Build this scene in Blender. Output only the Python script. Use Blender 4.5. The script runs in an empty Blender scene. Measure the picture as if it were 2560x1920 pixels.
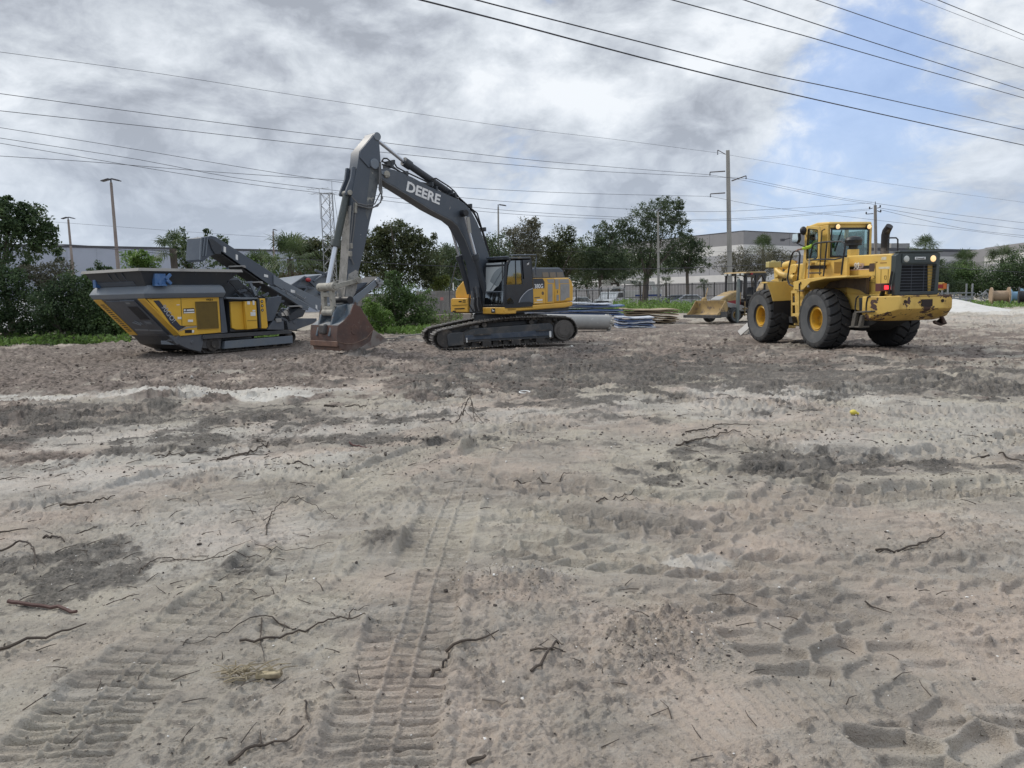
import bpy, bmesh, math, random
import numpy as np
from mathutils import Vector, Matrix, noise as mnoise
R_ = math.radians
scn = bpy.context.scene
col = scn.collection

# ------------------------------------------------------------------ camera
FPX = 1923.0; PITCH = R_(6.67); ROLL = .02; EYE = 1.87
_f = Vector((0, math.cos(PITCH), -math.sin(PITCH))); _r0 = Vector((1, 0, 0)); _u0 = Vector((0, math.sin(PITCH), math.cos(PITCH)))
_r = math.cos(ROLL)*_r0 - math.sin(ROLL)*_u0; _u = math.cos(ROLL)*_u0 + math.sin(ROLL)*_r0
CAM = Vector((0, 0, EYE))
cam = bpy.data.cameras.new('camera'); cam.sensor_width = 36.0; cam.lens = FPX/2560*36; cam.clip_end = 5000; cam.clip_start = .05
camo = bpy.data.objects.new('camera', cam); col.objects.link(camo)
m = Matrix((( _r.x, _u.x, -_f.x, CAM.x), (_r.y, _u.y, -_f.y, CAM.y), (_r.z, _u.z, -_f.z, CAM.z), (0, 0, 0, 1)))
camo.matrix_world = m
scn.camera = camo
scn.view_settings.view_transform = 'Standard'; scn.view_settings.look = 'None'
scn.view_settings.exposure = 0.48; scn.view_settings.gamma = 1.0
scn.cycles.max_bounces = 6; scn.cycles.transparent_max_bounces = 12
scn.cycles.use_denoising = True

# ------------------------------------------------------------------ sky
SUN_EL = R_(44); SUN_AZ = R_(-58)      # azimuth measured from +Y towards +X
SUND = Vector((math.sin(SUN_AZ)*math.cos(SUN_EL), math.cos(SUN_AZ)*math.cos(SUN_EL), math.sin(SUN_EL)))
def ray(x, y): return _f + _r*((x-1280)/FPX) + _u*((960-y)/FPX)

class NT:
    """small node-tree builder"""
    def __init__(s, nt): s.nt = nt; s.n = nt.nodes; s.l = nt.links
    def node(s, t, **k):
        n = s.n.new(t)
        for a, b in k.items(): setattr(n, a, b)
        return n
    def put(s, sock, v):
        if isinstance(v, bpy.types.NodeSocket): s.l.new(v, sock)
        elif v is not None:
            try: sock.default_value = v
            except Exception: sock.default_value = (*v, 1.0)
    def math(s, op, a, b=None, c=None, clamp=False):
        n = s.node('ShaderNodeMath', operation=op, use_clamp=clamp)
        s.put(n.inputs[0], a); s.put(n.inputs[1], b); s.put(n.inputs[2], c)
        return n.outputs[0]
    def vmath(s, op, a, b=None, out=0):
        n = s.node('ShaderNodeVectorMath', operation=op)
        s.put(n.inputs[0], a); s.put(n.inputs[1], b)
        return n.outputs[out]
    def mix(s, fac, a, b, typ='RGBA', blend='MIX'):
        n = s.node('ShaderNodeMix', data_type=typ)
        if typ == 'RGBA':
            n.blend_type = blend
            s.put(n.inputs[0], fac); s.put(n.inputs[6], a); s.put(n.inputs[7], b); return n.outputs[2]
        s.put(n.inputs[0], fac); s.put(n.inputs[2], a); s.put(n.inputs[3], b); return n.outputs[0]
    def noise(s, vec, scale, detail=4, rough=.5, dist=0, w=None):
        n = s.node('ShaderNodeTexNoise')
        s.put(n.inputs['Vector'], vec); n.inputs['Scale'].default_value = scale
        n.inputs['Detail'].default_value = detail; n.inputs['Roughness'].default_value = rough; n.inputs['Distortion'].default_value = dist
        return n.outputs[0]
    def ramp(s, v, lo, hi, a=0., b=1., smooth=True):
        n = s.node('ShaderNodeMapRange'); n.interpolation_type = 'SMOOTHSTEP' if smooth else 'LINEAR'
        s.put(n.inputs[0], v); n.inputs[1].default_value = lo; n.inputs[2].default_value = hi
        n.inputs[3].default_value = a; n.inputs[4].default_value = b
        return n.outputs[0]
    def cramp(s, v, stops):
        n = s.node('ShaderNodeValToRGB'); s.put(n.inputs[0], v); e = n.color_ramp.elements
        while len(e) < len(stops): e.new(.5)
        for k, (p, c) in enumerate(stops): e[k].position = p; e[k].color = (*c, 1)
        return n.outputs[0]

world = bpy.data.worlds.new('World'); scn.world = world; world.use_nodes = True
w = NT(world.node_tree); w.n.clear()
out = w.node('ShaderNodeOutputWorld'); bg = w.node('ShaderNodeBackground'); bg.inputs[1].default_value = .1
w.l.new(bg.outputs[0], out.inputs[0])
skyt = w.node('ShaderNodeTexSky', sky_type='NISHITA', sun_disc=False, sun_elevation=SUN_EL, sun_rotation=SUN_AZ, altitude=0)
skyt.air_density = 1.0; skyt.dust_density = .6; skyt.ozone_density = 2.2
tc = w.node('ShaderNodeTexCoord'); D = w.vmath('NORMALIZE', tc.outputs['Generated'])
sep = w.node('ShaderNodeSeparateXYZ'); w.l.new(D, sep.inputs[0])
zc = w.math('MAXIMUM', sep.outputs[2], 0.0)
den = w.math('ADD', zc, .26)
cmb = w.node('ShaderNodeCombineXYZ')
w.l.new(w.math('DIVIDE', sep.outputs[0], den), cmb.inputs[0]); w.l.new(w.math('DIVIDE', sep.outputs[1], den), cmb.inputs[1])
Pc = cmb.outputs[0]                                   # the cloud deck seen as a flat layer
def lobe(px, py, deg_in, deg_out):
    d = ray(px, py).normalized()
    return w.ramp(w.vmath('DOT_PRODUCT', D, d, 1), math.cos(R_(deg_out)), math.cos(R_(deg_in)))
def lobes(L_):
    r = None
    for x, y, a, b, k in L_:
        v = w.math('MULTIPLY', lobe(x, y, a, b), k); r = v if r is None else w.math('ADD', r, v)
    return r
warp = w.node('ShaderNodeTexNoise'); w.l.new(Pc, warp.inputs['Vector']); warp.inputs['Scale'].default_value = 1.7; warp.inputs['Detail'].default_value = 3
Pw = w.vmath('ADD', Pc, w.vmath('MULTIPLY', w.vmath('SUBTRACT', warp.outputs['Color'], (.5, .5, .5)), (.55, .55, .55)))
Dv = w.vmath('ADD', D, w.vmath('MULTIPLY', w.vmath('SUBTRACT', warp.outputs['Color'], (.5, .5, .5)), (.10, .10, .10)))
nbig = w.noise(Pw, 1.5, 8, .52)
nmed = w.noise(w.vmath('MULTIPLY', Dv, (1, 1, 1.7)), 6.5, 10, .6)      # rounded heaps
nfin = w.noise(w.vmath('MULTIPLY', Dv, (1, 1, 1.5)), 17, 8, .64)
nmed2 = w.noise(w.vmath('ADD', w.vmath('MULTIPLY', Dv, (1, 1, 1.7)), (.012, 0, .045)), 6.5, 10, .6)      # the same heaps a step towards the light: lit tops, grey undersides
relief = w.math('SUBTRACT', nmed, nmed2)
nn = w.math('ADD', w.math('MULTIPLY', nbig, .36), w.math('ADD', w.math('MULTIPLY', nmed, .44), w.math('MULTIPLY', nfin, .20)))
# brightness of the clouds: grey bellies, white torn edges
belly = lobes([(560, 170, 3, 19, .062), (1690, 285, 1, 8, .085), (330, 440, 1, 8, .035), (700, 450, 1, 8, .04), (1320, 60, 1, 6, .02), (100, 130, 2, 10, .02)])
white = lobes([(1280, 170, 1, 6, .035), (1480, 170, 1, 7, .045), (1900, 70, 2, 9, .07), (1000, 90, 2, 9, .04), (60, 330, 1, 7, .05), (620, 320, 1, 8, .05), (1560, 300, 1, 4, .05), (900, 330, 1, 6, .04), (200, 20, 2, 8, .02), (1800, 170, 1, 5, .07), (450, 250, 1, 5, .03), (40, 470, 1, 5, .05)])
val = w.math('SUBTRACT', w.math('ADD', w.math('ADD', nn, w.math('MULTIPLY', relief, .28)), white), belly)
cloud = w.cramp(w.ramp(val, .385, .63, smooth=False), [(0, (.285, .31, .355)), (.25, (.37, .40, .45)), (.5, (.465, .50, .545)), (.75, (.56, .595, .64)), (1, (.65, .68, .715))])
# the blue gap on the right, and thin veil over it
gap = lobes([(2080, 330, 2, 9, .24), (2200, 200, 2, 9, .13), (2130, 100, 1, 5, .08), (2380, 120, 2, 8, .05), (1830, 560, 1, 9, .20), (2300, 480, 3, 12, .13), (1050, 560, 1, 7, .08), (500, 60, 8, 24, -.5), (1640, 250, 3, 11, -.5), (1880, 120, 1, 7, -.22), (2420, 300, 2, 7, -.16), (2120, 430, 1, 5, -.05)])
cover = w.ramp(w.math('SUBTRACT', w.math('ADD', w.math('MULTIPLY', w.math('SUBTRACT', nmed, .5), 1.25), w.math('MULTIPLY', w.math('SUBTRACT', nfin, .5), 1.0)), gap), -.44, .06)
cover = w.math('ADD', w.math('MULTIPLY', cover, .74), .26)
blue = w.mix(.55, w.vmath('MULTIPLY', skyt.outputs[0], (.10, .10, .10)), (.30, .44, .78))
skyc = w.mix(cover, blue, cloud)
# pale air low over the horizon
low = w.ramp(sep.outputs[2], .26, .0)
skyc = w.mix(w.math('MULTIPLY', low, .45), skyc, (.42, .50, .62))
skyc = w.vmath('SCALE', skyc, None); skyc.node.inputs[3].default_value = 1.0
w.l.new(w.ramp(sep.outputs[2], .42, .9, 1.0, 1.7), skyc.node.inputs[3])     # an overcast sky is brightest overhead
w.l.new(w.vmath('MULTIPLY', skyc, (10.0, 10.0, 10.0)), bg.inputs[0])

# ------------------------------------------------------------------ sun (behind the clouds, so soft)
sl = bpy.data.lights.new('sun', 'SUN'); sl.energy = 1.5; sl.angle = R_(10); sl.color = (1, .93, .83)
so = bpy.data.objects.new('sun', sl); col.objects.link(so)
so.rotation_euler = SUND.to_track_quat('Z', 'Y').to_euler()

# ------------------------------------------------------------------ helpers
def gpx(x, y, z=0.0):
    """point of the ground seen at photograph pixel x, y"""
    d = ray(x, y); return CAM + d*((z-EYE)/d.z)
def at(x, y, Y):
    d = ray(x, y); return CAM + d*(Y/d.y)
def zoomer(x0, y0, k): return lambda x, y: (x0+x/k, y0+y/k)

class Frame:
    """local axes of a machine: u along it, v across it, z up"""
    def __init__(s, O, yaw, pitch=0.0):
        s.M = Matrix.Translation(Vector(O)) @ Matrix.Rotation(yaw, 4, 'Z') @ Matrix.Rotation(-pitch, 4, 'Y')
        s.I = s.M.inverted()
    def on(s, px, py, k, val):
        o = s.I @ CAM; d = s.I.to_3x3() @ ray(px, py)
        return o + d*((val-o[k])/d[k])
    def uz(s, pts, v, z=None):
        r = []
        for p in pts:
            q = z(*p) if z else p
            a = s.on(q[0], q[1], 1, v); r.append((a.x, a.z))
        return r
    def vz(s, pts, u, z=None):
        r = []
        for p in pts:
            q = z(*p) if z else p
            a = s.on(q[0], q[1], 0, u); r.append((a.y, a.z))
        return r

class MB:
    """collects shapes into one mesh"""
    def __init__(s): s.v = []; s.f = []
    def add(s, vs, fs):
        o = len(s.v); s.v.extend([tuple(p) for p in vs]); s.f.extend([tuple(i+o for i in q) for q in fs]); return s
    def box(s, c, d, R=None):
        x, y, z = d[0]/2, d[1]/2, d[2]/2; c = Vector(c)
        p = [Vector((a, b, e)) for a in (-x, x) for b in (-y, y) for e in (-z, z)]
        if R is not None: p = [R @ q for q in p]
        return s.add([c+q for q in p], [(0, 1, 3, 2), (4, 6, 7, 5), (0, 4, 5, 1), (2, 3, 7, 6), (0, 2, 6, 4), (1, 5, 7, 3)])
    def span(s, a, b):
        return s.box([(a[i]+b[i])/2 for i in range(3)], [abs(b[i]-a[i]) for i in range(3)])
    def bar(s, p, q, w, h, up=(0, 0, 1)):
        p, q = Vector(p), Vector(q); d = q-p; L = d.length
        if L < 1e-6: return s
        x = d/L; y = Vector(up).cross(x)
        if y.length < 1e-4: y = Vector((1, 0, 0)).cross(x)
        y.normalize(); z = x.cross(y)
        R = Matrix((x, y, z)).transposed()
        return s.box((p+q)/2, (L, w, h), R)
    def prism(s, poly, a, b, ax='v', poly2=None):
        """poly of 2-d points pushed from a to b across axis ax"""
        def mk(t, c): return {'v': (t[0], c, t[1]), 'u': (c, t[0], t[1]), 'z': (t[0], t[1], c)}[ax]
        n = len(poly); P2 = poly2 or poly
        vs = [mk(t, a) for t in poly] + [mk(t, b) for t in P2]
        fs = [tuple(range(n)), tuple(range(2*n-1, n-1, -1))] + [(i, n+i, n+(i+1) % n, (i+1) % n) for i in range(n)]
        return s.add(vs, fs)
    def tube(s, pts, r, n=8, caps=True, closed=False):
        pts = [Vector(p) for p in pts]; m_ = len(pts); vs = []; fs = []; ref = None
        for i, p in enumerate(pts):
            if closed: t = pts[(i+1) % m_]-pts[i-1]
            else: t = pts[min(i+1, m_-1)]-pts[max(i-1, 0)]
            if t.length < 1e-9: t = Vector((0, 0, 1))
            t.normalize()
            if ref is None:
                ref = Vector((0, 0, 1)) if abs(t.z) < .9 else Vector((1, 0, 0))
            x = ref - t*ref.dot(t)
            if x.length < 1e-5: x = t.orthogonal()
            x.normalize(); y = t.cross(x); ref = x
            rr = r[i] if isinstance(r, (list, tuple)) else r
            for k in range(n):
                a = 2*math.pi*k/n; vs.append(p + x*(rr*math.cos(a)) + y*(rr*math.sin(a)))
        for i in range(m_ if closed else m_-1):
            j = (i+1) % m_
            for k in range(n):
                k2 = (k+1) % n; fs.append((i*n+k, i*n+k2, j*n+k2, j*n+k))
        if caps and not closed:
            fs.append(tuple(range(n-1, -1, -1))); fs.append(tuple((m_-1)*n+k for k in range(n)))
        return s.add(vs, fs)
    def cyl(s, p, q, r, n=20, r2=None): return s.tube([p, q], [r, r if r2 is None else r2], n)
    def lathe(s, prof, o, ax, n=32, closed=False, caps=True):
        """prof of (radius, height) turned about axis ax through o"""
        ax = Vector(ax).normalized(); x = ax.orthogonal().normalized(); y = ax.cross(x); o = Vector(o); vs = []; fs = []; m_ = len(prof)
        for r, h in prof:
            for k in range(n):
                a = 2*math.pi*k/n; vs.append(o+ax*h+x*(r*math.cos(a))+y*(r*math.sin(a)))
        for i in range(m_ if closed else m_-1):
            j = (i+1) % m_
            for k in range(n):
                k2 = (k+1) % n; fs.append((i*n+k, i*n+k2, j*n+k2, j*n+k))
        if not closed and caps:
            if prof[0][0] > 1e-6: fs.append(tuple(range(n-1, -1, -1)))
            if prof[-1][0] > 1e-6: fs.append(tuple((m_-1)*n+k for k in range(n)))
        return s.add(vs, fs)
    def ball(s, c, r, n=12, sc=(1, 1, 1)):
        c = Vector(c); vs = [c+Vector((0, 0, -r*sc[2]))]; fs = []; h = n//2
        for i in range(1, h):
            a = -math.pi/2+math.pi*i/h
            for k in range(n):
                b = 2*math.pi*k/n; vs.append(c+Vector((r*sc[0]*math.cos(a)*math.cos(b), r*sc[1]*math.cos(a)*math.sin(b), r*sc[2]*math.sin(a))))
        vs.append(c+Vector((0, 0, r*sc[2]))); T = len(vs)-1
        for k in range(n):
            k2 = (k+1) % n; fs.append((0, 1+k2, 1+k)); fs.append((T, 1+(h-2)*n+k, 1+(h-2)*n+k2))
            for i in range(h-2): fs.append((1+i*n+k, 1+i*n+k2, 1+(i+1)*n+k2, 1+(i+1)*n+k))
        return s.add(vs, fs)
    def loft(s, rings, caps=True, closed=True):
        n = len(rings[0]); vs = [p for r in rings for p in r]; fs = []
        for i in range(len(rings)-1):
            for k in range(n if closed else n-1):
                k2 = (k+1) % n; fs.append((i*n+k, i*n+k2, (i+1)*n+k2, (i+1)*n+k))
        if caps: fs.append(tuple(range(n-1, -1, -1))); fs.append(tuple((len(rings)-1)*n+k for k in range(n)))
        return s.add(vs, fs)
    def islands(s):
        par = list(range(len(s.v)))
        def fd(i):
            while par[i] != i: par[i] = par[par[i]]; i = par[i]
            return i
        for f in s.f:
            a = fd(f[0])
            for i in f[1:]:
                b = fd(i)
                if b != a: par[b] = a
        grp = {}
        for f in s.f: grp.setdefault(fd(f[0]), []).append(f)
        r = []
        for fs in grp.values():
            m_ = {}; b = MB()
            for f in fs:
                for i in f:
                    if i not in m_: m_[i] = len(b.v); b.v.append(s.v[i])
                b.f.append(tuple(m_[i] for i in f))
            r.append(b)
        return r
    def each(s, name, material, parent=None, frame=None, **k):
        return [b.build(name, material, parent, frame, **k) for b in s.islands()]
    def build(s, name, material, parent=None, frame=None, bevel=0, smooth=False, label=None, seg=2, angle=35):
        me = bpy.data.meshes.new(name); me.from_pydata([tuple(p) for p in s.v], [], s.f); me.validate()
        bm = bmesh.new(); bm.from_mesh(me); bmesh.ops.recalc_face_normals(bm, faces=bm.faces); bm.to_mesh(me); bm.free()
        for mm in (material if isinstance(material, (list, tuple)) else [material]): me.materials.append(mm)
        o = bpy.data.objects.new(name, me); col.objects.link(o)
        if parent is not None: o.parent = parent
        if frame is not None:
            o.matrix_basis = (ROOTM[parent].inverted() @ frame.M) if parent is not None else frame.M
        if smooth: me.shade_smooth(); me.set_sharp_from_angle(angle=R_(angle))
        if bevel:
            b = o.modifiers.new('bevel', 'BEVEL'); b.width = bevel; b.segments = seg; b.limit_method = 'ANGLE'; b.angle_limit = R_(38)
            me.shade_smooth(); me.set_sharp_from_angle(angle=R_(50))
        if label: o['label'] = label
        return o
ROOTM = {}
def tag(o, label, cat, group=None, kind=None):
    o['label'] = label
    if cat: o['category'] = cat
    if group: o['group'] = group
    if kind: o['kind'] = kind
    return o
def thing(name, label, cat, frame=None, loc=None, group=None, yaw=0):
    o = bpy.data.objects.new(name, None); o.empty_display_size = .3; col.objects.link(o)
    M = frame.M.copy() if frame else Matrix.Translation(Vector(loc)) @ Matrix.Rotation(yaw, 4, 'Z')
    o.matrix_world = M; ROOTM[o] = M
    return tag(o, label, cat, group)
def copy_tree(o, M=None):
    c = o.copy(); col.objects.link(c)
    if M is not None: c.matrix_world = M
    for ch in o.children:
        d = ch.copy(); col.objects.link(d); d.parent = c
        for g in ch.children:
            e = g.copy(); col.objects.link(e); e.parent = d
    return c
def text_mb(txt, size, spacing=1.0, weight=0.0, shear=0.0):
    """outline letters as flat polygons: returns (verts, faces, width) in the xy plane"""
    c = bpy.data.curves.new('lettering', 'FONT'); c.body = txt; c.size = size; c.space_character = spacing; c.offset = weight; c.shear = shear
    c.align_x = 'CENTER'; c.align_y = 'CENTER'; c.resolution_u = 3; c.extrude = .004
    o = bpy.data.objects.new('lettering', c); col.objects.link(o)
    dg = bpy.context.evaluated_depsgraph_get(); me = bpy.data.meshes.new_from_object(o.evaluated_get(dg))
    vs = [v.co.copy() for v in me.vertices]; fs = [tuple(p.vertices) for p in me.polygons]
    bpy.data.objects.remove(o); bpy.data.meshes.remove(me); bpy.data.curves.remove(c)
    return vs, fs
def lettering(txt, O, xd, yd, size, material, parent, frame=None, sx=1.0, **k):
    vs, fs = text_mb(txt, size, **k); O, xd, yd = Vector(O), Vector(xd).normalized(), Vector(yd).normalized(); nd = xd.cross(yd)
    b = MB(); b.add([O+xd*(p.x*sx)+yd*p.y+nd*p.z for p in vs], fs)
    return b.build('lettering', material, parent, frame)
# ------------------------------------------------------------------ materials
def pm(name, c, rough=.55, metal=0.0, c2=None, s2=2.0, lo=.45, hi=.7, c3=None, s3=9.0, lo3=.6, hi3=.66, bump=0.0, bs=40.0, stretch=None, spec=.5, emit=None, coat=0, dust=None, dlo=-.2, dhi=1.0, damt=.6):
    """painted or raw surface with two noise-driven wear colours, optional dust that settles low on the thing"""
    mt = bpy.data.materials.new(name); mt.use_nodes = True; t = NT(mt.node_tree); b = t.n['Principled BSDF']
    co = t.node('ShaderNodeTexCoord').outputs['Object']
    if stretch: co = t.vmath('MULTIPLY', co, stretch)
    cc = (*c, 1)
    if c2: cc = t.mix(t.ramp(t.noise(co, s2, 6, .6), lo, hi), cc, (*c2, 1))
    rg = rough
    if dust:
        sp = t.node('ShaderNodeSeparateXYZ'); t.l.new(t.node('ShaderNodeTexCoord').outputs['Object'], sp.inputs[0])
        dz = t.math('ADD', sp.outputs[2], t.math('MULTIPLY', t.math('SUBTRACT', t.noise(co, 3, 5, .65), .5), 1.6))
        cc = t.mix(t.math('MULTIPLY', t.ramp(dz, dhi, dlo), damt), cc, (*dust, 1))
    if c3:
        f3 = t.ramp(t.noise(co, s3, 5, .62), lo3, hi3)
        cc = t.mix(f3, cc, (*c3, 1)); rg = t.mix(f3, rough, min(1, rough+.3), 'FLOAT')
    t.put(b.inputs['Base Color'], cc); t.put(b.inputs['Roughness'], rg); b.inputs['Metallic'].default_value = metal
    b.inputs['Specular IOR Level'].default_value = spec
    if coat: b.inputs['Coat Weight'].default_value = coat
    if bump:
        bn = t.node('ShaderNodeBump'); bn.inputs['Strength'].default_value = bump; bn.inputs['Distance'].default_value = .02
        t.l.new(t.noise(co, bs, 5, .6), bn.inputs['Height']); t.l.new(bn.outputs[0], b.inputs['Normal'])
    if emit:
        b.inputs['Emission Color'].default_value = (*emit[0], 1); b.inputs['Emission Strength'].default_value = emit[1]
    return mt
def leafm(name, cs, trans=.38, rough=.5):
    mt = bpy.data.materials.new(name); mt.use_nodes = True; t = NT(mt.node_tree); b = t.n['Principled BSDF']
    rnd = t.node('ShaderNodeNewGeometry').outputs['Random Per Island']
    co = t.node('ShaderNodeTexCoord').outputs['Object']
    v = t.math('ADD', t.math('MULTIPLY', rnd, .55), t.math('MULTIPLY', t.ramp(t.noise(co, .55, 3), .3, .7), .45))
    cc = t.cramp(v, [(k/(len(cs)-1), tuple(min(1, x*1.12) for x in c)) for k, c in enumerate(cs)])
    t.put(b.inputs['Base Color'], cc); b.inputs['Roughness'].default_value = rough; b.inputs['Specular IOR Level'].default_value = .25
    tr = t.node('ShaderNodeBsdfTranslucent'); t.put(tr.inputs[0], cc)
    mx = t.node('ShaderNodeMixShader'); mx.inputs[0].default_value = trans
    t.l.new(b.outputs[0], mx.inputs[1]); t.l.new(tr.outputs[0], mx.inputs[2]); t.l.new(mx.outputs[0], t.n['Material Output'].inputs[0])
    return mt
def glassm(name, tint, rough=.03, alpha=.5):
    mt = bpy.data.materials.new(name); mt.use_nodes = True; t = NT(mt.node_tree); t.n.remove(t.n['Principled BSDF'])
    g = t.node('ShaderNodeBsdfGlossy'); g.inputs['Roughness'].default_value = rough; g.inputs[0].default_value = (.9, .95, .95, 1)
    tr = t.node('ShaderNodeBsdfTransparent'); tr.inputs[0].default_value = (*tint, 1)
    fr = t.node('ShaderNodeFresnel'); fr.inputs[0].default_value = 1.5
    mx = t.node('ShaderNodeMixShader'); t.l.new(t.math('ADD', t.math('MULTIPLY', fr.outputs[0], .8), alpha), mx.inputs[0])
    t.l.new(tr.outputs[0], mx.inputs[1]); t.l.new(g.outputs[0], mx.inputs[2]); t.l.new(mx.outputs[0], t.n['Material Output'].inputs[0])
    return mt

SAND = (.36, .315, .27)
YEL = pm('machine yellow', (.70, .40, .06), .42, c2=(.60, .345, .065), s2=1.2, c3=(.33, .21, .08), s3=14, lo3=.66, hi3=.78, dust=(.38, .30, .2), dlo=.2, dhi=1.6, damt=.35)
YEL2 = pm('loader yellow', (.69, .465, .115), .45, c2=(.60, .40, .115), s2=1.5, c3=(.36, .235, .075), s3=11, lo3=.66, hi3=.8, dust=(.36, .29, .19), dlo=.3, dhi=1.8, damt=.3)
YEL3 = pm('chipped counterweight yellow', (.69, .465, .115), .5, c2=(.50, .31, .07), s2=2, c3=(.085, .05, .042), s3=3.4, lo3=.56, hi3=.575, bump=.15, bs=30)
YELR = pm('crusher yellow', (.74, .44, .05), .4, c2=(.65, .385, .055), s2=1.3, c3=(.36, .24, .08), s3=16, lo3=.68, hi3=.8)
YELB = pm('faded backhoe yellow', (.37, .255, .105), .6, c2=(.25, .18, .095), s2=2, c3=(.17, .125, .085), s3=4, lo3=.53, hi3=.68)
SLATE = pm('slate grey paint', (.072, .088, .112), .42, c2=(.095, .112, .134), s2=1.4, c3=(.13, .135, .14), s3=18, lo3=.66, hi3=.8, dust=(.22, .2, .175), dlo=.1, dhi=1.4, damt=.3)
SLATEL = pm('slate grey paint, sunned and dusty', (.155, .18, .21), .45, c2=(.17, .19, .21), s2=1.5, c3=(.26, .26, .25), s3=10, lo3=.6, hi3=.8)  # lighter copy of the slate: sunlight put into the colour, with dust spots
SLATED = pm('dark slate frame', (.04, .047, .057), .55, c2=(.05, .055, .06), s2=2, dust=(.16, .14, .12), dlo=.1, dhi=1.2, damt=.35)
STICKM = pm('boom grey paint with mud', (.068, .082, .102), .42, c2=(.088, .10, .118), s2=1.2, c3=(.30, .29, .27), s3=5, lo3=.67, hi3=.74)
MUDM = pm('mud caked steel', (.33, .32, .30), .85, c2=(.22, .215, .20), s2=3, lo=.4, hi=.65, c3=(.07, .075, .08), s3=12, lo3=.60, hi3=.68, bump=.3, bs=25)
BONE = pm('dust covered linkage', (.34, .325, .28), .7, c2=(.2, .19, .165), s2=4, c3=(.05, .05, .05), s3=7, lo3=.58, hi3=.68, bump=.15, bs=30)
BUCK = pm('rusty bucket steel', (.115, .062, .048), .55, .1, c2=(.075, .05, .045), s2=1.8, c3=(.18, .135, .11), s3=7, lo3=.58, hi3=.75, bump=.15, bs=22, dust=(.30, .26, .22), dlo=-.2, dhi=.75, damt=.5)
BUCKB = pm('scuffed blue grey bucket paint', (.075, .10, .125), .5, c2=(.15, .17, .18), s2=3, lo=.45, hi=.65, c3=(.12, .075, .055), s3=5, lo3=.56, hi3=.68, bump=.1, bs=22)
CHROME = pm('chrome rod', (.62, .65, .70), .32, .75)
BLACK = pm('black steel', (.014, .015, .018), .5, c2=(.03, .03, .03), s2=3)
RUBBER = pm('black rubber hose', (.016, .016, .018), .6)
HOSED = pm('dusty hose', (.14, .14, .14), .7)
TYRE = pm('tyre rubber', (.031, .032, .034), .8, c2=(.046, .045, .044), s2=3, c3=(.12, .105, .09), s3=9, lo3=.60, hi3=.8, bump=.15, bs=40)
TYREW = pm('dusty tyre wall', (.082, .086, .09), .85, c2=(.115, .115, .112), s2=3, bump=.1, bs=30)
TRACKM = pm('worn track steel', (.055, .05, .046), .65, .2, c2=(.15, .13, .11), s2=4, bump=.2, bs=30)
TRACKW = pm('polished grouser', (.30, .29, .28), .45, .5, c2=(.17, .155, .14), s2=6)
MESHB = pm('air intake mesh', (.17, .12, .035), .7, c2=(.10, .075, .03), s2=3)
GREYP = pm('grey vent panel', (.30, .295, .285), .5, c2=(.25, .245, .235), s2=3)
WHITE = pm('white paint', (.78, .78, .76), .45, c2=(.68, .68, .65), s2=2)
DECALW = pm('white lettering', (.78, .78, .77), .5, c2=(.66, .66, .66), s2=8)
DECALG = pm('pale grey lettering', (.42, .43, .46), .5)
DECALB = pm('black decal', (.012, .012, .014), .4)
REDL = pm('red lens', (.30, .01, .012), .2)
REDON = pm('lit red lens', (.4, .01, .01), .2, emit=((1, .03, .05), 1.3))
AMBER = pm('amber lens', (.55, .13, .01), .2)
LAMPON = pm('lit lamp', (.9, .7, .4), .2, emit=((1, .62, .28), .55))
LAMPOFF = pm('lamp glass', (.55, .56, .52), .1)
GLASS = glassm('cab glass', (.55, .68, .66), .03, .07)
GLASSD = glassm('dark cab glass', (.13, .16, .17), .05, .2)
PLASTIC = pm('grey radiator shroud', (.042, .054, .054), .5, c2=(.06, .072, .07), s2=1.5)
CONC = pm('concrete', (.36, .345, .31), .85, c2=(.27, .26, .235), s2=1.2, c3=(.45, .43, .4), s3=5, lo3=.6, hi3=.75, bump=.2, bs=18)
CONCP = pm('pole concrete', (.33, .315, .285), .85, c2=(.25, .24, .215), s2=.6, stretch=(3, 3, .5), bump=.1, bs=12)
WOODG = pm('weathered wood', (.17, .16, .15), .9, c2=(.24, .225, .205), s2=3, stretch=(6, 6, .4), bump=.2, bs=20)
WOODB = pm('plywood', (.34, .26, .17), .85, c2=(.22, .17, .115), s2=2, c3=(.44, .38, .3), s3=5)
BLUEP = pm('blue form panel', (.10, .155, .30), .5, c2=(.17, .22, .33), s2=1.2, c3=(.5, .52, .53), s3=5, lo3=.62, hi3=.75)
STEELG = pm('galvanised steel', (.30, .31, .32), .5, .4, c2=(.22, .225, .23), s2=4)
FENCEB = pm('black fence paint', (.012, .012, .014), .5)
BARK = pm('bark', (.13, .11, .092), .95, c2=(.075, .062, .052), s2=3, stretch=(3, 3, .6), bump=.5, bs=14)
TWIG = pm('dead twig', (.075, .058, .045), .9, c2=(.035, .028, .024), s2=8, bump=.3, bs=60)
STRAW = pm('dry palm fibre', (.30, .25, .165), .8, c2=(.16, .13, .09), s2=9)

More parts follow.
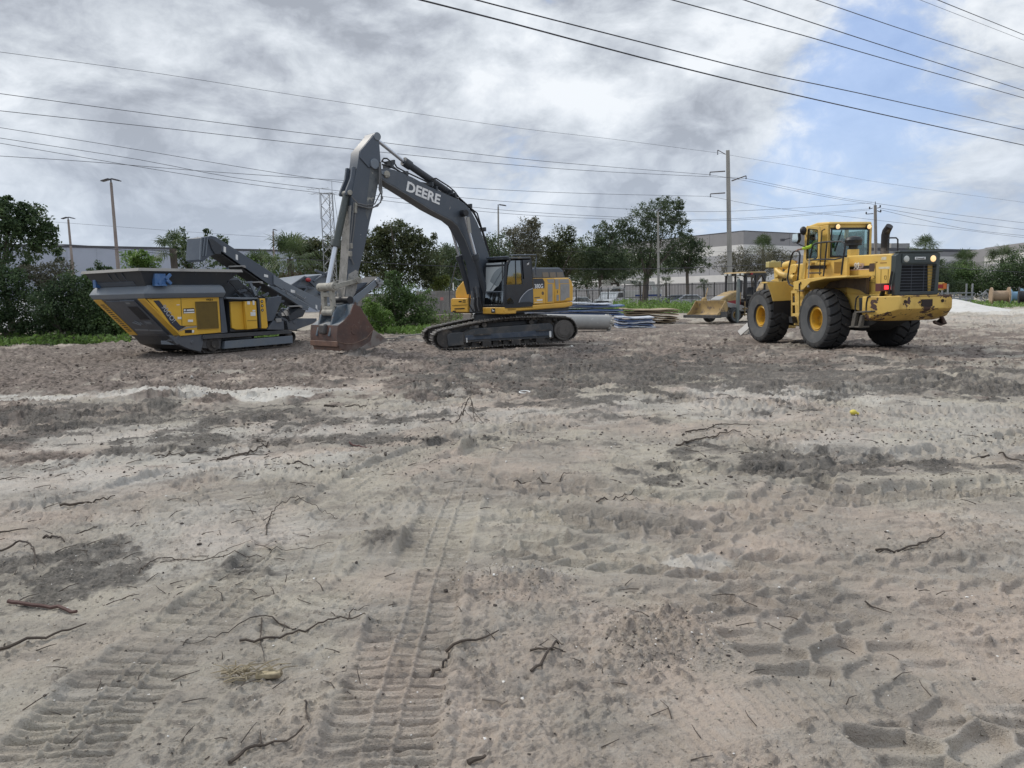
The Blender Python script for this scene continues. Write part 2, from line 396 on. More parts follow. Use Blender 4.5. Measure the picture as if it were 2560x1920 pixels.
# ------------------------------------------------------------------ ground
def hsh(ix, iy, k):
    h = (ix.astype(np.int64)*374761393 + iy.astype(np.int64)*668265263 + k*974634777) & 0xffffffff
    h = ((h ^ (h >> 13))*1274126177) & 0xffffffff
    return ((h ^ (h >> 16)) & 0xffff).astype(np.float32)/65535.0
def vnoise(x, y, k=0):
    ix = np.floor(x); iy = np.floor(y); fx = (x-ix).astype(np.float32); fy = (y-iy).astype(np.float32)
    fx = fx*fx*fx*(fx*(fx*6-15)+10); fy = fy*fy*fy*(fy*(fy*6-15)+10)
    a = hsh(ix, iy, k); b = hsh(ix+1, iy, k); c = hsh(ix, iy+1, k); d = hsh(ix+1, iy+1, k)
    return (a+(b-a)*fx)*(1-fy)+(c+(d-c)*fx)*fy - .5
def fbm(x, y, s, n=5, g=.5, k=0):
    r = 0; a = 1.0
    for i in range(n):
        r = r + a*vnoise(x*s+17.3*i, y*s-9.1*i, k+i); s *= 2.03; a *= g
    return r
Q = lambda x, y: (x*1.15732, y*1.15732)
def spline(pts, step=.05):
    P = np.array(pts, float); P = np.vstack([2*P[0]-P[1], P, 2*P[-1]-P[-2]]); o = []
    for i in range(1, len(P)-2):
        n = max(2, int(np.linalg.norm(P[i+1]-P[i])/step))
        t = np.linspace(0, 1, n, endpoint=False)[:, None]
        a, b, c, d = P[i-1], P[i], P[i+1], P[i+2]
        o.append(.5*((2*b)+(-a+c)*t+(2*a-5*b+4*c-d)*t**2+(-a+3*b-3*c+d)*t**3))
    return np.vstack(o+[P[-2][None]])
def sstep(x, a, b):
    t = np.clip((x-a)/(b-a), 0, 1); return t*t*(3-2*t)
# ground marks, read off the photograph and laid on the ground in metres: (points, width, kind, spacing, depth)
_g = lambda L: [tuple(gpx(*Q(*p)))[:2] for p in L]
MARKS = [
    (_g([(1130, 935), (1030, 985), (975, 1090), (925, 1230), (880, 1390), (830, 1560), (790, 1750)]), .50, 'bar', .105, .04),
    (_g([(1075, 930), (830, 1010), (690, 1110), (560, 1240), (330, 1420), (110, 1640), (20, 1760)]), .52, 'bar', .12, .038),
    (_g([(890, 1010), (720, 1120), (620, 1290)]), .42, 'bar', .11, .026),
    (_g([(480, 1030), (570, 1110), (640, 1180)]), .5, 'bar', .15, .03),
    (_g([(1480, 1230), (1640, 1310), (1830, 1420), (2050, 1560), (2300, 1740)]), 1.0, 'lug', .22, .058),
    (_g([(1030, 1165), (1250, 1195), (1500, 1215), (1800, 1230), (2300, 1240)]), .62, 'lug', .25, .07),
    (_g([(1000, 1030), (1250, 1060), (1500, 1085), (1800, 1075), (2300, 1050)]), .58, 'lug', .25, .065),
    (_g([(1010, 1095), (1200, 1115), (1420, 1150), (1620, 1200)]), .6, 'lug', .25, .065),
    (_g([(1350, 1190), (1560, 1150), (1700, 1085), (1750, 1010)]), .58, 'lug', .26, .055),
    (_g([(1500, 950), (1800, 985), (2250, 975)]), .6, 'lug', .3, .06),
    (_g([(940, 1010), (1240, 930), (1600, 850)]), .5, 'bar', .16, .02),
    (_g([(1560, 840), (1700, 815), (1900, 790)]), .6, 'bar', .2, .03),
    (_g([(100, 880), (320, 870), (560, 850)]), .5, 'bar', .2, .03),
    (_g([(200, 1050), (330, 1000), (480, 960)]), .35, 'bar', .14, .015),
    (_g([(1250, 780), (1650, 800), (2200, 860)]), .7, 'lug', .35, .04),
    (_g([(-100, 1010), (250, 985), (600, 960), (950, 900), (1250, 870)]), .55, 'bar', .2, .04),
    (_g([(-100, 940), (300, 930), (700, 900), (1000, 860)]), .6, 'lug', .3, .04),
    (_g([(1250, 1000), (1600, 1020), (1900, 1000), (2300, 930)]), .55, 'lug', .27, .055),
    (_g([(1300, 900), (1500, 880), (1800, 890), (2300, 900)]), .6, 'bar', .22, .042),
    (_g([(-100, 1120), (150, 1090), (420, 1020), (700, 990)]), .5, 'bar', .16, .034),
    (_g([(1180, 1320), (1500, 1290), (1900, 1320), (2300, 1350)]), .5, 'lug', .22, .045),
    (_g([(250, 1660), (420, 1480), (700, 1330), (900, 1180)]), .45, 'bar', .12, .018),
    (_g([(1250, 1660), (1500, 1560), (1900, 1500), (2300, 1490)]), .4, 'bar', .1, .012),
    (_g([(1700, 770), (2000, 800), (2400, 850)]), .7, 'lug', .35, .03),
]
def ell(X, Y, cx, cy, rx, ry, k=0, edge=.7, rough=.5):
    """soft ragged patch of the ground: centre and radii by photograph pixels (2212 px wide), built in metres"""
    c = gpx(*Q(cx, cy)); rX = abs(gpx(*Q(cx+rx, cy)).x-c.x)
    rY = abs(gpx(*Q(cx, cy-ry)).y-gpx(*Q(cx, cy+ry)).y)/2
    d = np.sqrt(((X-c.x)/rX)**2+((Y-c.y)/rY)**2)
    d = d + rough*fbm(X+k*3.1, Y-k*1.7, 1.3, 5, .6, 40+k)*1.6
    return 1-sstep(d, edge, 1.25)
PADS = [(-10.0, 28.3, 2.6, 3.0), (-11.6, 27.2, 1.6, 2.2), (.3, 28.0, 3.6, 2.6), (9.4, 24.1, 1.0, 1.0), (11.8, 24.5, 1.0, 1.0), (8.8, 27.5, 1.0, 1.0), (11.1, 28.0, 1.0, 1.0), (3.5, 41, 8, 4.5), (13, 45, 4, 3)]
def ground_height(X, Y, full=False):
    X = np.asarray(X, np.float32); Y = np.asarray(Y, np.float32)
    far = sstep(Y, 5, 14); vf = 1-sstep(Y, 55, 80)
    h = fbm(X, Y, .22, 3, .5, 3)*.12*far*vf
    h = h + fbm(X, Y, 1.1, 4, .5, 5)*(.045+.06*far)*vf
    # churned rows of soil in the middle distance
    rows = ell(X, Y, 160, 780, 620, 62, 1) + ell(X, Y, 1000, 775, 500, 40, 2)*.6 + ell(X, Y, 1500, 740, 600, 30, 3)*.35
    rows = np.clip(rows, 0, 1)
    h = h + rows*(np.maximum(fbm(X*.6, Y, .9, 5, .62, 9), -.1)*.26)
    h = h + ell(X, Y, 780, 775, 90, 14, 6)*.12
    fine = .42-1.5*np.abs(fbm(X, Y, 5.5, 5, .6, 20)); rough = .5+.9*sstep(fbm(X, Y, .55, 3, .5, 30), -.2, .3)
    h = h + fine*.028*rough*(1+2.0*far)+(.3-np.abs(fbm(X, Y, 19, 3, .62, 36)))*.022*rough+fbm(X*.45, Y, 2.6, 4, .6, 35)*.035*(.4+far)*vf
    clod = np.maximum(ell(X, Y, 1120, 1255, 120, 34, 11, .5), ell(X, Y, 1440, 1385, 150, 70, 12, .5))
    clod = np.maximum(clod, ell(X, Y, 820, 1180, 70, 26, 13, .4)*.8)
    clod = np.maximum(clod, ell(X, Y, 1080, 965, 120, 16, 14, .5))
    cn = fbm(X, Y, 13, 4, .6, 50)
    h = h + clod*(.05+np.abs(cn)*.075+np.maximum(fbm(X, Y, 30, 3, .6, 55), 0)*.02)
    crumb = sstep(fbm(X, Y, 24, 3, .55, 60), .30, .46)*sstep(fbm(X, Y, 1.7, 4, .6, 66), -.02, .25)
    h = h + crumb*.016
    for k, (pts, wd, kind, pit, dep) in enumerate(MARKS):
        C = spline(pts, .06 if Y.size > 5000 else .1)
        mnx, mny = C.min(0)-wd; mxx, mxy = C.max(0)+wd
        idx = np.nonzero((X > mnx) & (X < mxx) & (Y > mny) & (Y < mxy))[0]
        if not len(idx): continue
        T = np.gradient(C, axis=0); T /= np.linalg.norm(T, axis=1)[:, None]+1e-9
        S = np.concatenate([[0], np.cumsum(np.linalg.norm(np.diff(C, axis=0), axis=1))])
        for ch in np.array_split(idx, max(1, len(idx)//30000)):
            px_, py_ = X[ch], Y[ch]
            d2 = (px_[:, None]-C[None, :, 0])**2+(py_[:, None]-C[None, :, 1])**2
            j = d2.argmin(1); dx = px_-C[j, 0]; dy = py_-C[j, 1]
            s = S[j]+dx*T[j, 0]+dy*T[j, 1]; t = -dx*T[j, 1]+dy*T[j, 0]
            wob = .016*vnoise(px_*5, py_*5, 70+k)+.009*vnoise(px_*17, py_*17, 71+k)
            t = t+wob; s = s+wob*1.2
            a = np.abs(t)/(wd/2)
            ends = sstep(s, 0, .5)*(1-sstep(s, S[-1]-.5, S[-1]))
            inside = 1-sstep(a, .9, 1.06)
            keep = sstep(vnoise(px_*1.1, py_*1.1, 90+k)+.4*vnoise(px_*4, py_*4, 95+k), -.5, -.25)
            if kind == 'lug': keep = np.maximum(keep, .7)
            if kind == 'bar':
                fr = (s/pit) % 1.0
                gr = sstep(np.abs(fr-.5), .20, .08); lip = np.exp(-((np.abs(fr-.5)-.27)/.07)**2)
                pat = -.45-.75*gr+.55*lip*(1+1.2*vnoise(px_*8, py_*8, 76+k))
                cen = np.exp(-((np.abs(a)-.26)/.045)**2)
                pat = pat*(1-.6*cen) + .35*cen
            else:
                q3 = (t/wd+.5)*3+.10*np.sin(s/pit*6.283); ci = np.clip(np.floor(q3), 0, 2); fc = q3-ci
                fr = (s/pit + .5*(ci % 2) + .38*np.where(ci % 2 == 1, fc-.5, .5-fc)) % 1.0
                rid = 1-sstep(np.minimum(fr, 1-fr), .02, .13); colr = 1-sstep(np.minimum(fc, 1-fc), .02, .12)
                pat = -1.0+np.maximum(rid, colr*.9)*(1.05+.45*vnoise(px_*7, py_*7, 75+k))
            berm = np.exp(-((a-1.12)/.16)**2)*(.55+1.2*vnoise(px_*5, py_*5, 80+k))
            dh = dep*(inside*pat*keep*(.8+.8*vnoise(px_*2.2, py_*2.2, 85+k)) + (1.1 if kind == 'bar' else .55)*np.maximum(berm, 0)*keep)*ends
            h[ch] = h[ch]*(1-.88*inside*keep*ends)+dh
    for cx, cy, rx, ry in PADS:                               # the machines have packed the soil flat under themselves
        d = np.sqrt(((X-cx)/rx)**2+((Y-cy)/ry)**2); k = 1-sstep(d, .75, 1.25)
        h = h*(1-.85*k)-.02*k
    h = h*(1-sstep(Y, 60, 78)) if full else h
    return (h, rows, clod, crumb, fine) if full else h
def hz(x, y):
    r = ground_height(np.array([x], np.float32), np.array([y], np.float32)); return float(r[0])

def build_ground():
    ys = [-60, -25, -10, -4, -1.5, 0, .9, 1.5, 1.9, 2.2]
    ybot = 2150
    px_ = np.concatenate([np.arange(ybot, 1250, -2.3), np.arange(1250, 800, -1.7), np.arange(800, 752, -1.0)])
    Yr = np.array([gpx(1280, p).y for p in px_]); Yr = Yr[Yr > 2.3]
    ys = np.array(ys+list(Yr)+list(np.geomspace(Yr[-1]*1.02, 1500, 40)))
    uu = np.linspace(-1, 1, 1250); Yg = np.repeat(ys[:, None], len(uu)+60, 1); hw = np.abs(ys)*.92+1.6
    ext = np.geomspace(.25, 90, 30)
    Xg = np.concatenate([-(hw[:, None]+ext[None, ::-1]*(1+np.abs(ys[:, None])*.02)), hw[:, None]*uu[None, :], hw[:, None]+ext[None, :]*(1+np.abs(ys[:, None])*.02)], 1)
    X = Xg.ravel().astype(np.float32); Y = Yg.ravel().astype(np.float32)
    h, rows, clod, crumb, fine = ground_height(X, Y, True)
    nr, nc = Yg.shape
    co = np.stack([X, Y, h], 1).astype(np.float32)
    i = np.arange(nr-1)[:, None]*nc+np.arange(nc-1)[None, :]
    q = np.stack([i, i+1, i+1+nc, i+nc], -1).reshape(-1, 4).astype(np.int32)
    me = bpy.data.meshes.new('ground'); me.vertices.add(len(co)); me.vertices.foreach_set('co', co.ravel())
    me.loops.add(q.size); me.loops.foreach_set('vertex_index', q.ravel()); me.polygons.add(len(q))
    me.polygons.foreach_set('loop_start', np.arange(0, q.size, 4, dtype=np.int32)); me.update(calc_edges=True); me.shade_smooth()
    # what the soil is made of: r dark muck and painted bucket shadow, g pale dry sand, b brown mulch, a pinkish sand
    E = lambda *a, **k: ell(X, Y, *a, **k)
    dark = np.zeros_like(X)
    for k, (a, wt) in enumerate([((1330, 798, 420, 44), 1.15), ((1700, 806, 420, 36), 1.15), ((2050, 830, 380, 28), 1.1), ((1120, 820, 200, 30), .7), ((1650, 1000, 300, 44), .9), ((1850, 1010, 320, 34), .7), ((480, 900, 300, 26), 1.), ((120, 905, 260, 30), .95), ((640, 915, 240, 18), .95), ((210, 1235, 300, 56), .9), ((60, 1290, 180, 66), .8), ((330, 960, 220, 18), .8), ((700, 955, 300, 16), .85), ((1240, 890, 130, 20), .5), ((40, 1000, 120, 20), .3), ((820, 1180, 70, 24), .6), ((2000, 785, 240, 7), .5), ((760, 772, 70, 8), .9), ((1640, 755, 250, 10), .55), ((1900, 1080, 300, 20), .35), ((1300, 960, 90, 14), .5), ((560, 1170, 200, 22), .3)]):  # the small patch below the excavator bucket paints its shadow into the soil
        dark = np.maximum(dark, E(*a, k+100, edge=.45, rough=.75)*wt)
    brk = sstep(fbm(X, Y, 3.0, 5, .65, 130), -.22, .22)
    dark = dark*(.35+.65*brk)
    pale = np.zeros_like(X)
    for k, (a, wt) in enumerate([((220, 856, 560, 11), 1.), ((560, 852, 160, 10), 1.), ((60, 868, 160, 8), .8), ((1700, 850, 230, 26), .6), ((1450, 880, 260, 26), .4), ((2150, 672, 240, 10), 1.), ((2100, 690, 260, 8), .35), ((1130, 1245, 90, 16), .55), ((1505, 1210, 70, 12), .7), ((2050, 905, 220, 40), .4), ((320, 1010, 420, 46), .6), ((430, 1150, 340, 66), .45), ((350, 935, 500, 24), .5), ((1000, 900, 260, 20), .45), ((1950, 960, 300, 30), .4), ((1480, 664, 260, 6), .6), ((150, 1060, 200, 40), .3)]):
        pale = np.maximum(pale, E(*a, k+140, edge=.55, rough=.6)*wt)
    pale = np.clip(pale*(.75+.5*fbm(X, Y, 2.2, 4, .6, 170)), 0, 1)
    brown = np.clip(np.maximum(rows, E(1500, 724, 950, 36, 160, edge=.8)*.62), 0, 1)
    brown = np.clip(brown*(.85+.9*fbm(X, Y, 1.6, 5, .65, 175)), 0, 1)*(1-pale)
    pink = sstep(fbm(X, Y, .5, 4, .55, 180), -.12, .3)
    ca = np.stack([dark, pale, brown, pink], 1).astype(np.float32)
    at_ = me.color_attributes.new('soil', 'FLOAT_COLOR', 'POINT'); at_.data.foreach_set('color', ca.ravel())
    cr = np.stack([np.clip(crumb+clod*.35, 0, 1), clod, fine, np.ones_like(X)], 1).astype(np.float32)
    a2 = me.color_attributes.new('crumb', 'FLOAT_COLOR', 'POINT'); a2.data.foreach_set('color', cr.ravel())
    mt = bpy.data.materials.new('site soil'); mt.use_nodes = True; t = NT(mt.node_tree); b = t.n['Principled BSDF']
    co_ = t.node('ShaderNodeTexCoord').outputs['Object']
    A = t.node('ShaderNodeAttribute', attribute_name='soil'); sp = t.node('ShaderNodeSeparateColor'); t.l.new(A.outputs['Color'], sp.inputs[0])
    B = t.node('ShaderNodeAttribute', attribute_name='crumb'); sb = t.node('ShaderNodeSeparateColor'); t.l.new(B.outputs['Color'], sb.inputs[0])
    st_ = t.noise(t.vmath('MULTIPLY', co_, (.32, 1, 1)), 4.5, 7, .66); st2 = t.noise(t.vmath('MULTIPLY', co_, (.3, 1, 1)), 1.3, 6, .62)
    n1 = t.noise(co_, .9, 6, .6); n2 = t.noise(co_, 7, 6, .65); n3 = t.noise(co_, 38, 5, .65); n4 = t.noise(co_, 130, 3, .6)
    base = t.mix(A.outputs['Alpha'], (.43, .39, .318, 1), (.44, .365, .302, 1))
    base = t.mix(t.ramp(n1, .35, .65), base, (.315, .283, .24, 1))
    base = t.mix(t.math('MULTIPLY', t.ramp(n2, .5, .72), .45), base, (.48, .45, .40, 1))
    base = t.mix(t.math('MULTIPLY', t.ramp(st_, .50, .68), .55), base, (.17, .152, .134, 1))
    base = t.mix(t.math('MULTIPLY', t.ramp(st2, .52, .70), .40), base, (.20, .185, .168, 1))
    base = t.mix(t.math('MULTIPLY', t.ramp(st2, .46, .30), .35), base, (.45, .425, .385, 1))
    base = t.mix(t.math('MULTIPLY', sp.outputs[1], .85), base, (.60, .58, .53, 1))
    bn = t.ramp(t.math('ADD', sp.outputs[2], t.math('MULTIPLY', t.math('SUBTRACT', n2, .5), .9)), .06, .6)
    base = t.mix(t.math('MULTIPLY', bn, .9), base, t.mix(t.ramp(n2, .35, .65), (.06, .048, .041, 1), (.25, .205, .175, 1)))
    dk = t.ramp(t.math('ADD', sp.outputs[0], t.math('ADD', t.math('MULTIPLY', t.math('SUBTRACT', n3, .5), .7), t.math('MULTIPLY', t.math('SUBTRACT', n2, .5), .5))), .08, .62)
    base = t.mix(t.math('MULTIPLY', dk, .86), base, t.mix(t.ramp(t.math('ADD', n3, t.math('MULTIPLY', n2, .6)), .6, 1.0), (.038, .036, .034, 1), (.165, .152, .135, 1)))
    base = t.mix(t.math('MULTIPLY', sb.outputs[0], .45), base, (.13, .112, .098, 1))
    base = t.mix(t.math('MULTIPLY', t.ramp(n3, .56, .70), .42), base, (.15, .128, .11, 1))
    base = t.mix(t.math('MULTIPLY', t.ramp(n4, .30, .42, 1, 0), .3), base, (.16, .14, .12, 1))
    t.put(b.inputs['Base Color'], base); b.inputs['Roughness'].default_value = .95; b.inputs['Specular IOR Level'].default_value = .15
    bp = t.node('ShaderNodeBump'); bp.inputs['Strength'].default_value = 1.0; bp.inputs['Distance'].default_value = .03
    t.l.new(t.math('ADD', t.math('MULTIPLY', n3, .7), t.math('MULTIPLY', n4, .3)), bp.inputs['Height']); t.l.new(bp.outputs[0], b.inputs['Normal'])
    me.materials.append(mt)
    o = bpy.data.objects.new('ground', me); col.objects.link(o); o['kind'] = 'structure'; o['label'] = 'bare sandy site ground with ruts and tread marks'
    return o
build_ground()
# ------------------------------------------------------------------ crawler tracks (shared by the crusher and the excavator)
def path_points(poly, step):
    P = [Vector(p) for p in poly]; P.append(P[0]); seg = [(P[i+1]-P[i]).length for i in range(len(P)-1)]; L = sum(seg)
    n = int(round(L/step)); o = []; k = 0; acc = 0
    for i in range(n):
        d = L*i/n
        while d > acc+seg[k]: acc += seg[k]; k += 1
        t = (d-acc)/seg[k]; p = P[k].lerp(P[k+1], t); T = (P[k+1]-P[k]).normalized(); o.append((p, T))
    return o, L/n
def oval(ctrl, n=4):
    """closed smooth outline through control points"""
    m_ = len(ctrl); o = []
    for i in range(m_):
        a, b, c, d = [Vector(ctrl[(i+k-1) % m_]) for k in range(4)]
        for j in range(n):
            t = j/n; o.append(.5*((2*b)+(c-a)*t+(2*a-5*b+4*c-d)*t*t+(-a+3*b-3*c+d)*t**3))
    return o
def crawler(parent, frame, ctrl, v0, v1, pitch, gh, label=None):
    pts, st = path_points(oval(ctrl, 6), pitch)
    b = MB(); g = MB(); n = len(pts)
    for i, (p, T) in enumerate(pts):
        T = (pts[(i+1) % n][0]-pts[i-1][0]).normalized(); N = Vector((T.y, -T.x))
        x = Vector((T.x, 0, T.y)); z = Vector((N.x, 0, N.y)); y = Vector((0, 1, 0)); Rm = Matrix((x, y, z)).transposed()
        c = Vector((p.x, (v0+v1)/2, p.y))
        b.box(c-z*.015, (st*.9, v1-v0, .03), Rm)
        g.box(c+z*(gh/2)+x*st*.36, (.022, v1-v0-.004, gh), Rm)
        g.box(c+z*(gh*.3)-x*st*.1, (.02, v1-v0-.004, gh*.6), Rm)
        for vv in (.36, .64):                                   # chain links
            b.box(c-z*.075+Vector((0, (v1-v0)*(vv-.5), 0)), (st*.8, .05, .09), Rm)
    t = b.build('track', TRACKM, parent, frame)
    g.build('grousers', TRACKW, t)
    if label: t['label'] = label
    return t

# ------------------------------------------------------------------ tracked crusher
def build_crusher():
    K = Frame((-10.65, 27, 0), R_(56)); z1 = zoomer(180, 540, 3.456); zA = zoomer(540, 560, 4.88); zB = zoomer(200, 650, 6.9125)
    t = thing('crusher', 'grey and yellow tracked crusher with steel hopper and raised conveyor', 'crusher', K)
    W = 3.02
    U = lambda v, *p: K.uz(p, v, z1); UA = lambda v, *p: K.uz(p, v, zA)
    # hopper: flared walls, stiffeners, rim
    def ring(u0, u1, v0, v1, z): return [(u0, v0, z), (u1, v0, z), (u1, v1, z), (u0, v1, z)]
    h = MB(); A = ring(-2.12, .62, -.02, W-.05, 2.33); B = ring(-2.42, 1.30, -.26, W+.12, 2.84)
    Ai = ring(-1.9, .5, .2, W-.3, 2.2); Bi = ring(-2.36, 1.24, -.2, W+.06, 2.84)
    h.loft([A, B], caps=False); h.loft([Ai, Bi], caps=False); h.add(Ai, [(0, 1, 2, 3)])
    hop = h.build('hopper', SLATED, t)
    s = MB()
    for k in range(3):
        v = .75+.42*k+ .1
        s.prism([(-2.14, 2.4), (-2.44, 2.80), (-2.30, 2.80), (-2.08, 2.45)], v, v+.03)
    for u in (-1.35, -.45, .35, .95): s.prism([(-.04, 2.45), (-.25, 2.80), (-.12, 2.80), (-.02, 2.45)], u, u+.03, 'u')
    s.prism([(-2.13, 2.36), (-2.26, 2.52), (-2.2, 2.56), (-2.08, 2.4)], .5, W-.25)
    s.each('stiffener', SLATE, hop)
    r = MB(); o, i_ = .36, .22
    ro = ring(-2.54, 1.4, -.33, W+.2, 2.84); ri = ring(-2.34, 1.22, -.16, W+.02, 2.84)
    rt = ring(-2.50, 1.38, -.29, W+.16, 2.935); rti = ring(-2.36, 1.24, -.18, W+.04, 2.935)
    r.loft([ri, ro, rt, rti], caps=False); r.add(ri+rti, [(0, 1, 5, 4), (1, 2, 6, 5), (2, 3, 7, 6), (3, 0, 4, 7)])
    r.build('rim', pm('worn rim steel', (.30, .285, .26), .6, c2=(.2, .19, .175), s2=1.5), hop)
    for vv, uu, sg in ((-.12, -1.86, 1), (W-.12, -2.2, 1)):
        lk = MB(); lk.span((uu-.10, vv-.16, 2.36), (uu+.28, vv+.02, 2.76)); lk.bar((uu+.26, vv-.2, 2.58), (uu+.42, vv-.2, 2.74), .1, .10); lk.bar((uu+.42, vv-.2, 2.42), (uu+.28, vv-.2, 2.56), .1, .10)
        lk.cyl((uu+.05, vv-.17, 2.45), (uu+.05, vv-.2, 2.45), .06, 12); lk.bar((uu-.12, vv-.17, 2.38), (uu+.3, vv-.17, 2.38), .05, .05)
        lk.build('hopper_lock', pm('blue lock housing', (.06, .15, .34), .5, c2=(.12, .2, .36), s2=6), hop, bevel=.012)
    # flared skirt round the top of the body
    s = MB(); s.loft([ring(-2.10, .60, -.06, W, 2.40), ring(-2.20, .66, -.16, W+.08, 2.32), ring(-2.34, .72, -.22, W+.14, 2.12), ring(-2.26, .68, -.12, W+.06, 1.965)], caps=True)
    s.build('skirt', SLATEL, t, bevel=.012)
    # body core
    c = MB(); c.prism([(-2.2, 1.97), (-.95, .60), (-.2, .2), (.5, .12), (.62, .72), (.78, 1.97)], .0, W-.03)
    c.build('body', SLATED, t, bevel=.02)
    f = MB(); f.prism(U(-.03, (930, 1030), (1120, 1025), (1135, 1090), (1115, 1175), (1010, 1150), (850, 1080)), -.03, .25)
    f.prism(U(-.08, (835, 1030), (880, 1035), (945, 1105), (905, 1115)), -.08, .02)
    f.cyl((-.62, -.05, .44), (-.62, -.02, .44), .07, 14)
    f.build('lower_frame', SLATE, t, bevel=.015)
    p_ = MB(); p_.prism([(.52, 1.97), (.70, 2.0), (.80, .70), (.52, .68)], -.07, .3); p_.build('corner_post', SLATE, t, bevel=.015)
    # yellow side panel with intake grille and lettering
    sp = MB(); sp.prism([(-2.17, 1.955), (.52, 2.0), (.53, .72), (-1.05, .68)], -.07, -.02)
    sd = sp.build('side_panel', YELR, t, bevel=.01)
    sm = MB(); seam = lambda a, b: sm.bar((a[0], -.075, a[1]), (b[0], -.075, b[1]), .008, .012, (0, 1, 0))
    L = lambda x, y: tuple(K.uz([(x, y)], -.07, z1)[0])
    seam(L(940, 705), L(950, 950)); seam(L(950, 950), L(1075, 945)); seam(L(690, 715), L(1262, 700)); seam(L(1275, 700), L(1288, 1000))
    sm.each('panel_seam', BLACK, sd)
    g = MB(); q = U(-.075, (1065, 742), (1250, 738), (1265, 968), (1085, 977)); g.prism(q, -.078, -.06)
    gl = g.build('intake_grille', MESHB, sd)
    g = MB()
    for k in range(22):
        a = k/21; g.bar((q[0][0]+(q[1][0]-q[0][0])*a, -.084, q[0][1]+(q[1][1]-q[0][1])*a), (q[3][0]+(q[2][0]-q[3][0])*a, -.084, q[3][1]+(q[2][1]-q[3][1])*a), .012, .012, (0, 1, 0))
    for k in range(4):
        a = q[k]; bb = q[(k+1) % 4]; g.bar((a[0], -.084, a[1]), (bb[0], -.084, bb[1]), .02, .03, (0, 1, 0))
    g.build('grille_bar', pm('brown grille wire', (.24, .16, .04), .6), gl)
    d = MB(); d.prism(U(-.075, (703, 731), (752, 729), (800, 790), (935, 945), (985, 955), (918, 992), (855, 935), (760, 800)), -.0785, -.06)
    dk = d.build('decal_stripe', pm('dark blue grey decal', (.035, .04, .058), .5), sd)
    a, b_ = L(775, 765), L(890, 925); xd = Vector((b_[0]-a[0], 0, b_[1]-a[1])).normalized(); yd = Vector((-xd.z, 0, xd.x))
    lettering('90GO!', ((a[0]+b_[0])/2, -.0805, (a[1]+b_[1])/2), xd, yd, .25, DECALG, sd, spacing=1.05, sx=.92)
    d = MB(); d.prism(U(-.075, (915, 1003), (985, 958), (1078, 950), (1078, 962), (1000, 968)), -.0785, -.06); d.build('decal_swoosh', GREYP, sd)
    d = MB(); d.prism(U(-.075, (962, 800), (1056, 796), (1060, 836), (963, 842)), -.0785, -.06); d.prism(U(-.075, (975, 985), (1035, 983), (1036, 1010), (977, 1012)), -.0785, -.06); d.each('plate', DECALB, sd)
    d = MB(); d.prism(U(-.08, (990, 808), (1054, 804), (1055, 818), (991, 822)), -.081, -.07); d.prism(U(-.08, (966, 830), (1058, 826), (1058, 837), (966, 841)), -.081, -.07); d.prism(U(-.08, (966, 806), (982, 805), (982, 822), (966, 823)), -.081, -.07)
    for x, y, w_, hh in ((912, 872, 34, 20), (1002, 896, 44, 20), (905, 765, 24, 6), (1037, 986, 18, 22)): d.prism(U(-.08, (x, y), (x+w_, y-1), (x+w_, y+hh), (x, y+hh)), -.081, -.07)
    d.each('sticker', WHITE, sd)
    a = L(1187, 724); lettering('490E4', (a[0], -.076, a[1]), (1, 0, 0), (0, 0, 1), .11, DECALB, sd)
    # sloping end face: strips, louvre, hatch
    nrm = Vector((-1.33, 0, -1.17)).normalized()
    def EP(v, q, o=0.0): return Vector((-2.24+1.22*q, v, 1.955-1.29*q))+nrm*o
    def patch(mb, v0, v1, q0, q1, o, th=.03, sk=0):
        P = [EP(v0, q0, o), EP(v1, q0, o), EP(v1, q1, o), EP(v0, q1, o)]; mb.add(P+[p-nrm*th for p in P], [(0, 1, 2, 3), (7, 6, 5, 4), (0, 4, 5, 1), (1, 5, 6, 2), (2, 6, 7, 3), (3, 7, 4, 0)])
    e = MB(); patch(e, -.03, W, 0, 1.04, .0, .06); ef = e.build('end_panel', SLATE, t, bevel=.01)
    for v0, v1 in ((-.07, .33), (2.55, 3.06)):
        e = MB(); patch(e, v0, v1, 0.0, .985, .02, .04); ys = e.build('yellow_strip', YELR, ef, bevel=.008)
        if v0 > 1:
            sl_ = MB()
            for k in range(15): patch(sl_, 2.64+.0*k, 2.9, .12+k*.052, .142+k*.052, .026, .01)
            sl_.each('vent_slot', BLACK, ef)
    e = MB(); patch(e, 1.45, 2.36, .04, .95, .03, .04); e.build('access_door', SLATE, ef, bevel=.008)
    e = MB(); patch(e, .55, 1.42, .02, .93, .05, .05); e.build('access_door', SLATE, ef, bevel=.01)
    e = MB()
    for k in range(13): patch(e, .68, 1.26, .17+k*.027, .184+k*.027, .062, .02)
    e.each('louvre', BLACK, ef)
    e = MB(); patch(e, .80, 1.18, .57, .64, .06, .02); e.build('door_latch', SLATEL, ef, bevel=.006)
    e = MB(); patch(e, .6, 1.38, .80, .83, .056, .01); patch(e, 1.5, 2.3, .80, .835, .036, .01); patch(e, .92, 1.16, .06, .10, .056, .01)
    for (v0, q0), (v1, q1) in (((1.75, .56), (1.55, .66)), ((1.95, .60), (1.6, .68)), ((1.5, .6), (1.42, .68)), ((1.3, .6), (1.22, .68))): e.bar(EP(v0, q0, .04), EP(v1, q1, .04), .012, .03, nrm)
    e.each('scratch', pm('scraped paint', (.25, .27, .29), .6), ef)
    e = MB(); e.span((-.95, .1, .36), (-.85, 1.3, .50)); e.build('cross_bar', SLATEL, t, bevel=.01)
    e = MB(); e.prism([(-1.02, .66), (-.86, .66), (-.1, .15), (-.3, .15), (-.75, .34)], .1, W-.1); e.build('belly_plate', SLATED, t)
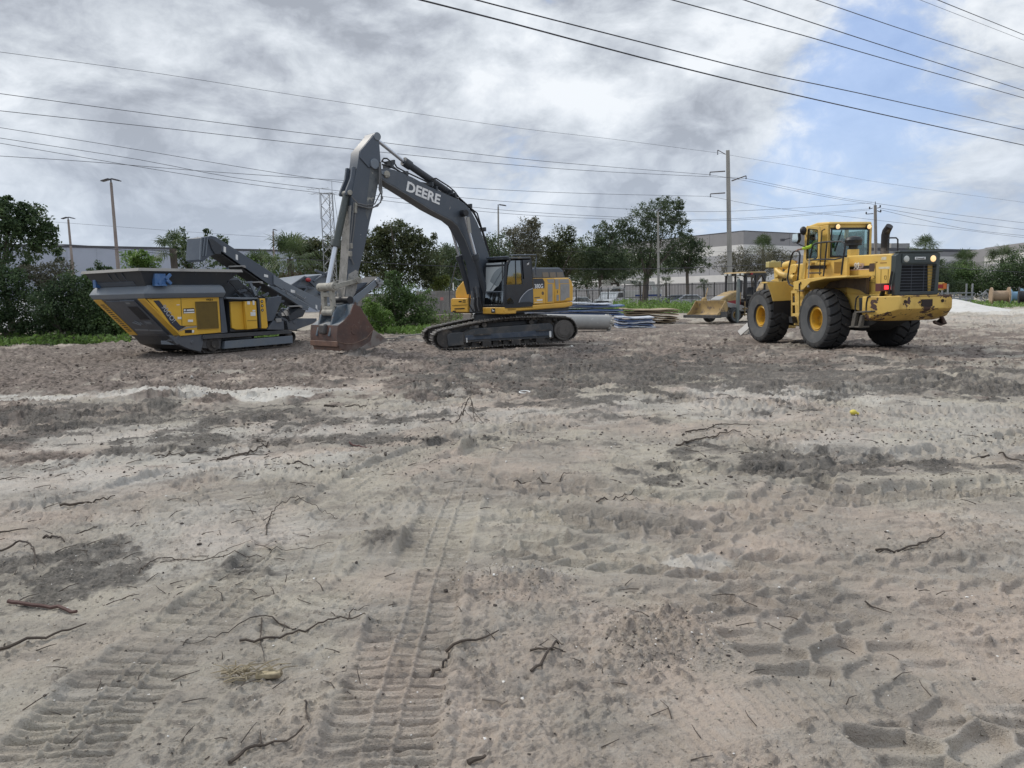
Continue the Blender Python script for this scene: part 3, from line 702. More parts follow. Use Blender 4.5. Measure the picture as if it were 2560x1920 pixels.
    # power box
    b = MB(); b.span((1.0, .05, .72), (2.6, W-.2, 1.9)); b.build('engine_house', SLATED, t)
    b = MB(); P = K.uz([(1360, 745), (1480, 740), (1485, 987), (1405, 978)], -.0, z1)
    b.prism([(1.02, .85), (1.02, 1.80), (1.52, 1.80), (1.55, .77), (1.2, .78)], -.02, .6); b.prism([(1.52, 1.80), (2.03, 1.80), (2.03, .79), (1.55, .77)], -.16, .6)
    pb = b.build('power_box', YELR, t, bevel=.02)
    b = MB(); b.prism([(2.08, 1.86), (2.12, .80), (2.18, .80), (2.18, 1.88)], -.16, .3); b.build('box_frame', SLATED, pb)
    b = MB(); b.prism([(2.2, 1.89), (2.44, 1.89), (2.5, .84), (2.42, .76), (2.2, .78)], -.16, .4); b.build('box_door', YELR, pb, bevel=.02)
    b = MB(); b.prism(U(-.16, (1330, 700), (1600, 705), (1600, 718), (1480, 722), (1330, 716)), -.2, .5); b.build('canopy', SLATEL, t, bevel=.01)
    b = MB()
    for u in (2.28,):
        for z in (1.78, 1.62, 1.46): b.cyl((u, -.168, z), (u, -.15, z), .055, 12)
    b.each('warning_decal', DECALB, pb)
    b = MB()
    for u0, z0, w_, hh in ((1.62, 1.68, .12, .12), (1.86, 1.66, .08, .16), (1.84, 1.42, .12, .06), (1.74, 1.26, .22, .14), (2.262, 1.765, .04, .03), (2.262, 1.605, .04, .03), (2.262, 1.445, .04, .03)): b.span((u0, -.171, z0), (u0+w_, -.15, z0+hh))
    b.each('sticker', WHITE, pb)
    b = MB(); b.span((1.58, -.17, 1.09), (2.0, -.15, 1.10)); b.each('panel_seam', BLACK, pb)
    # machinery between hopper and conveyor
    b = MB(); b.prism([(.8, 1.98), (.85, 2.75), (1.4, 2.75), (2.3, 2.2), (2.9, 1.7), (3.6, 1.1), (3.6, .62), (.8, .62)], .35, W-.4); b.build('crusher_housing', SLATED, t, bevel=.03)
    b = MB()
    rnd = random.Random(3)
    for k in range(26):
        u = rnd.uniform(.9, 3.3); z = rnd.uniform(1.9, 2.6) - max(0, u-1.2)*.5; L_ = rnd.uniform(.2, .6); a = rnd.uniform(-1, 1)
        b.bar((u, rnd.uniform(.05, .3), z), (u+L_*math.cos(a), rnd.uniform(.05, .3), z+L_*math.sin(a)), rnd.uniform(.04, .1), rnd.uniform(.04, .12))
    b.each('hydraulic_block', SLATE, t, bevel=.008)
    b = MB()
    for k in range(14):
        u = rnd.uniform(.9, 3.2); z = 2.35-max(0, u-1)*.45+rnd.uniform(-.3, .2); pts = [(u+.14*j, .02+.06*math.sin(j*1.3+k), z+.16*math.sin(j*.9+k)-.07*j) for j in range(6)]
        b.tube(pts, .016, 6)
    b.each('hose', RUBBER, t, smooth=True)
    b = MB(); b.bar((1.0, 0, 2.6), (1.35, -.05, 2.62), .08, .08); b.bar((1.35, -.05, 2.62), (1.5, -.05, 2.5), .08, .06); b.bar((1.9, 0, 2.5), (2.15, 0, 2.0), .08, .1); b.bar((1.7, .0, 2.48), (2.0, -.02, 2.5), .07, .07); b.each('support_arm', SLATEL, t, bevel=.008)
    b = MB(); b.prism(UA(-.1, (640, 900), (800, 880), (800, 940), (700, 1180), (620, 1190), (600, 1020)), -.1, .2); b.prism(UA(-.1, (700, 1180), (820, 1180), (830, 1290), (620, 1290)), -.12, .3); b.build('side_chute', SLATE, t, bevel=.012)
    b = MB(); b.prism(UA(-.13, (728, 1155), (795, 1150), (798, 1195), (735, 1200)), -.15, -.1); b.build('junction_box', GREYP, t, bevel=.006)
    # near-side rail over the track, tail frame
    b = MB(); b.prism(U(-.1, (1130, 1030), (1870, 985), (1900, 1000), (1900, 1015), (1130, 1065)), -.1, .4); b.build('track_guard', SLATED, t, bevel=.01)
    b = MB(); b.prism(UA(.35, (860, 1170), (1230, 1150), (1230, 1200), (1060, 1260), (960, 1300), (880, 1290)), .35, W-.5); b.cyl((4.2, .33, .95), (4.2, .36, .95), .1, 12); b.build('tail_frame', SLATE, t, bevel=.015)
    b = MB(); b.prism(UA(.3, (885, 1120), (1020, 1025), (1100, 1050), (1060, 1130), (900, 1180)), .3, 1.0); b.build('tail_pan', SLATED, t, bevel=.015)
    # tracks with idlers, frame beam
    ctl = [(-.02, .04), (.8, .03), (2.0, .03), (3.4, .04), (3.78, .16), (3.92, .40), (3.72, .60), (3.0, .63), (1.6, .60), (.6, .60), (-.1, .58), (-.3, .34), (-.22, .14)]
    for v0 in (0.0, W-.5):
        tr = crawler(t, None, ctl, v0, v0+.45, .16, .018)
        b = MB(); b.cyl((.2, v0-.02, .32), (.2, v0+.4, .32), .25, 24); b.cyl((.22, v0-.08, .32), (.22, v0, .32), .12, 20); b.cyl((3.6, v0+.03, .32), (3.6, v0+.4, .32), .22, 24)
        for k in range(7): b.cyl((.85+k*.42, v0+.06, .1), (.85+k*.42, v0+.38, .1), .085, 14)
        for u in (1.3, 2.7): b.cyl((u, v0+.08, .56), (u, v0+.3, .56), .07, 12)
        b.each('track_roller', TRACKM, tr, smooth=True)
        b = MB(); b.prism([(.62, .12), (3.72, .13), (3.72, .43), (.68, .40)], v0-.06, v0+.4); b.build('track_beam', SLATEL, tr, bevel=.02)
    # return conveyor
    vN = .30; vF = 1.05
    b = MB(); b.prism(U(vN, (1195, 168), (1245, 180), (1765, 512), (1765, 615), (1700, 590), (1290, 305), (1195, 250)), vN, vN+.06); b.prism(U(vN, (1195, 168), (1245, 180), (1765, 512), (1765, 615), (1700, 590), (1290, 305), (1195, 250)), vF, vF+.06)
    cv = b.build('conveyor', SLATE, t, bevel=.01)
    b = MB(); b.prism(U(vN, (1195, 200), (1245, 222), (1765, 560), (1765, 575), (1245, 240), (1195, 216)), vN+.06, vF); b.prism(U(vN, (1195, 262), (1290, 318), (1700, 600), (2000, 790), (2000, 802), (1700, 614), (1290, 332), (1195, 276)), vN+.06, vF); b.build('conveyor_belt', RUBBER, cv)
    b = MB(); b.prism(U(vN-.06, (1745, 510), (1830, 560), (1825, 640), (1745, 590)), vN-.06, vN+.02); b.build('hinge_plate', SLATEL, cv, bevel=.008)
    lo = [(1825, 560), (2150, 722), (2150, 815), (2110, 800), (1815, 620)]
    b = MB(); b.prism(U(vN, *lo), vN, vN+.06); b.prism(U(vN, *lo), vF, vF+.06); b.prism(U(vN, (1800, 625), (2110, 800), (2120, 822), (1800, 648)), vN-.03, vN); lw = b.build('conveyor_tail', SLATEL, cv, bevel=.01)
    b = MB(); q = U(vN, (1195, 172), (1240, 330), (1180, 352), (1125, 395), (1100, 380), (1112, 186), (1150, 180))
    b.prism(q, vN-.04, vF+.06); b.build('head_box', SLATE, cv, bevel=.02)
    b = MB()
    for x in (1140, 1165): b.prism(U(vN-.05, (x, 186), (x+9, 186), (x-8, 345), (x-17, 345)), vN-.07, vN-.03)
    b.prism(U(vN-.05, (1110, 190), (1122, 190), (1112, 380), (1100, 380)), vN-.07, vN-.03); b.each('box_rib', SLATEL, cv)
    b = MB(); b.prism(U(vN-.05, (1175, 200), (1200, 190), (1290, 260), (1280, 330), (1230, 330), (1200, 280)), vN-.1, vN); b.build('drive_cover', SLATED, cv, bevel=.01)
    b = MB()
    for x, y, w_ in ((1420, 430, 130), (1570, 568, 130), (1930, 775, 110)): b.prism(U(vN-.06, (x-60, y), (x+w_-60, y-4), (x+w_-50, y+18), (x+w_-65, y+18), (x+w_-80, y+8), (x-60, y+12)), vN-.1, vN-.0)
    b.each('bracket', GREYP, cv, bevel=.005)
    b = MB()
    for x, y, w_, hh in ((1310, 262, 20, 48), (1415, 330, 18, 44), (1660, 502, 34, 22), (1890, 635, 38, 24), (2105, 765, 14, 38)): b.prism(U(vN-.005, (x, y), (x+w_, y+8), (x+w_, y+hh+8), (x, y+hh)), vN-.008, vN+.01)
    b.each('sticker', WHITE, cv)
    b = MB()
    for x in (1850, 1930): 
        P = U(vN-.06, (x, 640), (x+8, 672), (x+80, 715), (x+92, 700)); b.tube([(p[0], vN-.05, p[1]) for p in P], .016, 6)
    b.each('grab_rail', STEELG, cv)
    # screen box and discharge conveyor at the far right
    vS = .9
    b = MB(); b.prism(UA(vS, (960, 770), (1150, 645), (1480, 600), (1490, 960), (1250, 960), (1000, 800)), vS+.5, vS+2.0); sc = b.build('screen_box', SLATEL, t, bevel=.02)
    b = MB()
    for a_, c_ in (((960, 775), (1160, 640)), ((1160, 640), (1290, 760)), ((1100, 690), (1000, 790)), ((1290, 560), (1480, 640)), ((1270, 700), (1480, 560)), ((1050, 760), (1260, 780)), ((1130, 860), (1200, 760)), ((1340, 860), (1480, 690))):
        P = UA(vS, a_, c_); b.bar((P[0][0], vS+.4, P[0][1]), (P[1][0], vS+.4, P[1][1]), .09, .09)
    b.each('screen_strut', SLATE, sc, bevel=.008)
    b = MB(); P = UA(vS, (1185, 680)); b.ball((P[0][0], vS+.3, P[0][1]), .09, 10, (1.5, 1, 1)); b.build('red_motor', pm('red motor', (.35, .03, .03), .5), sc, smooth=True)
    b = MB(); q = UA(vS, (1630, 930), (1800, 800), (1985, 645), (2000, 660), (2020, 700), (1850, 850), (1700, 985), (1660, 985)); b.prism(q, vS, vS+.06); b.prism(q, vS+.9, vS+.96); dc = b.build('discharge_conveyor', SLATEL, t, bevel=.01)
    b = MB(); b.prism(UA(vS, (1650, 900), (1985, 640), (1995, 655), (1660, 925)), vS+.06, vS+.9); b.build('conveyor_belt', RUBBER, dc)
    b = MB(); P = UA(vS, (1960, 690), (2010, 700), (1990, 750)); 
    for p in P: b.cyl((p[0], vS-.05, p[1]), (p[0], vS+1.0, p[1]), .09, 14)
    b.bar((P[0][0], vS-.04, P[0][1]-.1), (P[1][0]+.1, vS-.04, P[1][1]-.1), .06, .1); b.build('head_roller', STEELG, dc, smooth=True)
    b = MB(); P = UA(vS, (1640, 800), (1760, 715), (1790, 770)); b.prism(UA(vS, (1600, 780), (1740, 700), (1800, 715), (1890, 710), (1800, 800), (1640, 880)), vS+.2, vS+.7); b.build('transfer_hood', SLATE, dc, bevel=.01)
    return t
build_crusher()
# ------------------------------------------------------------------ excavator
def deer(mb, c, s, v):
    """small leaping animal silhouette of the round badge, in the u-z plane"""
    P = [(-.42, -.05), (-.30, .08), (-.05, .12), (.15, .18), (.22, .38), (.30, .42), (.27, .24), (.42, .14), (.38, .06), (.26, .06), (.20, -.06), (.34, -.22), (.28, -.28), (.10, -.10), (-.14, -.12), (-.26, -.26), (-.40, -.32), (-.24, -.12), (-.34, -.06)]
    mb.prism([(c[0]-x*s, c[1]+y*s) for x, y in P], v, v+.006)
def build_excavator():
    U = Frame((-2.45, 26.5, 0), R_(13), .03); t = thing('excavator', 'grey and yellow excavator with folded boom and rust brown bucket', 'excavator', U)
    T = Frame((-.43, 28.71, 0), R_(225))
    z3 = zoomer(1020, 600, 4.809); z2 = zoomer(720, 300, 2.765); zC = zoomer(900, 320, 4.8806); zA = zoomer(540, 560, 4.88)
    V = lambda v, *p: T.uz(p, v, z3)
    B2 = lambda v, *p: T.uz(p, v, z2)
    BC = lambda v, *p: T.uz(p, v, zC)
    BA = lambda v, *p: T.uz(p, v, zA)
    # ---- undercarriage
    ctl = [(.15, .03), (1.2, .02), (2.5, .02), (3.8, .02), (4.55, .03), (4.9, .2), (4.98, .46), (4.78, .80), (4.3, .91), (3.4, .96), (2.4, .97), (1.3, .87), (.45, .74), (-.05, .64), (-.24, .42), (-.14, .16)]
    for v0, far in ((0.0, 0), (2.55, 1)):
        tr = crawler(t, U, ctl, v0, v0+.75, .20, .035)
        b = MB(); b.cyl((4.48, v0+.0, .42), (4.48, v0+.6, .42), .36, 28); b.cyl((4.48, v0-.03, .42), (4.48, v0, .42), .27, 28); b.cyl((4.48, v0-.05, .42), (4.48, v0, .42), .20, 28)
        for k in range(18):
            a = 2*math.pi*k/18; b.cyl((4.48+.235*math.cos(a), v0-.042, .42+.235*math.sin(a)), (4.48+.235*math.cos(a), v0, .42+.235*math.sin(a)), .016, 8)
        for k in range(15):
            a = 2*math.pi*k/15; b.box((4.48+.39*math.cos(a), v0+.33, .42+.39*math.sin(a)), (.07, .09, .07), Matrix.Rotation(-a, 3, 'Y'))
        b.build('sprocket', pm('dusty sprocket', (.105, .095, .085), .7, c2=(.06, .055, .05), s2=4), tr, bevel=.006)
        b = MB(); b.cyl((.22, v0+.06, .38), (.22, v0+.6, .38), .31, 26); b.build('idler', TRACKM, tr, smooth=True)
        b = MB()
        for k in range(9): b.cyl((.85+k*.38, v0+.16, .11), (.85+k*.38, v0+.58, .11), .10, 14)
        b.each('bottom_roller', TRACKM, tr, smooth=True)
        b = MB()
        for u in (1.62, 3.32): b.cyl((u, v0+.12, .76), (u, v0+.5, .76), .085, 14); 
        b.each('carrier_roller', TRACKM, tr, smooth=True)
        b = MB(); b.prism([(.85, .20), (4.1, .17), (4.1, .60), (3.95, .70), (1.2, .66), (.85, .52)], v0+.06, v0+.55); b.prism([(.28, .10), (.84, .12), (.85, .55), (.4, .56), (.26, .50)], v0+.02, v0+.6)
        tb = b.build('track_frame', pm('muddy track frame', (.05, .055, .06), .65, c2=(.11, .10, .09), s2=2, c3=(.16, .14, .12), s3=9, lo3=.6, hi3=.75), tr, bevel=.02)
        b = MB(); b.prism([(.9, .28), (4.05, .26), (4.05, .46), (.9, .44)], v0+.03, v0+.07); b.build('side_plate', pm('blue grey plate', (.045, .06, .085), .55, c2=(.09, .1, .115), s2=4), tb, bevel=.008)
        b = MB(); b.span((1.2, v0-.02, .42), (1.8, v0+.07, .46)); b.span((3.45, v0-.02, .44), (4.0, v0+.07, .475)); b.each('step', TRACKM, tb)
        b = MB()
        for u in (1.5, 2.55, 3.45): b.span((u, v0+.04, .04), (u+.32, v0+.14, .2))
        b.each('track_guide', TRACKM, tb, bevel=.01)
        b = MB(); b.span((.93, v0+.018, .20), (.97, v0+.03, .36)); b.prism([(3.93, .28), (4.0, .28), (4.0, .22), (3.965, .19), (3.93, .22)], v0+.018, v0+.03); b.span((3.93, v0+.018, .28), (4.0, v0+.03, .42)); b.each('sticker', WHITE, tb)
    b = MB(); b.span((1.5, .5, .42), (3.6, 2.8, .82)); b.lathe([(.9, .8), (.95, .84), (.95, 1.1), (.85, 1.16)], (2.5, 1.7, 0), (0, 0, 1), 40); b.build('car_body', SLATED, t, U, bevel=.02)
    # ---- upper structure
    b = MB(); b.span((-2.35, -1.4, 1.20), (1.0, 1.4, 1.36)); b.lathe([(.8, 1.05), (.8, 1.21)], (0.1, 0, 0), (0, 0, 1), 36); b.build('platform', SLATED, t, T, bevel=.015)
    b = MB(); pan = V(1.5, (1185, 805), (1985, 740), (1985, 790), (1900, 812), (1190, 868)); b.prism(pan, 1.1, 1.5); skp = b.build('side_skirt', YEL, t, T, bevel=.05, seg=3)
    b = MB(); b.prism(V(1.5, (1500, 460), (1655, 458), (1655, 765), (1505, 770)), 1.0, 1.5); pnl = b.build('side_panel', YEL, t, T, bevel=.012)
    b = MB(); b.prism(V(1.5, (1657, 458), (1760, 455), (1760, 757), (1657, 764)), .6, 1.5); b.build('engine_door', YEL, t, T, bevel=.012)
    b = MB(); b.prism(V(1.5, (1762, 455), (1935, 452), (1972, 490), (1990, 560), (1990, 735), (1762, 757)), -1.4, 1.5); cw = b.build('counterweight', YEL, t, T, bevel=.06, seg=3)
    b = MB(); b.prism([(-1.4, 1.38), (-1.4, 2.2), (1.4, 2.2), (1.4, 1.38)], -1.9, -.35, 'u'); b.build('engine_bay', SLATED, t, T)
    b = MB()
    for P in (((1680, 530), (1735, 528), (1735, 735), (1680, 742)), ((1668, 472), (1755, 470), (1755, 515), (1690, 518)), ((1785, 660), (1812, 658), (1812, 730), (1785, 733)), ((1765, 470), (1810, 470), (1810, 590), (1775, 592))): b.prism(V(1.5, *P), 1.49, 1.507)
    b.prism(V(1.5, (1822, 472), (1930, 470), (1935, 520), (1822, 522)), 1.49, 1.507); b.prism(V(1.5, (1830, 530), (1940, 526), (1942, 690), (1908, 695), (1885, 722), (1830, 730)), 1.49, 1.507)
    b.each('vent_panel', GREYP, pnl)
    b = MB(); b.prism(V(1.5, (1502, 464), (1618, 462), (1640, 500), (1640, 580), (1506, 585)), 1.49, 1.506); b.build('number_plate', pm('dark name decal', (.03, .035, .045), .4), pnl)
    P = V(1.508, (1512, 560), (1632, 555)); c = ((P[0][0]+P[1][0])/2, 1.508, (P[0][1]+P[1][1])/2)
    lettering('380G', c, (P[1][0]-P[0][0], 0, P[1][1]-P[0][1]), (0, 0, 1), .215, DECALW, pnl, weight=.004, sx=.98)
    b = MB(); b.prism(V(1.5, (1548, 712), (1616, 708), (1616, 730), (1548, 734)), 1.49, 1.503); b.prism(V(1.5, (1520, 752), (1618, 744), (1618, 748), (1520, 756)), 1.49, 1.503); b.each('sticker', DECALW, pnl)
    b = MB(); b.prism(V(1.5, (1520, 688), (1585, 682), (1585, 696), (1520, 702)), 1.49, 1.503); b.prism(V(1.5, (1792, 606), (1800, 606), (1800, 640), (1792, 640)), 1.49, 1.509); q = V(1.5, (1620, 640))[0]; b.cyl((q[0], 1.49, q[1]), (q[0], 1.503, q[1]), .07, 7); b.each('badge', pm('brown badge', (.16, .11, .06), .6), pnl)
    # engine hood
    hp = V(.9, (1500, 345), (1530, 332), (1825, 332), (1865, 365), (1890, 440), (1890, 465), (1500, 465))
    b = MB(); b.prism(hp, -.9, .9); hd = b.build('engine_hood', SLATE, t, T, bevel=.05, seg=3)
    b = MB()
    for a in ((1612, 1690), (1700, 1778), (1786, 1868)): b.prism(V(.9, (a[0], 388), (a[1]-8, 386), (a[1], 445), (a[0]+6, 448)), .89, .912)
    b.each('hood_grille', pm('dusty hood grille', (.19, .175, .155), .8), hd)
    # cab
    b = MB(); side = V(1.5, (1165, 790), (1172, 560), (1190, 300), (1235, 220), (1475, 214), (1490, 350), (1505, 770))
    inner = V(1.5, (1190, 772), (1192, 560), (1215, 290), (1240, 245), (1462, 238), (1478, 600), (1490, 760))
    us = [p[0] for p in side]
    v1, v0 = 1.5, .40
    for vv in (v1, v0): b.prism(side, vv-.05, vv) if vv == v0 else None
    # pillars and roof rails as bars around the near side
    def loop(P, v, w_): 
        for k in range(len(P)):
            a, c_ = P[k], P[(k+1) % len(P)]; b.bar((a[0], v, a[1]), (c_[0], v, c_[1]), .07, w_)
    fr = side
    loop(fr, v1-.035, .07)
    f0, f1 = fr[0], fr[3]
    for P in (fr[0], fr[2], fr[3]): b.bar((P[0], v0, P[1]), (P[0], v1, P[1]), .07, .07)
    for k in range(3): b.bar((fr[k][0], v0+.03, fr[k][1]), (fr[k+1][0], v0+.03, fr[k+1][1]), .07, .07)
    b.prism([fr[4], fr[5], fr[6], (fr[6][0]-.02, fr[6][1]), (fr[4][0]-.03, fr[4][1])], v0, v1); b.span((-.25, v0, 1.36), (fr[0][0], v1, 1.47))
    cb = b.build('cab', pm('cab frame paint', (.022, .026, .032), .4), t, T, bevel=.012)
    b = MB(); rp = V(v1, (1185, 240), (1205, 185), (1230, 178), (1475, 178), (1485, 215), (1235, 222)); b.prism([(fr[3][0]+.12, 3.07), (fr[3][0]+.05, 3.15), (fr[4][0]-.02, 3.18), (fr[4][0]-.02, 3.10)], v0-.02, v1+.01)
    b.build('cab_roof', pm('cab roof paint', (.05, .057, .06), .45, c2=(.24, .2, .14), s2=5, lo=.55, hi=.7), cb, None, bevel=.03)
    # door with windows on the near side
    b = MB(); dp = V(1.5, (1180, 775), (1182, 540), (1370, 535), (1378, 470), (1490, 468), (1502, 600), (1502, 765)); b.prism(dp, 1.46, 1.505); b.prism(V(1.5, (1378, 240), (1470, 238), (1490, 470), (1395, 480)), 1.47, 1.506); dr = b.build('door', pm('cab door paint', (.026, .031, .04), .28, c2=(.038, .045, .055), s2=1.5), cb, None, bevel=.008)
    b = MB(); b.prism(V(1.5, (1190, 535), (1214, 300), (1238, 248), (1360, 245), (1375, 532)), 1.475, 1.485); b.build('door_window', GLASSD, dr)
    b = MB(); a_, c_ = V(1.5, (1295, 248), (1300, 530)); b.bar((a_[0], 1.49, a_[1]), (c_[0], 1.49, c_[1]), .02, .03, (0, 1, 0)); a_, c_ = V(1.5, (1362, 245), (1378, 532)); b.bar((a_[0], 1.49, a_[1]), (c_[0], 1.49, c_[1]), .03, .03, (0, 1, 0)); b.build('window_bar', SLATED, dr)
    b = MB(); b.prism(V(1.5, (1330, 750), (1365, 680), (1420, 615), (1500, 580), (1503, 760), (1460, 740)), 1.50, 1.512); b.build('door_swoosh', SLATE, dr)
    b = MB(); b.tube([(p[0], 1.515, p[1]) for p in V(1.5, (1330, 752), (1348, 705), (1390, 650), (1440, 605), (1500, 580))], .012, 6); b.build('swoosh_edge', DECALG, dr)
    b = MB(); b.prism(V(1.5, (1190, 755), (1190, 720), (1225, 690), (1258, 720), (1275, 765), (1200, 770)), 1.50, 1.51); b.build('door_window', GLASSD, dr)
    q = V(1.5, (1440, 288))[0]; b = MB(); b.cyl((q[0], 1.50, q[1]), (q[0], 1.508, q[1]), .085, 20); bd = b.build('badge', DECALB, dr); b = MB(); deer(b, q, .15, 1.508); b.build('badge_emblem', DECALW, bd)
    # windscreen in two panes, half of it covered in dust
    wp = T.vz([(925, 290), (945, 262), (1155, 255), (1140, 610), (915, 632)], fr[2][0], z3)
    fz = lambda z: fr[0][0]+(fr[2][0]-fr[0][0])*((z-fr[0][1])/(fr[2][1]-fr[0][1]))
    def pane(z0, z1, a, c, off, mt_, nm):
        bb = MB(); bb.add([(fz(z0)+off, a, z0), (fz(z0)+off, c, z0), (fz(z1)+off, c, z1), (fz(z1)+off, a, z1)], [(0, 1, 2, 3)]); return bb.build(nm, mt_, cb, None)
    pane(1.98, 2.98, v0+.06, v1-.1, .01, GLASS, 'windscreen'); pane(1.53, 1.95, v0+.06, v1-.1, .01, GLASSD, 'lower_windscreen')
    dz = MB(); wipe = [(v0+.08, 2.0), (v1-.4, 2.0), (v1-.36, 2.12), (v1-.12, 2.5), (v1-.12, 2.82), (v1-.3, 2.82), (v0+.5, 2.75), (v0+.28, 2.6), (v0+.16, 2.4), (v0+.1, 2.2)]
    dusty = pm('dust film on glass', (.42, .45, .45), .6); 
    dz.add([(fz(z)+.016, v, z) for v, z in [(v0+.07, 1.99), (v1-.62, 1.99), (v1-.5, 2.1), (v1-.36, 2.16), (v1-.3, 2.25), (v1-.14, 2.42), (v1-.12, 2.97), (v0+.07, 2.97)]], [tuple(range(8))]); dz.build('dust_film', dusty, cb)
    dz = MB(); arc = [(v1-.13, 2.44)]+[(v1-.13-.7*math.sin(a), 2.10+.72*math.cos(a)) for a in [0, .25, .5, .75, 1.0, 1.25]]+[(v1-.42, 2.13), (v1-.3, 2.26)]
    dz.add([(fz(z)+.02, v, z) for v, z in arc], [tuple(range(len(arc)))]); dz.build('wiped_glass', pm('wiped glass', (.20, .23, .24), .15), cb)
    b = MB(); b.bar((fz(1.965)+.02, v0+.03, 1.965), (fz(1.965)+.02, v1-.05, 1.965), .03, .03); b.bar((fz(2.0)+.03, v1-.75, 2.02), (fz(2.75)+.03, v1-.2, 2.7), .015, .015); b.each('wiper', SLATEL, cb)
    b = MB(); b.span((.15, .65, 1.5), (.7, 1.2, 1.95)); b.prism([(.12, 1.9), (.3, 1.9), (.2, 2.65), (.08, 2.65)], .68, 1.18); b.bar((.75, .75, 1.5), (.82, .75, 2.1), .08, .2); b.build('seat', BLACK, cb, bevel=.04)
    # roof lamp bar and hand rail
    b = MB(); b.tube([(p[0], 1.45, p[1]) for p in V(1.45, (1220, 182), (1540, 178), (1545, 215), (1530, 330), (1540, 425))], .022, 6); b.tube([(fr[3][0]+.1, v0, 3.16), (fr[3][0]+.1, v1, 3.16)], .03, 8); b.tube([(p[0], 1.4, p[1]) for p in V(1.4, (1490, 332), (1545, 332))], .018, 6); b.each('hand_rail', SLATE, t, T)
    b = MB(); b.tube([(fz(2.0)+.12, v1-.02, 2.4+.1*k+(.02 if k % 2 else -.02)) for k in range(7)], .02, 6); b.build('mirror_bracket', BLACK, cb)
    # front platform, right-hand tank, steps
    b = MB(); fp = V(1.5, (905, 870), (1190, 868), (1180, 805), (905, 800)); q = T.vz([(905, 872), (1180, 868)], fr[0][0], z3)
    b.span((.6, .4, 1.18), (fr[0][0]+.04, 1.5, 1.42)); b.build('front_skirt', YEL, t, T, bevel=.03)
    c_ = (fr[0][0]-.15, 1.30); b = MB(); cx = (.88, 1.12)
    b = MB(); uF = fr[0][0]+.045; b.prism([(.86, 1.23), (1.05, 1.23), (1.05, 1.38), (.86, 1.38)], uF, uF+.004, 'u'); bg_ = b.build('badge', DECALB, t, T); b = MB()
    P = [(-.42, -.05), (-.30, .08), (-.05, .12), (.15, .18), (.22, .38), (.30, .42), (.27, .24), (.42, .14), (.38, .06), (.26, .06), (.20, -.06), (.34, -.22), (.28, -.28), (.10, -.10), (-.14, -.12), (-.26, -.26), (-.40, -.32), (-.24, -.12), (-.34, -.06)]
    b.prism([(.955-x*.16, 1.305+y*.16) for x, y in P], uF+.004, uF+.008, 'u'); b.build('badge_emblem', DECALW, bg_)
    uT = fr[0][0]
    b = MB(); pp = T.vz([(512, 868), (512, 712), (530, 700), (715, 696), (722, 872)], uT, z3); b.prism(pp, uT-.5, uT, 'u'); tk = b.build('tool_box', YEL, t, T, bevel=.035, seg=3)
    b = MB(); pp = T.vz([(565, 700), (568, 620), (590, 570), (650, 500), (715, 490), (830, 492), (830, 700)], uT-.25, z3); b.prism(pp, uT-1.4, uT-.25, 'u'); b.build('fuel_tank', YEL, t, T, bevel=.05, seg=3)
    b = MB()
    for P in (((612, 732), (645, 730), (645, 744), (612, 746)), ((660, 722), (692, 720), (692, 728), (660, 730)), ((660, 742), (692, 740), (692, 748), (660, 750)), ((560, 822), (680, 816), (680, 828), (560, 834)), ((540, 850), (575, 848), (575, 862), (540, 866)), ((530, 785), (715, 776), (715, 779), (530, 788))): b.prism(T.vz(P, uT, z3), uT-.02, uT+.012, 'u')
    b.each('box_slot', DECALB, tk)
    # hand rail of the right side
    P = T.vz([(585, 270), (500, 600), (498, 800), (530, 872)], uT-.05, z3); b = MB(); b.tube([(uT-.05, p[0], p[1]) for p in P], .022, 6)
    P = T.vz([(555, 455), (600, 482), (700, 482), (725, 470), (710, 250), (640, 215)], uT-.6, z3); b.tube([(uT-.6, p[0], p[1]) for p in P], .018, 6); b.each('guard_rail', SLATE, t, T, smooth=True)
    b = MB(); rr = random.Random(2)
    for k in range(7):
        x0 = 735+20*k; P = V(.5, (x0+rr.uniform(-8, 8), 600+rr.uniform(-40, 40)), (x0+20+rr.uniform(-20, 10), 680), (x0+8+rr.uniform(-10, 30), 780), (x0+40+rr.uniform(-20, 10), 855)); b.tube([(p[0], .5+.03*(k % 3), p[1]) for p in P], .021, 6)
    for k, q_ in enumerate(b.islands()): q_.build('boom_foot_hose', HOSED if k % 3 == 1 else RUBBER, t, T, smooth=True)
    b = MB(); b.prism(V(.4, (800, 700), (860, 680), (890, 860), (780, 870)), .2, .4); b.build('boom_foot_bracket', SLATED, t, T, bevel=.02)
    # ---- boom
    bw = .26
    up = [(660, 345), (720, 352), (820, 385), (930, 440), (1030, 500), (1106, 560)]
    boom = BC(bw, (250, 500), (330, 492), (420, 510), (640, 600), (860, 720), (1060, 812), (1180, 860), (1270, 915), (1350, 1000), (1430, 1150), (1500, 1330), (1590, 1600), (1650, 1850), (1660, 2150), (1500, 2200), (1470, 2100), (1450, 1880), (1405, 1640), (1290, 1360), (1190, 1185), (1110, 1120), (1000, 1065), (850, 985), (560, 800), (420, 712), (330, 665), (240, 600), (232, 550))
    b = MB(); b.prism(boom, -bw, bw); bo = b.build('boom', STICKM, t, T, bevel=.012)
    lp = []
    for z, s in ((BC(bw+.005, (250, 618), (330, 672), (420, 722), (560, 806), (850, 992), (1000, 1072), (1110, 1128), (1190, 1195), (1285, 1370), (1390, 1640)), 1),):
        b = MB(); b.tube([(p[0], bw+.004, p[1]) for p in z], .014, 6); b.build('weld_seam', pm('pale edge wear', (.16, .17, .18), .5), bo)
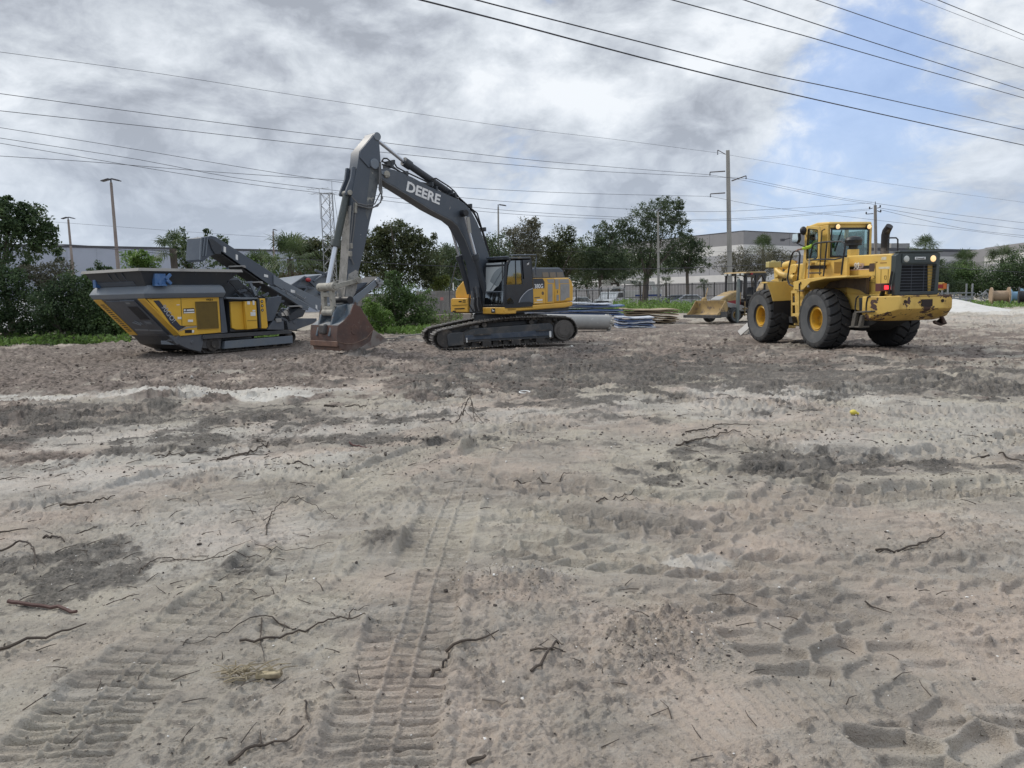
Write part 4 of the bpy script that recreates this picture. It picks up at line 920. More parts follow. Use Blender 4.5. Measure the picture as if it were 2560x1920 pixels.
    a_, c_ = BC(bw+.006, (575, 720), (975, 890)); mid = ((a_[0]+c_[0])/2, bw+.006, (a_[1]+c_[1])/2); xd = Vector((c_[0]-a_[0], 0, c_[1]-a_[1])).normalized(); Ln = math.hypot(c_[0]-a_[0], c_[1]-a_[1])
    mid = BC(bw+.006, (775, 800))[0]; mid = (mid[0], bw+.006, mid[1])
    vs, fs = text_mb('DEERE', 1.0, weight=.014); wid = max(v.x for v in vs)-min(v.x for v in vs); hgt = max(v.y for v in vs)-min(v.y for v in vs)
    zt = BC(bw+.006, (570, 640), (570, 765)); hh = (zt[0][1]-zt[1][1])*.97
    yd = Vector((-xd.z, 0, xd.x)); yd = yd if yd.z > 0 else -yd
    lettering('DEERE', mid, xd, yd, hh/hgt, DECALW, bo, weight=.014, sx=(Ln/wid)/(hh/hgt)*1.0)
    b = MB(); q = BC(bw, (320, 565))[0]; b.cyl((q[0], -bw-.06, q[1]), (q[0], bw+.06, q[1]), .11, 20); b.build('boom_pin', BONE, bo, bevel=.01)
    b = MB(); b.prism(BC(bw+.01, (255, 520), (330, 525), (350, 575), (330, 600), (262, 560)), bw, bw+.03); b.build('pin_plate', SLATEL, bo, bevel=.006)
    # boom cylinders, left and right
    for sg, top, mid_, gl, bot in ((1, (1270, 1040), (1330, 1260), (1405, 1540), None), (-1, (1110, 1270), (1150, 1400), (1195, 1555), None)):
        v = sg*(bw+.17)
        tp = BC(v, top)[0]; g1 = BC(v, gl)[0]
        bt = V(v, (840, 640) if sg > 0 else (745, 760))[0]
        if sg > 0: bt = V(v, (935, 640))[0]; keep = (tp, g1, bt)
        else: tp, g1, bt = keep
        cm = MB(); cm.cyl((g1[0], v, g1[1]), (bt[0], v, bt[1]), .105, 16); cm.cyl((g1[0], v, g1[1]), (g1[0]+(bt[0]-g1[0])*.12, v, g1[1]+(bt[1]-g1[1])*.12), .135, 16)
        cy = cm.build('boom_cylinder', SLATED, t, T, bevel=.008)
        rm = MB(); rm.cyl((tp[0], v, tp[1]), (g1[0], v, g1[1]), .052, 14); rm.build('cylinder_rod', CHROME, cy, smooth=True)
        rm = MB(); rm.cyl((tp[0], v-.11, tp[1]), (tp[0], v+.11, tp[1]), .12, 18); rm.build('rod_eye', BLACK, cy, bevel=.01)
        sh = BC(v+.02, (1285, 1090), (1320, 1085), (1345, 1280), (1310, 1280)) if sg > 0 else None
        if sh: mm = MB(); mm.prism(sh, v+.06, v+.09); mm.build('rod_shield', pm('pale rod shield', (.32, .31, .28), .6), cy)
    # stick cylinder on top of the boom
    a_, m1, c_ = BC(0, (215, 150), (530, 405), (1090, 790))
    cm = MB(); cm.cyl((m1[0], 0, m1[1]), (c_[0], 0, c_[1]), .115, 18); dd = Vector((c_[0]-m1[0], 0, c_[1]-m1[1])).normalized(); cm.cyl((m1[0], 0, m1[1]), (m1[0]+dd.x*.3, 0, m1[1]+dd.z*.3), .15, 18)
    cy = cm.build('stick_cylinder', SLATED, t, T, bevel=.008)
    rm = MB(); rm.cyl((a_[0], 0, a_[1]), (m1[0], 0, m1[1]), .062, 14); rm.build('cylinder_rod', CHROME, cy, smooth=True)
    # hydraulic lines along the boom
    runs = [((270, 445), (350, 465), (430, 500), (530, 560), (700, 650), (830, 700), (980, 780), (1110, 830), (1220, 870), (1320, 950), (1400, 1060), (1480, 1230), (1560, 1500)),
            ((262, 405), (300, 420), (380, 450), (440, 500), (560, 580), (720, 660), (860, 690), (1000, 770), (1150, 830), (1240, 890), (1330, 960), (1420, 1080), (1500, 1260), (1590, 1560)),
            ((270, 400), (290, 370), (330, 372), (380, 415), (420, 430), (450, 480), (545, 530), (760, 630), (880, 690)),
            ((880, 620), (930, 615), (1000, 660), (1080, 710), (1150, 770), (1210, 850), (1330, 960), (1430, 1040), (1490, 1240)),
            ((1060, 760), (1100, 780), (1200, 840), (1300, 930), (1380, 1000), (1450, 1150))]
    b = MB()
    for k, rr in enumerate(runs):
        v = (.16, -.12, .05, .2, -.2)[k]; b.tube([(p[0], v, p[1]) for p in BC(v, *rr)], .026, 6)
    b.each('hydraulic_line', RUBBER, bo, smooth=True)
    b = MB()
    for x, y in ((360, 465), (378, 425), (540, 560), (850, 690), (900, 740), (1090, 790), (1130, 820), (1320, 955), (1490, 1240)):
        q = BC(.1, (x, y))[0]; b.box((q[0], .03, q[1]), (.07, .5, .14))
    b.each('line_clamp', SLATED, bo)
    # ---- stick
    sw = .23
    stk = B2(sw, (600, 86), (628, 110), (632, 160), (641, 280), (630, 410), (600, 560), (566, 700), (527, 900), (490, 1040), (480, 1100), (472, 1190), (442, 1240), (422, 1275), (385, 1270), (398, 1190), (408, 1110), (418, 980), (442, 600), (440, 520), (458, 430), (482, 310), (494, 215))
    b = MB(); b.prism(stk, -sw, sw); st = b.build('stick', STICKM, t, T, bevel=.014)
    # mud-caked lower face of the stick
    b = MB(); b.prism(B2(-sw, (322, 1262), (330, 1190), (340, 1120), (350, 980), (405, 610)), -sw-.004, sw+.004, poly2=None) if False else None
    fr_ = B2(sw, (442, 590), (418, 980), (408, 1110), (398, 1190), (386, 1270))
    mm = MB(); ring = []
    for p in fr_: ring.append([(p[0]+.012, -sw+.01, p[1]), (p[0]+.012, sw-.01, p[1])])
    for k in range(len(ring)-1): mm.add([ring[k][0], ring[k][1], ring[k+1][1], ring[k+1][0]], [(0, 1, 2, 3)])
    mm.build('mud_face', MUDM, st)
    mm = MB(); mm.prism(B2(sw+.003, (420, 1065), (470, 1035), (488, 1050), (478, 1150), (468, 1190), (440, 1238), (422, 1270), (390, 1268), (406, 1130)), sw, sw+.004); mm.build('mud_patch', MUDM, st)
    mm = MB(); mm.prism(B2(sw+.003, (570, 330), (625, 320), (625, 430), (590, 570), (550, 690), (535, 640), (555, 480)), sw, sw+.003); mm.build('worn_patch', pm('worn grey patch', (.12, .13, .135), .55, c2=(.07, .08, .09), s2=5, c3=(.33, .32, .28), s3=4, lo3=.6, hi3=.66), st)
    b = MB(); b.prism(B2(sw, (496, 215), (600, 92), (628, 160), (634, 290), (555, 330), (492, 260)), sw-.01, sw+.035); b.prism(B2(sw, (496, 215), (600, 92), (628, 160), (634, 290), (555, 330), (492, 260)), -sw-.035, -sw+.01); b.each('reinforcement', SLATE, st, bevel=.012)
    b = MB(); q = B2(sw, (612, 115))[0]; b.cyl((q[0], -sw-.06, q[1]), (q[0], sw+.06, q[1]), .13, 20); q = B2(sw, (592, 305))[0]; b.cyl((q[0], -sw-.06, q[1]), (q[0], sw+.08, q[1]), .16, 22); b.each('stick_pin', SLATEL, st, bevel=.012)
    # bucket cylinder on the front of the stick
    P = B2(.0, (408, 505), (330, 865), (275, 1140))
    for p in P[:0]: pass
    cm = MB(); cm.cyl((P[0][0], 0, P[0][1]), (P[1][0], 0, P[1][1]), .115, 18); dd = Vector((P[1][0]-P[0][0], 0, P[1][1]-P[0][1])).normalized(); e_ = Vector((P[1][0], 0, P[1][1])); cm.cyl(e_-dd*.16, e_+dd*.06, .145, 18)
    cy = cm.build('bucket_cylinder', pm('cylinder olive grey', (.06, .07, .065), .4, c2=(.09, .1, .1), s2=2), t, T, bevel=.008)
    rm = MB(); rm.cyl(e_, (P[2][0], 0, P[2][1]), .075, 16); rm.build('cylinder_rod', CHROME, cy, smooth=True)
    b = MB(); b.prism(B2(sw, (402, 505), (412, 470), (440, 400), (450, 320), (474, 325), (466, 420), (450, 495), (432, 522), (408, 518)), .12, .2); b.prism(B2(sw, (402, 505), (412, 470), (440, 400), (450, 320), (474, 325), (466, 420), (450, 495), (432, 522), (408, 518)), -.2, -.12); b.each('cylinder_bracket', SLATE, st, bevel=.01)
    q = B2(.2, (425, 502))[0]; b = MB(); b.cyl((q[0], -.25, q[1]), (q[0], .25, q[1]), .08, 16); b.build('bracket_pin', BONE, st, bevel=.01)
    # hoses on the stick
    b = MB()
    for k, rr in enumerate((((640, 290), (642, 400), (650, 500), (640, 570), (590, 605), (520, 600), (470, 580)), ((635, 300), (636, 420), (640, 500), (600, 580), (540, 590), (480, 575), (440, 530)), ((632, 320), (630, 480), (655, 540), (620, 595), (560, 610), (480, 590)))):
        v = sw+.06+.03*k; b.tube([(p[0], v, p[1]) for p in B2(v, *rr)], .022, 6)
    b.tube([(p[0], sw+.05, p[1]) for p in B2(sw+.05, (470, 580), (462, 700), (450, 800), (438, 880), (430, 960))], .02, 6); b.tube([(p[0], sw+.05, p[1]) for p in B2(sw+.05, (455, 570), (445, 700), (428, 860), (432, 940), (455, 1000))], .02, 6)
    b.each('stick_hose', HOSED, st, smooth=True)
    b = MB()
    for x, y in ((468, 590), (466, 625), (436, 870), (432, 925)): q = B2(sw+.05, (x, y))[0]; b.box((q[0], sw+.04, q[1]), (.08, .1, .16))
    b.each('hose_coupling', BONE, st, bevel=.01)
    # ---- bucket linkage
    v = .36
    pj = [B2(0, p)[0] for p in ((272, 1155), (440, 1110), (285, 1330), (430, 1245))]
    b = MB()
    for s in (-1, 1): b.bar((pj[0][0], s*v, pj[0][1]), (pj[1][0], s*v, pj[1][1]), .06, .15, (0, 1, 0) if False else (0, 0, 1))
    b.each('rocker_arm', BONE, t, T, bevel=.015)
    b = MB(); b.cyl((pj[0][0], -.44, pj[0][1]), (pj[0][0], .44, pj[0][1]), .13, 20); b.cyl((pj[0][0], -.47, pj[0][1]), (pj[0][0], .47, pj[0][1]), .085, 16); b.cyl((pj[1][0], -.4, pj[1][1]), (pj[1][0], .42, pj[1][1]), .10, 18); b.each('link_pin', BONE, t, T, bevel=.012)
    b = MB(); d_ = Vector((pj[2][0]-pj[0][0], 0, pj[2][1]-pj[0][1])); 
    for s in (-1, 1): b.bar((pj[0][0], s*.24, pj[0][1]), (pj[2][0], s*.24, pj[2][1]), .12, .17, (1, 0, 0) if False else (0, 1, 0))
    mA = Vector((pj[0][0], 0, pj[0][1]))+d_*.30; mB = Vector((pj[0][0], 0, pj[0][1]))+d_*.9; b.box(mA, (.13, .4, .14)); b.box(mB, (.14, .4, .2)); b.cyl((pj[2][0], -.3, pj[2][1]), (pj[2][0], .3, pj[2][1]), .11, 18)
    b.build('link', BONE, t, T, bevel=.02)
    # ---- bucket: shell profile swept across its width, side plates, ears
    hw = .76
    vN = hw
    bl = B2(vN, (340, 1480), (345, 1420), (385, 1390), (430, 1340), (455, 1270), (500, 1290), (560, 1390), (600, 1450), (680, 1520), (600, 1560), (520, 1585), (430, 1597), (370, 1585), (345, 1545))
    b = MB(); b.prism(bl, hw-.05, hw); b.prism(bl, -hw, -hw+.05)
    bk = b.islands(); root = bk[0].build('bucket', BUCK, t, T, bevel=.012); bk[1].build('bucket_side', BUCK, root, None, bevel=.012)
    shell = [bl[4], bl[3], bl[2], bl[1], bl[0], bl[13], bl[12], bl[11], bl[10], bl[9], bl[8]]
    def smooth_line(L_, n=4):
        o = []; 
        for i in range(len(L_)-1):
            a, b_, c, d = L_[max(i-1, 0)], L_[i], L_[i+1], L_[min(i+2, len(L_)-1)]
            for j in range(n):
                tt = j/n; o.append(tuple(.5*((2*b_[q])+(c[q]-a[q])*tt+(2*a[q]-5*b_[q]+4*c[q]-d[q])*tt*tt+(-a[q]+3*b_[q]-3*c[q]+d[q])*tt**3) for q in (0, 1)))
        return o+[L_[-1]]
    cen = (sum(p[0] for p in bl)/len(bl), sum(p[1] for p in bl)/len(bl))
    def strip(L_, mt_, nm, th=.04):
        m2 = MB(); O_ = smooth_line(L_); I_ = [(p[0]+(cen[0]-p[0])*th, p[1]+(cen[1]-p[1])*th) for p in O_]
        m2.loft([[(p[0], -hw+.002, p[1]) for p in O_+I_[::-1]], [(p[0], hw-.002, p[1]) for p in O_+I_[::-1]]]); return m2.build(nm, mt_, root, None, smooth=True)
    strip(shell[:4], BUCKB, 'bucket_back'); strip(shell[3:], BUCK, 'bucket_floor')
    b = MB(); e1 = shell[5]; b.bar((e1[0]+.01, -hw, e1[1]-.02), (e1[0]+.01, hw, e1[1]-.02), .05, .16); e2 = shell[6]; b.bar((e2[0]+.02, -hw, e2[1]-.0), (e2[0]+.02, hw, e2[1]), .04, .10); b.each('wear_strip', pm('rust brown wear strip', (.17, .095, .065), .5, c2=(.10, .06, .05), s2=4), root, bevel=.01)
    ears = B2(.28, (420, 1262), (450, 1235), (470, 1270), (465, 1300), (420, 1350), (380, 1400), (300, 1500), (270, 1495), (305, 1330), (330, 1290))
    b = MB()
    for s in (-.40, .30): b.prism(ears, s, s+.1)
    b.each('bucket_ear', BUCKB, root, bevel=.02)
    b = MB(); q = B2(.45, (430, 1245))[0]; b.cyl((q[0], -.46, q[1]), (q[0], .46, q[1]), .12, 20); b.build('bucket_pin', BLACK, root, bevel=.012)
    b = MB(); q = shell[3]; b.box((q[0]+.05, .02, q[1]-.12), (.16, .34, .30)); b.build('lifting_eye', pm('lifting eye steel', (.075, .07, .068), .5), root, bevel=.05)
    b = MB(); q = B2(hw, (458, 1450))[0]; n_ = 6; P = [(q[0]+.16*math.sin(a)*.8, q[1]+.17*math.cos(a)) for a in [0, 1.1, 2.2, 3.14, 4.1, 5.2]]; b.prism(P, hw-.01, hw+.012); b.build('wear_plate', BUCK, root, bevel=.01)
    b = MB(); b.tube([(p[0], hw+.004, p[1]) for p in B2(hw, (350, 1535), (400, 1548), (460, 1545), (540, 1510), (590, 1450))], .012, 6); b.build('weld_seam', pm('weld bead', (.19, .12, .085), .6), root)
    b = MB(); b.prism(B2(hw+.01, (590, 1450), (610, 1462), (690, 1522), (600, 1568), (520, 1590), (430, 1600), (500, 1575), (570, 1530)), hw-.06, hw+.02); b.build('side_cutter', pm('earth scoured edge', (.21, .185, .165), .6, c2=(.13, .09, .075), s2=4), root, bevel=.01)
    return t
build_excavator()
# ------------------------------------------------------------------ people
def figure(name, verts, edges, radii, mt, parent, sub=2, root=0):
    me = bpy.data.meshes.new(name); me.from_pydata([tuple(v) for v in verts], edges, []); o = bpy.data.objects.new(name, me); col.objects.link(o); o.parent = parent
    m_ = o.modifiers.new('skin', 'SKIN'); m_.use_smooth_shade = True
    for i, r in enumerate(radii):
        rr = r if isinstance(r, tuple) else (r, r); me.skin_vertices[0].data[i].radius = rr
    me.skin_vertices[0].data[root].use_root = True
    o.modifiers.new('sub', 'SUBSURF').levels = sub; o.modifiers['sub'].render_levels = sub
    me.materials.append(mt); return o

# ------------------------------------------------------------------ big wheel: tyre with a chevron of lugs, dish rim
def wheel_meshes(R, Wd, rim, mat_t, mat_r, lugs=20, name='wheel'):
    b = MB(); h = Wd/2
    prof = [(rim, -h*.72), (rim+.06, -h*.86), (R*.72, -h*.98), (R*.84, -h*.99), (R*.93, -h*.93), (R-.09, -h*.82), (R-.075, 0), (R-.09, h*.82), (R*.93, h*.93), (R*.84, h*.99), (R*.72, h*.98), (rim+.06, h*.86), (rim, h*.72)]
    b.lathe(prof, (0, 0, 0), (0, 1, 0), 56, caps=False)
    pit = 2*math.pi/lugs
    for k in range(lugs):
        for s in (-1, 1):
            a0 = k*pit+(pit/2 if s > 0 else 0)
            secs = [(.03*h, R, 0.0), (.38*h, R, .32), (.72*h, R-.008, .55), (.93*h, R-.035, .62), (1.0*h, R*.90, .64), (.995*h, R*.84, .66)]
            rings = []
            for y, r, sl in secs:
                a1 = a0+sl*pit*.9-pit*.37; a2 = a0+sl*pit*.9+pit*.37; ri = r-.10 if y < .98*h else r-.02
                yy = s*y; yi = s*(y-.0) if y < .98*h else s*(y-.05)
                rings.append([(r*math.cos(a1), yy, r*math.sin(a1)), (r*math.cos(a2), yy, r*math.sin(a2)), (ri*math.cos(a2), yi, ri*math.sin(a2)), (ri*math.cos(a1), yi, ri*math.sin(a1))])
            b.loft(rings)
    ro = MB(); d = h*.74
    ro.lathe([(rim+.012, d), (rim+.02, d-.02), (rim-.03, d-.03), (rim-.05, d-.01), (rim-.075, d-.02), (rim-.10, d-.10), (rim-.11, d-.26), (rim*.42, d-.30), (rim*.40, d-.24), (0.0, d-.23)], (0, 0, 0), (0, 1, 0), 40, caps=False)
    ro.lathe([(rim+.01, -d), (0.0, -d+.05)], (0, 0, 0), (0, 1, 0), 40, caps=False)
    for k in range(16):
        a = 2*math.pi*k/16; ro.cyl((rim*.62*math.cos(a), d-.285, rim*.62*math.sin(a)), (rim*.62*math.cos(a), d-.25, rim*.62*math.sin(a)), .018, 6)
    sw_ = MB(); sw_.lathe([(rim+.05, h*.87), (R*.72, h*.985), (R*.80, h*.995), (R*.80, h*.98), (R*.72, h*.97), (rim+.05, h*.85)], (0, 0, 0), (0, 1, 0), 56, closed=True)
    return b, ro, sw_
def wheel(parent, c, R, Wd, rim, mr, lugs=20, cache={}):
    """wheel part (tyre) with rim and dusty wall below it; the mesh is shared between wheels of one size"""
    key = (R, Wd, rim)
    if key not in cache:
        b, ro, sw_ = wheel_meshes(R, Wd, rim, TYRE, mr, lugs)
        w_ = b.build('wheel', TYRE, parent, None, bevel=.008); r_ = ro.build('rim', mr, w_, None, smooth=True); s_ = sw_.build('tyre_wall', TYREW, w_, None, smooth=True); cache[key] = w_
    else:
        s0 = cache[key]; w_ = s0.copy(); col.objects.link(w_); w_.parent = parent
        for ch in s0.children: d = ch.copy(); col.objects.link(d); d.parent = w_
    w_.location = c; return w_

# ------------------------------------------------------------------ wheel loader
def build_loader():
    L = Frame((9.42, 24.0, 0), math.atan2(.985, -.17)); t = thing('wheel_loader', 'big yellow wheel loader seen from behind with chipped counterweight', 'loader', L)
    z4 = zoomer(1820, 520, 3.687); zD = zoomer(1860, 540, 8.508); zE = zoomer(2100, 620, 6.913); zF = zoomer(1840, 680, 7.9)
    S = lambda v, *p: L.uz(p, v, z4); SD = lambda v, *p: L.uz(p, v, zD); SE = lambda v, *p: L.uz(p, v, zE); SF = lambda v, *p: L.uz(p, v, zF)
    Ed = lambda u, *p: L.vz(p, u, z4); EE = lambda u, *p: L.vz(p, u, zE); EF = lambda u, *p: L.vz(p, u, zF); EDd = lambda u, *p: L.vz(p, u, zD)
    C0 = -1.54
    RIMY = pm('rim yellow', (.58, .33, .03), .45, c2=(.45, .27, .04), s2=4, c3=(.2, .15, .08), s3=9, lo3=.6, hi3=.75)
    for u in (0.0, 3.54):
        for i, v in enumerate((-.375, -2.7)):
            w_ = wheel(t, (u, v, .915), .935, .75, .38, RIMY); w_.rotation_euler = (0, .3+u+i, 0) if i == 0 else (0, 0, math.pi)
    b = MB(); b.cyl((0, -2.6, .9), (0, -.5, .9), .26, 18); b.cyl((3.54, -2.6, .9), (3.54, -.5, .9), .26, 18); b.each('axle', BLACK, t)
    b = MB(); b.prism([(-2.15, 1.0), (-2.15, 1.7), (1.6, 1.75), (1.6, .75), (.9, .55), (-.9, .55)], -2.0, -1.05); b.prism([(1.75, .75), (1.75, 1.5), (3.0, 1.6), (4.5, 1.3), (4.5, .6), (2.2, .55)], -2.0, -1.05); b.each('chassis', pm('dark chassis', (.02, .02, .02), .7), t, bevel=.03)
    # hood
    b = MB(); hp = [(-2.42, 1.64), (-2.42, 2.74), (-2.36, 2.785), (-.3, 2.83), (-.3, 1.64)]; b.prism(hp, -2.2, -.88)
    hd = b.build('hood', YEL2, t, None, bevel=.035, seg=3)
    b = MB(); b.prism(SE(-.88, (115, 820), (135, 600), (200, 605), (620, 600), (610, 680), (640, 815)), -.90, -.5) if False else None
    b.prism([(-2.5, 1.28), (-2.5, 1.66), (.6, 1.66), (.6, 1.2), (-.9, 1.2), (-1.5, 1.1)], -2.35, -.80); b.build('lower_body', YEL2, t, None, bevel=.02)
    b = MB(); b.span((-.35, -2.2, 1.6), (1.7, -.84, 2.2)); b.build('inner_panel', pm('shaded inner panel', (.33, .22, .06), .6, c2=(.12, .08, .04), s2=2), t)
    b = MB(); ln = lambda *p: [b.bar((a[0], -.877, a[1]), (c[0], -.877, c[1]), .008, .012, (0, 1, 0)) for a, c in zip(SE(-.877, *p)[:-1], SE(-.877, *p)[1:])]
    ln((195, 610), (610, 595)); ln((650, 240), (618, 260), (610, 500), (605, 620), (660, 640)); ln((710, 370), (705, 640)); ln((835, 370), (825, 650)); ln((640, 240), (600, 240)); ln((115, 822), (580, 822)); ln((770, 480), (800, 478), (800, 540), (772, 540), (770, 480)); ln((565, 480), (600, 482), (600, 525), (570, 525))
    b.each('panel_seam', pm('panel gap', (.09, .06, .02), .8), hd)
    b = MB(); b.prism(SE(-.876, (135, 325), (505, 300), (505, 358), (133, 375)), -.90, -.874); ds = b.build('decal_stripe', DECALB, hd)
    b = MB(); b.prism(SE(-.876, (133, 377), (500, 360), (500, 371), (133, 389)), -.90, -.8745); b.build('decal_stripe', pm('pink and white stripe', (.7, .5, .45), .5), hd)
    a_, c_ = SE(-.872, (222, 320), (415, 310)); x_ = Vector((c_[0]-a_[0], 0, c_[1]-a_[1]))
    a9, c9 = SE(-.872, (225, 320), (330, 315)); lettering('90', ((a9[0]+c9[0])/2, -.871, (a9[1]+c9[1])/2), (-1, 0, 0), (0, 0, 1), .27, DECALW, ds, weight=.006, shear=.25, sx=(abs(a9[0]-c9[0])/.30))
    a9, c9 = SE(-.872, (332, 315), (412, 312)); lettering('ZIV', ((a9[0]+c9[0])/2, -.871, (a9[1]+c9[1])/2), (-1, 0, 0), (0, 0, 1), .21, pm('pale pink lettering', (.62, .48, .47), .5), ds, shear=.25, sx=(abs(a9[0]-c9[0])/.34))
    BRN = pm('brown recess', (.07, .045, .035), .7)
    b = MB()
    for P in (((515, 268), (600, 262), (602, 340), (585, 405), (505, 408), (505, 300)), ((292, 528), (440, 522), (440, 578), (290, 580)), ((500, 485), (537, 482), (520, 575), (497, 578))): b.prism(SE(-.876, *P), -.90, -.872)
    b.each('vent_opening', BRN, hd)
    b = MB(); b.prism(SE(-.876, (720, 155), (800, 150), (800, 205), (715, 208)), -.9, -.874); b.prism(SE(-.876, (670, 325), (858, 320), (858, 358), (668, 362)), -.9, -.874); b.each('sticker', pm('worn sticker', (.62, .58, .45), .5, c2=(.5, .42, .25), s2=12), hd)
    b = MB(); b.prism(SE(-.876, (692, 250), (805, 245), (805, 262), (692, 268)), -.9, -.875); b.build('sticker', pm('brown sticker', (.3, .17, .05), .6), hd)
    # radiator shroud with grille, badge and lamps
    b = MB(); u0, u1 = -2.42, -2.62
    zs = (1.62, 2.80)
    b.prism([(-.86, 1.62), (-.86, 2.72), (-1.0, 2.81), (-2.1, 2.81), (-2.24, 2.76), (-2.22, 1.62), (-2.08, 1.62), (-2.14, 2.46), (-1.06, 2.46), (-1.02, 1.62)], u1, u0, 'u')
    b.span((u1, -2.1, 1.62), (u0, -1.0, 1.72)); b.span((u1-.03, -2.12, 2.50), (u1, -1.04, 2.76)); b.prism([(-2.66, 2.80), (-2.42, 2.80), (-2.30, 2.84), (-2.66, 2.85)], -2.3, -.95)
    sh = b.build('radiator_shroud', PLASTIC, t, None, bevel=.025, seg=3)
    b = MB(); b.span((u0-.03, -2.1, 1.68), (u0-.02, -1.02, 2.5)); b.build('radiator', pm('radiator core', (.008, .01, .014), .7), sh)
    b = MB(); 
    for k in range(9): z = 1.78+k*.082; b.cyl((u1+.02, -2.11, z), (u1+.02, -1.04, z), .007, 6)
    for v in (-1.38, -1.76): b.cyl((u1+.02, v, 1.7), (u1+.02, v, 2.5), .007, 6)
    b.each('grille_bar', pm('grille wire', (.09, .1, .12), .5, .5), sh)
    b = MB(); b.prism([(-2.12, 1.7), (-2.02, 1.7), (-1.98, 2.46), (-2.12, 2.46)], u0-.06, u0-.02, 'u'); b.build('side_strip', YEL2, sh)
    for v, mt_, nm in ((-1.17, LAMPOFF, 'rear_lamp'), (-2.0, LAMPON, 'rear_lamp')):
        b = MB(); b.lathe([(.085, -.05), (.09, 0), (.07, .02), (0, .03)], (u1-.03, v, 2.62), (-1, 0, 0), 18); b.build(nm, mt_, sh, None, smooth=True)
    b = MB(); b.span((u1-.045, -1.75, 2.60), (u1-.03, -1.42, 2.67)); bp_ = b.build('name_plate', DECALW, sh, None, bevel=.004); 
    lettering('Kawasaki', (u1-.046, -1.585, 2.633), (0, -1, 0), (0, 0, 1), .07, DECALB, bp_, sx=1.0)
    # counterweight
    b = MB(); pl = [(-2.3, -.36), (-2.95, -.80), (-2.95, -2.41), (-2.3, -2.80), (-1.9, -2.80), (-1.9, -.36)]
    ptop = [(x, y, 1.60) for x, y in pl]; pmid = [(x, y, 1.24) if x < -2.9 else (x, y, 1.18 if x < -2.2 else 1.1) for x, y in pl]
    pbot = [(-2.22, -.44, .94), (-2.3, -.9, .90), (-2.3, -2.3, .90), (-2.22, -2.7, .94), (-1.9, -2.7, .92), (-1.9, -.44, .92)]
    pmid[0] = (-2.3, -.36, 1.02); pmid[3] = (-2.3, -2.8, 1.02)
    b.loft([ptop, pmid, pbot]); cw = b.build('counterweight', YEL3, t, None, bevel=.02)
    b = MB(); b.span((-2.975, -1.78, 1.30), (-2.94, -1.45, 1.50)); b.build('tow_opening', pm('rusty opening', (.03, .02, .018), .8), cw)
    b = MB()
    for v in (-.95, -2.1): b.cyl((-2.97, v, 1.45), (-2.94, v, 1.45), .045, 14)
    b.each('lifting_hole', pm('dark hole', (.03, .018, .012), .8), cw)
    b = MB(); b.span((-2.965, -2.36, 1.575), (-2.3, -.85, 1.615)); b.build('worn_lip', pm('rust worn lip', (.52, .33, .08), .6, c2=(.10, .06, .05), s2=3, lo=.48, hi=.53), cw, None, bevel=.008)
    b = MB(); b.prism(EE(-2.45, (1610, 1265), (1650, 1245), (1665, 1285), (1765, 1305), (1760, 1230), (1725, 1190), (1775, 1180), (1840, 1305), (1740, 1345), (1630, 1310)), -2.5, -2.4, 'u'); b.build('tow_hook', pm('rusty hook', (.08, .05, .04), .7), t, None, bevel=.02)
    # tail lamps
    for v0, v1, on_ in ((-.55, -.98, True), (-2.2, -2.55, False)):
        b = MB(); b.span((-2.45, v1, 1.74), (-2.2, v0, 1.96)); tl = b.build('tail_lamp', pm('lamp housing', (.10, .03, .03), .5) if on_ else YEL2, t, None, bevel=.01)
        b = MB(); b.span((-2.475, v0-.28, 1.79), (-2.45, v0-.10, 1.90)); b.build('lamp_lens', REDON if on_ else REDL, tl, None, bevel=.005)
        b = MB(); b.span((-2.475, v0-.40, 1.77), (-2.45, v0-.29, 1.93)); b.build('reverse_lens', LAMPOFF if on_ else AMBER, tl)
        if not on_: b = MB(); b.span((-2.475, v0-.09, 1.77), (-2.45, v0-.01, 1.93)); b.build('reverse_lens', LAMPOFF, tl)
    b = MB(); b.bar((-2.35, -.7, 1.74), (-2.2, -.75, 1.6), .1, .08); b.bar((-2.35, -2.35, 1.74), (-2.2, -2.3, 1.6), .1, .08); b.each('lamp_arm', BLACK, t)
    b = MB(); P = SE(-.8, (900, 400), (870, 560), (850, 700), (845, 800)); b.tube([(p[0], -.8, p[1]) for p in P], .03, 8); b.build('rear_handrail', BLACK, t, None, smooth=True)
    # exhaust and roll loop, air cleaner
    b = MB(); P = S(-1.3, (1445, 415), (1445, 250), (1460, 215), (1490, 165)); b.tube([(P[0][0], -1.3, 2.7), (P[0][0], -1.3, P[1][1]), (P[2][0], -1.3, P[2][1]), (P[3][0], -1.3, P[3][1])], [.115, .115, .115, .10], 18); b.build('exhaust', pm('sooty exhaust', (.025, .023, .024), .5, .3, c2=(.16, .15, .15), s2=3, lo=.55, hi=.7), t, None, smooth=True)
    b = MB(); P = Ed(-2.0, (1475, 395), (1480, 285), (1495, 275), (1550, 275), (1565, 290), (1565, 410)); b.tube([(-2.0, p[0], p[1]) for p in P], .022, 8); b.build('guard_loop', BLACK, t, None, smooth=True)
    b = MB(); P = Ed(-.5, (1190, 430), (1190, 370)); q = P[0][0]; b.cyl((-.3, q, 2.75), (-.3, q, 3.02), .17, 20); pc = b.build('air_cleaner', YEL2, t, None, bevel=.01); b = MB(); b.cyl((-.3, q, 3.02), (-.3, q, 3.14), .13, 18); b.cyl((-.3, q, 3.14), (-.3, q, 3.2), .24, 20); b.lathe([(.24, 3.2), (.26, 3.3), (.22, 3.38), (.1, 3.42), (0, 3.43)], (-.3, q, 0), (0, 0, 1), 20); b.build('intake_cap', BLACK, pc, None, smooth=True)
    # cab
    vl, vr, ur, uf = -.72, -2.16, .42, 1.75; zt = 3.86; zb = 2.1
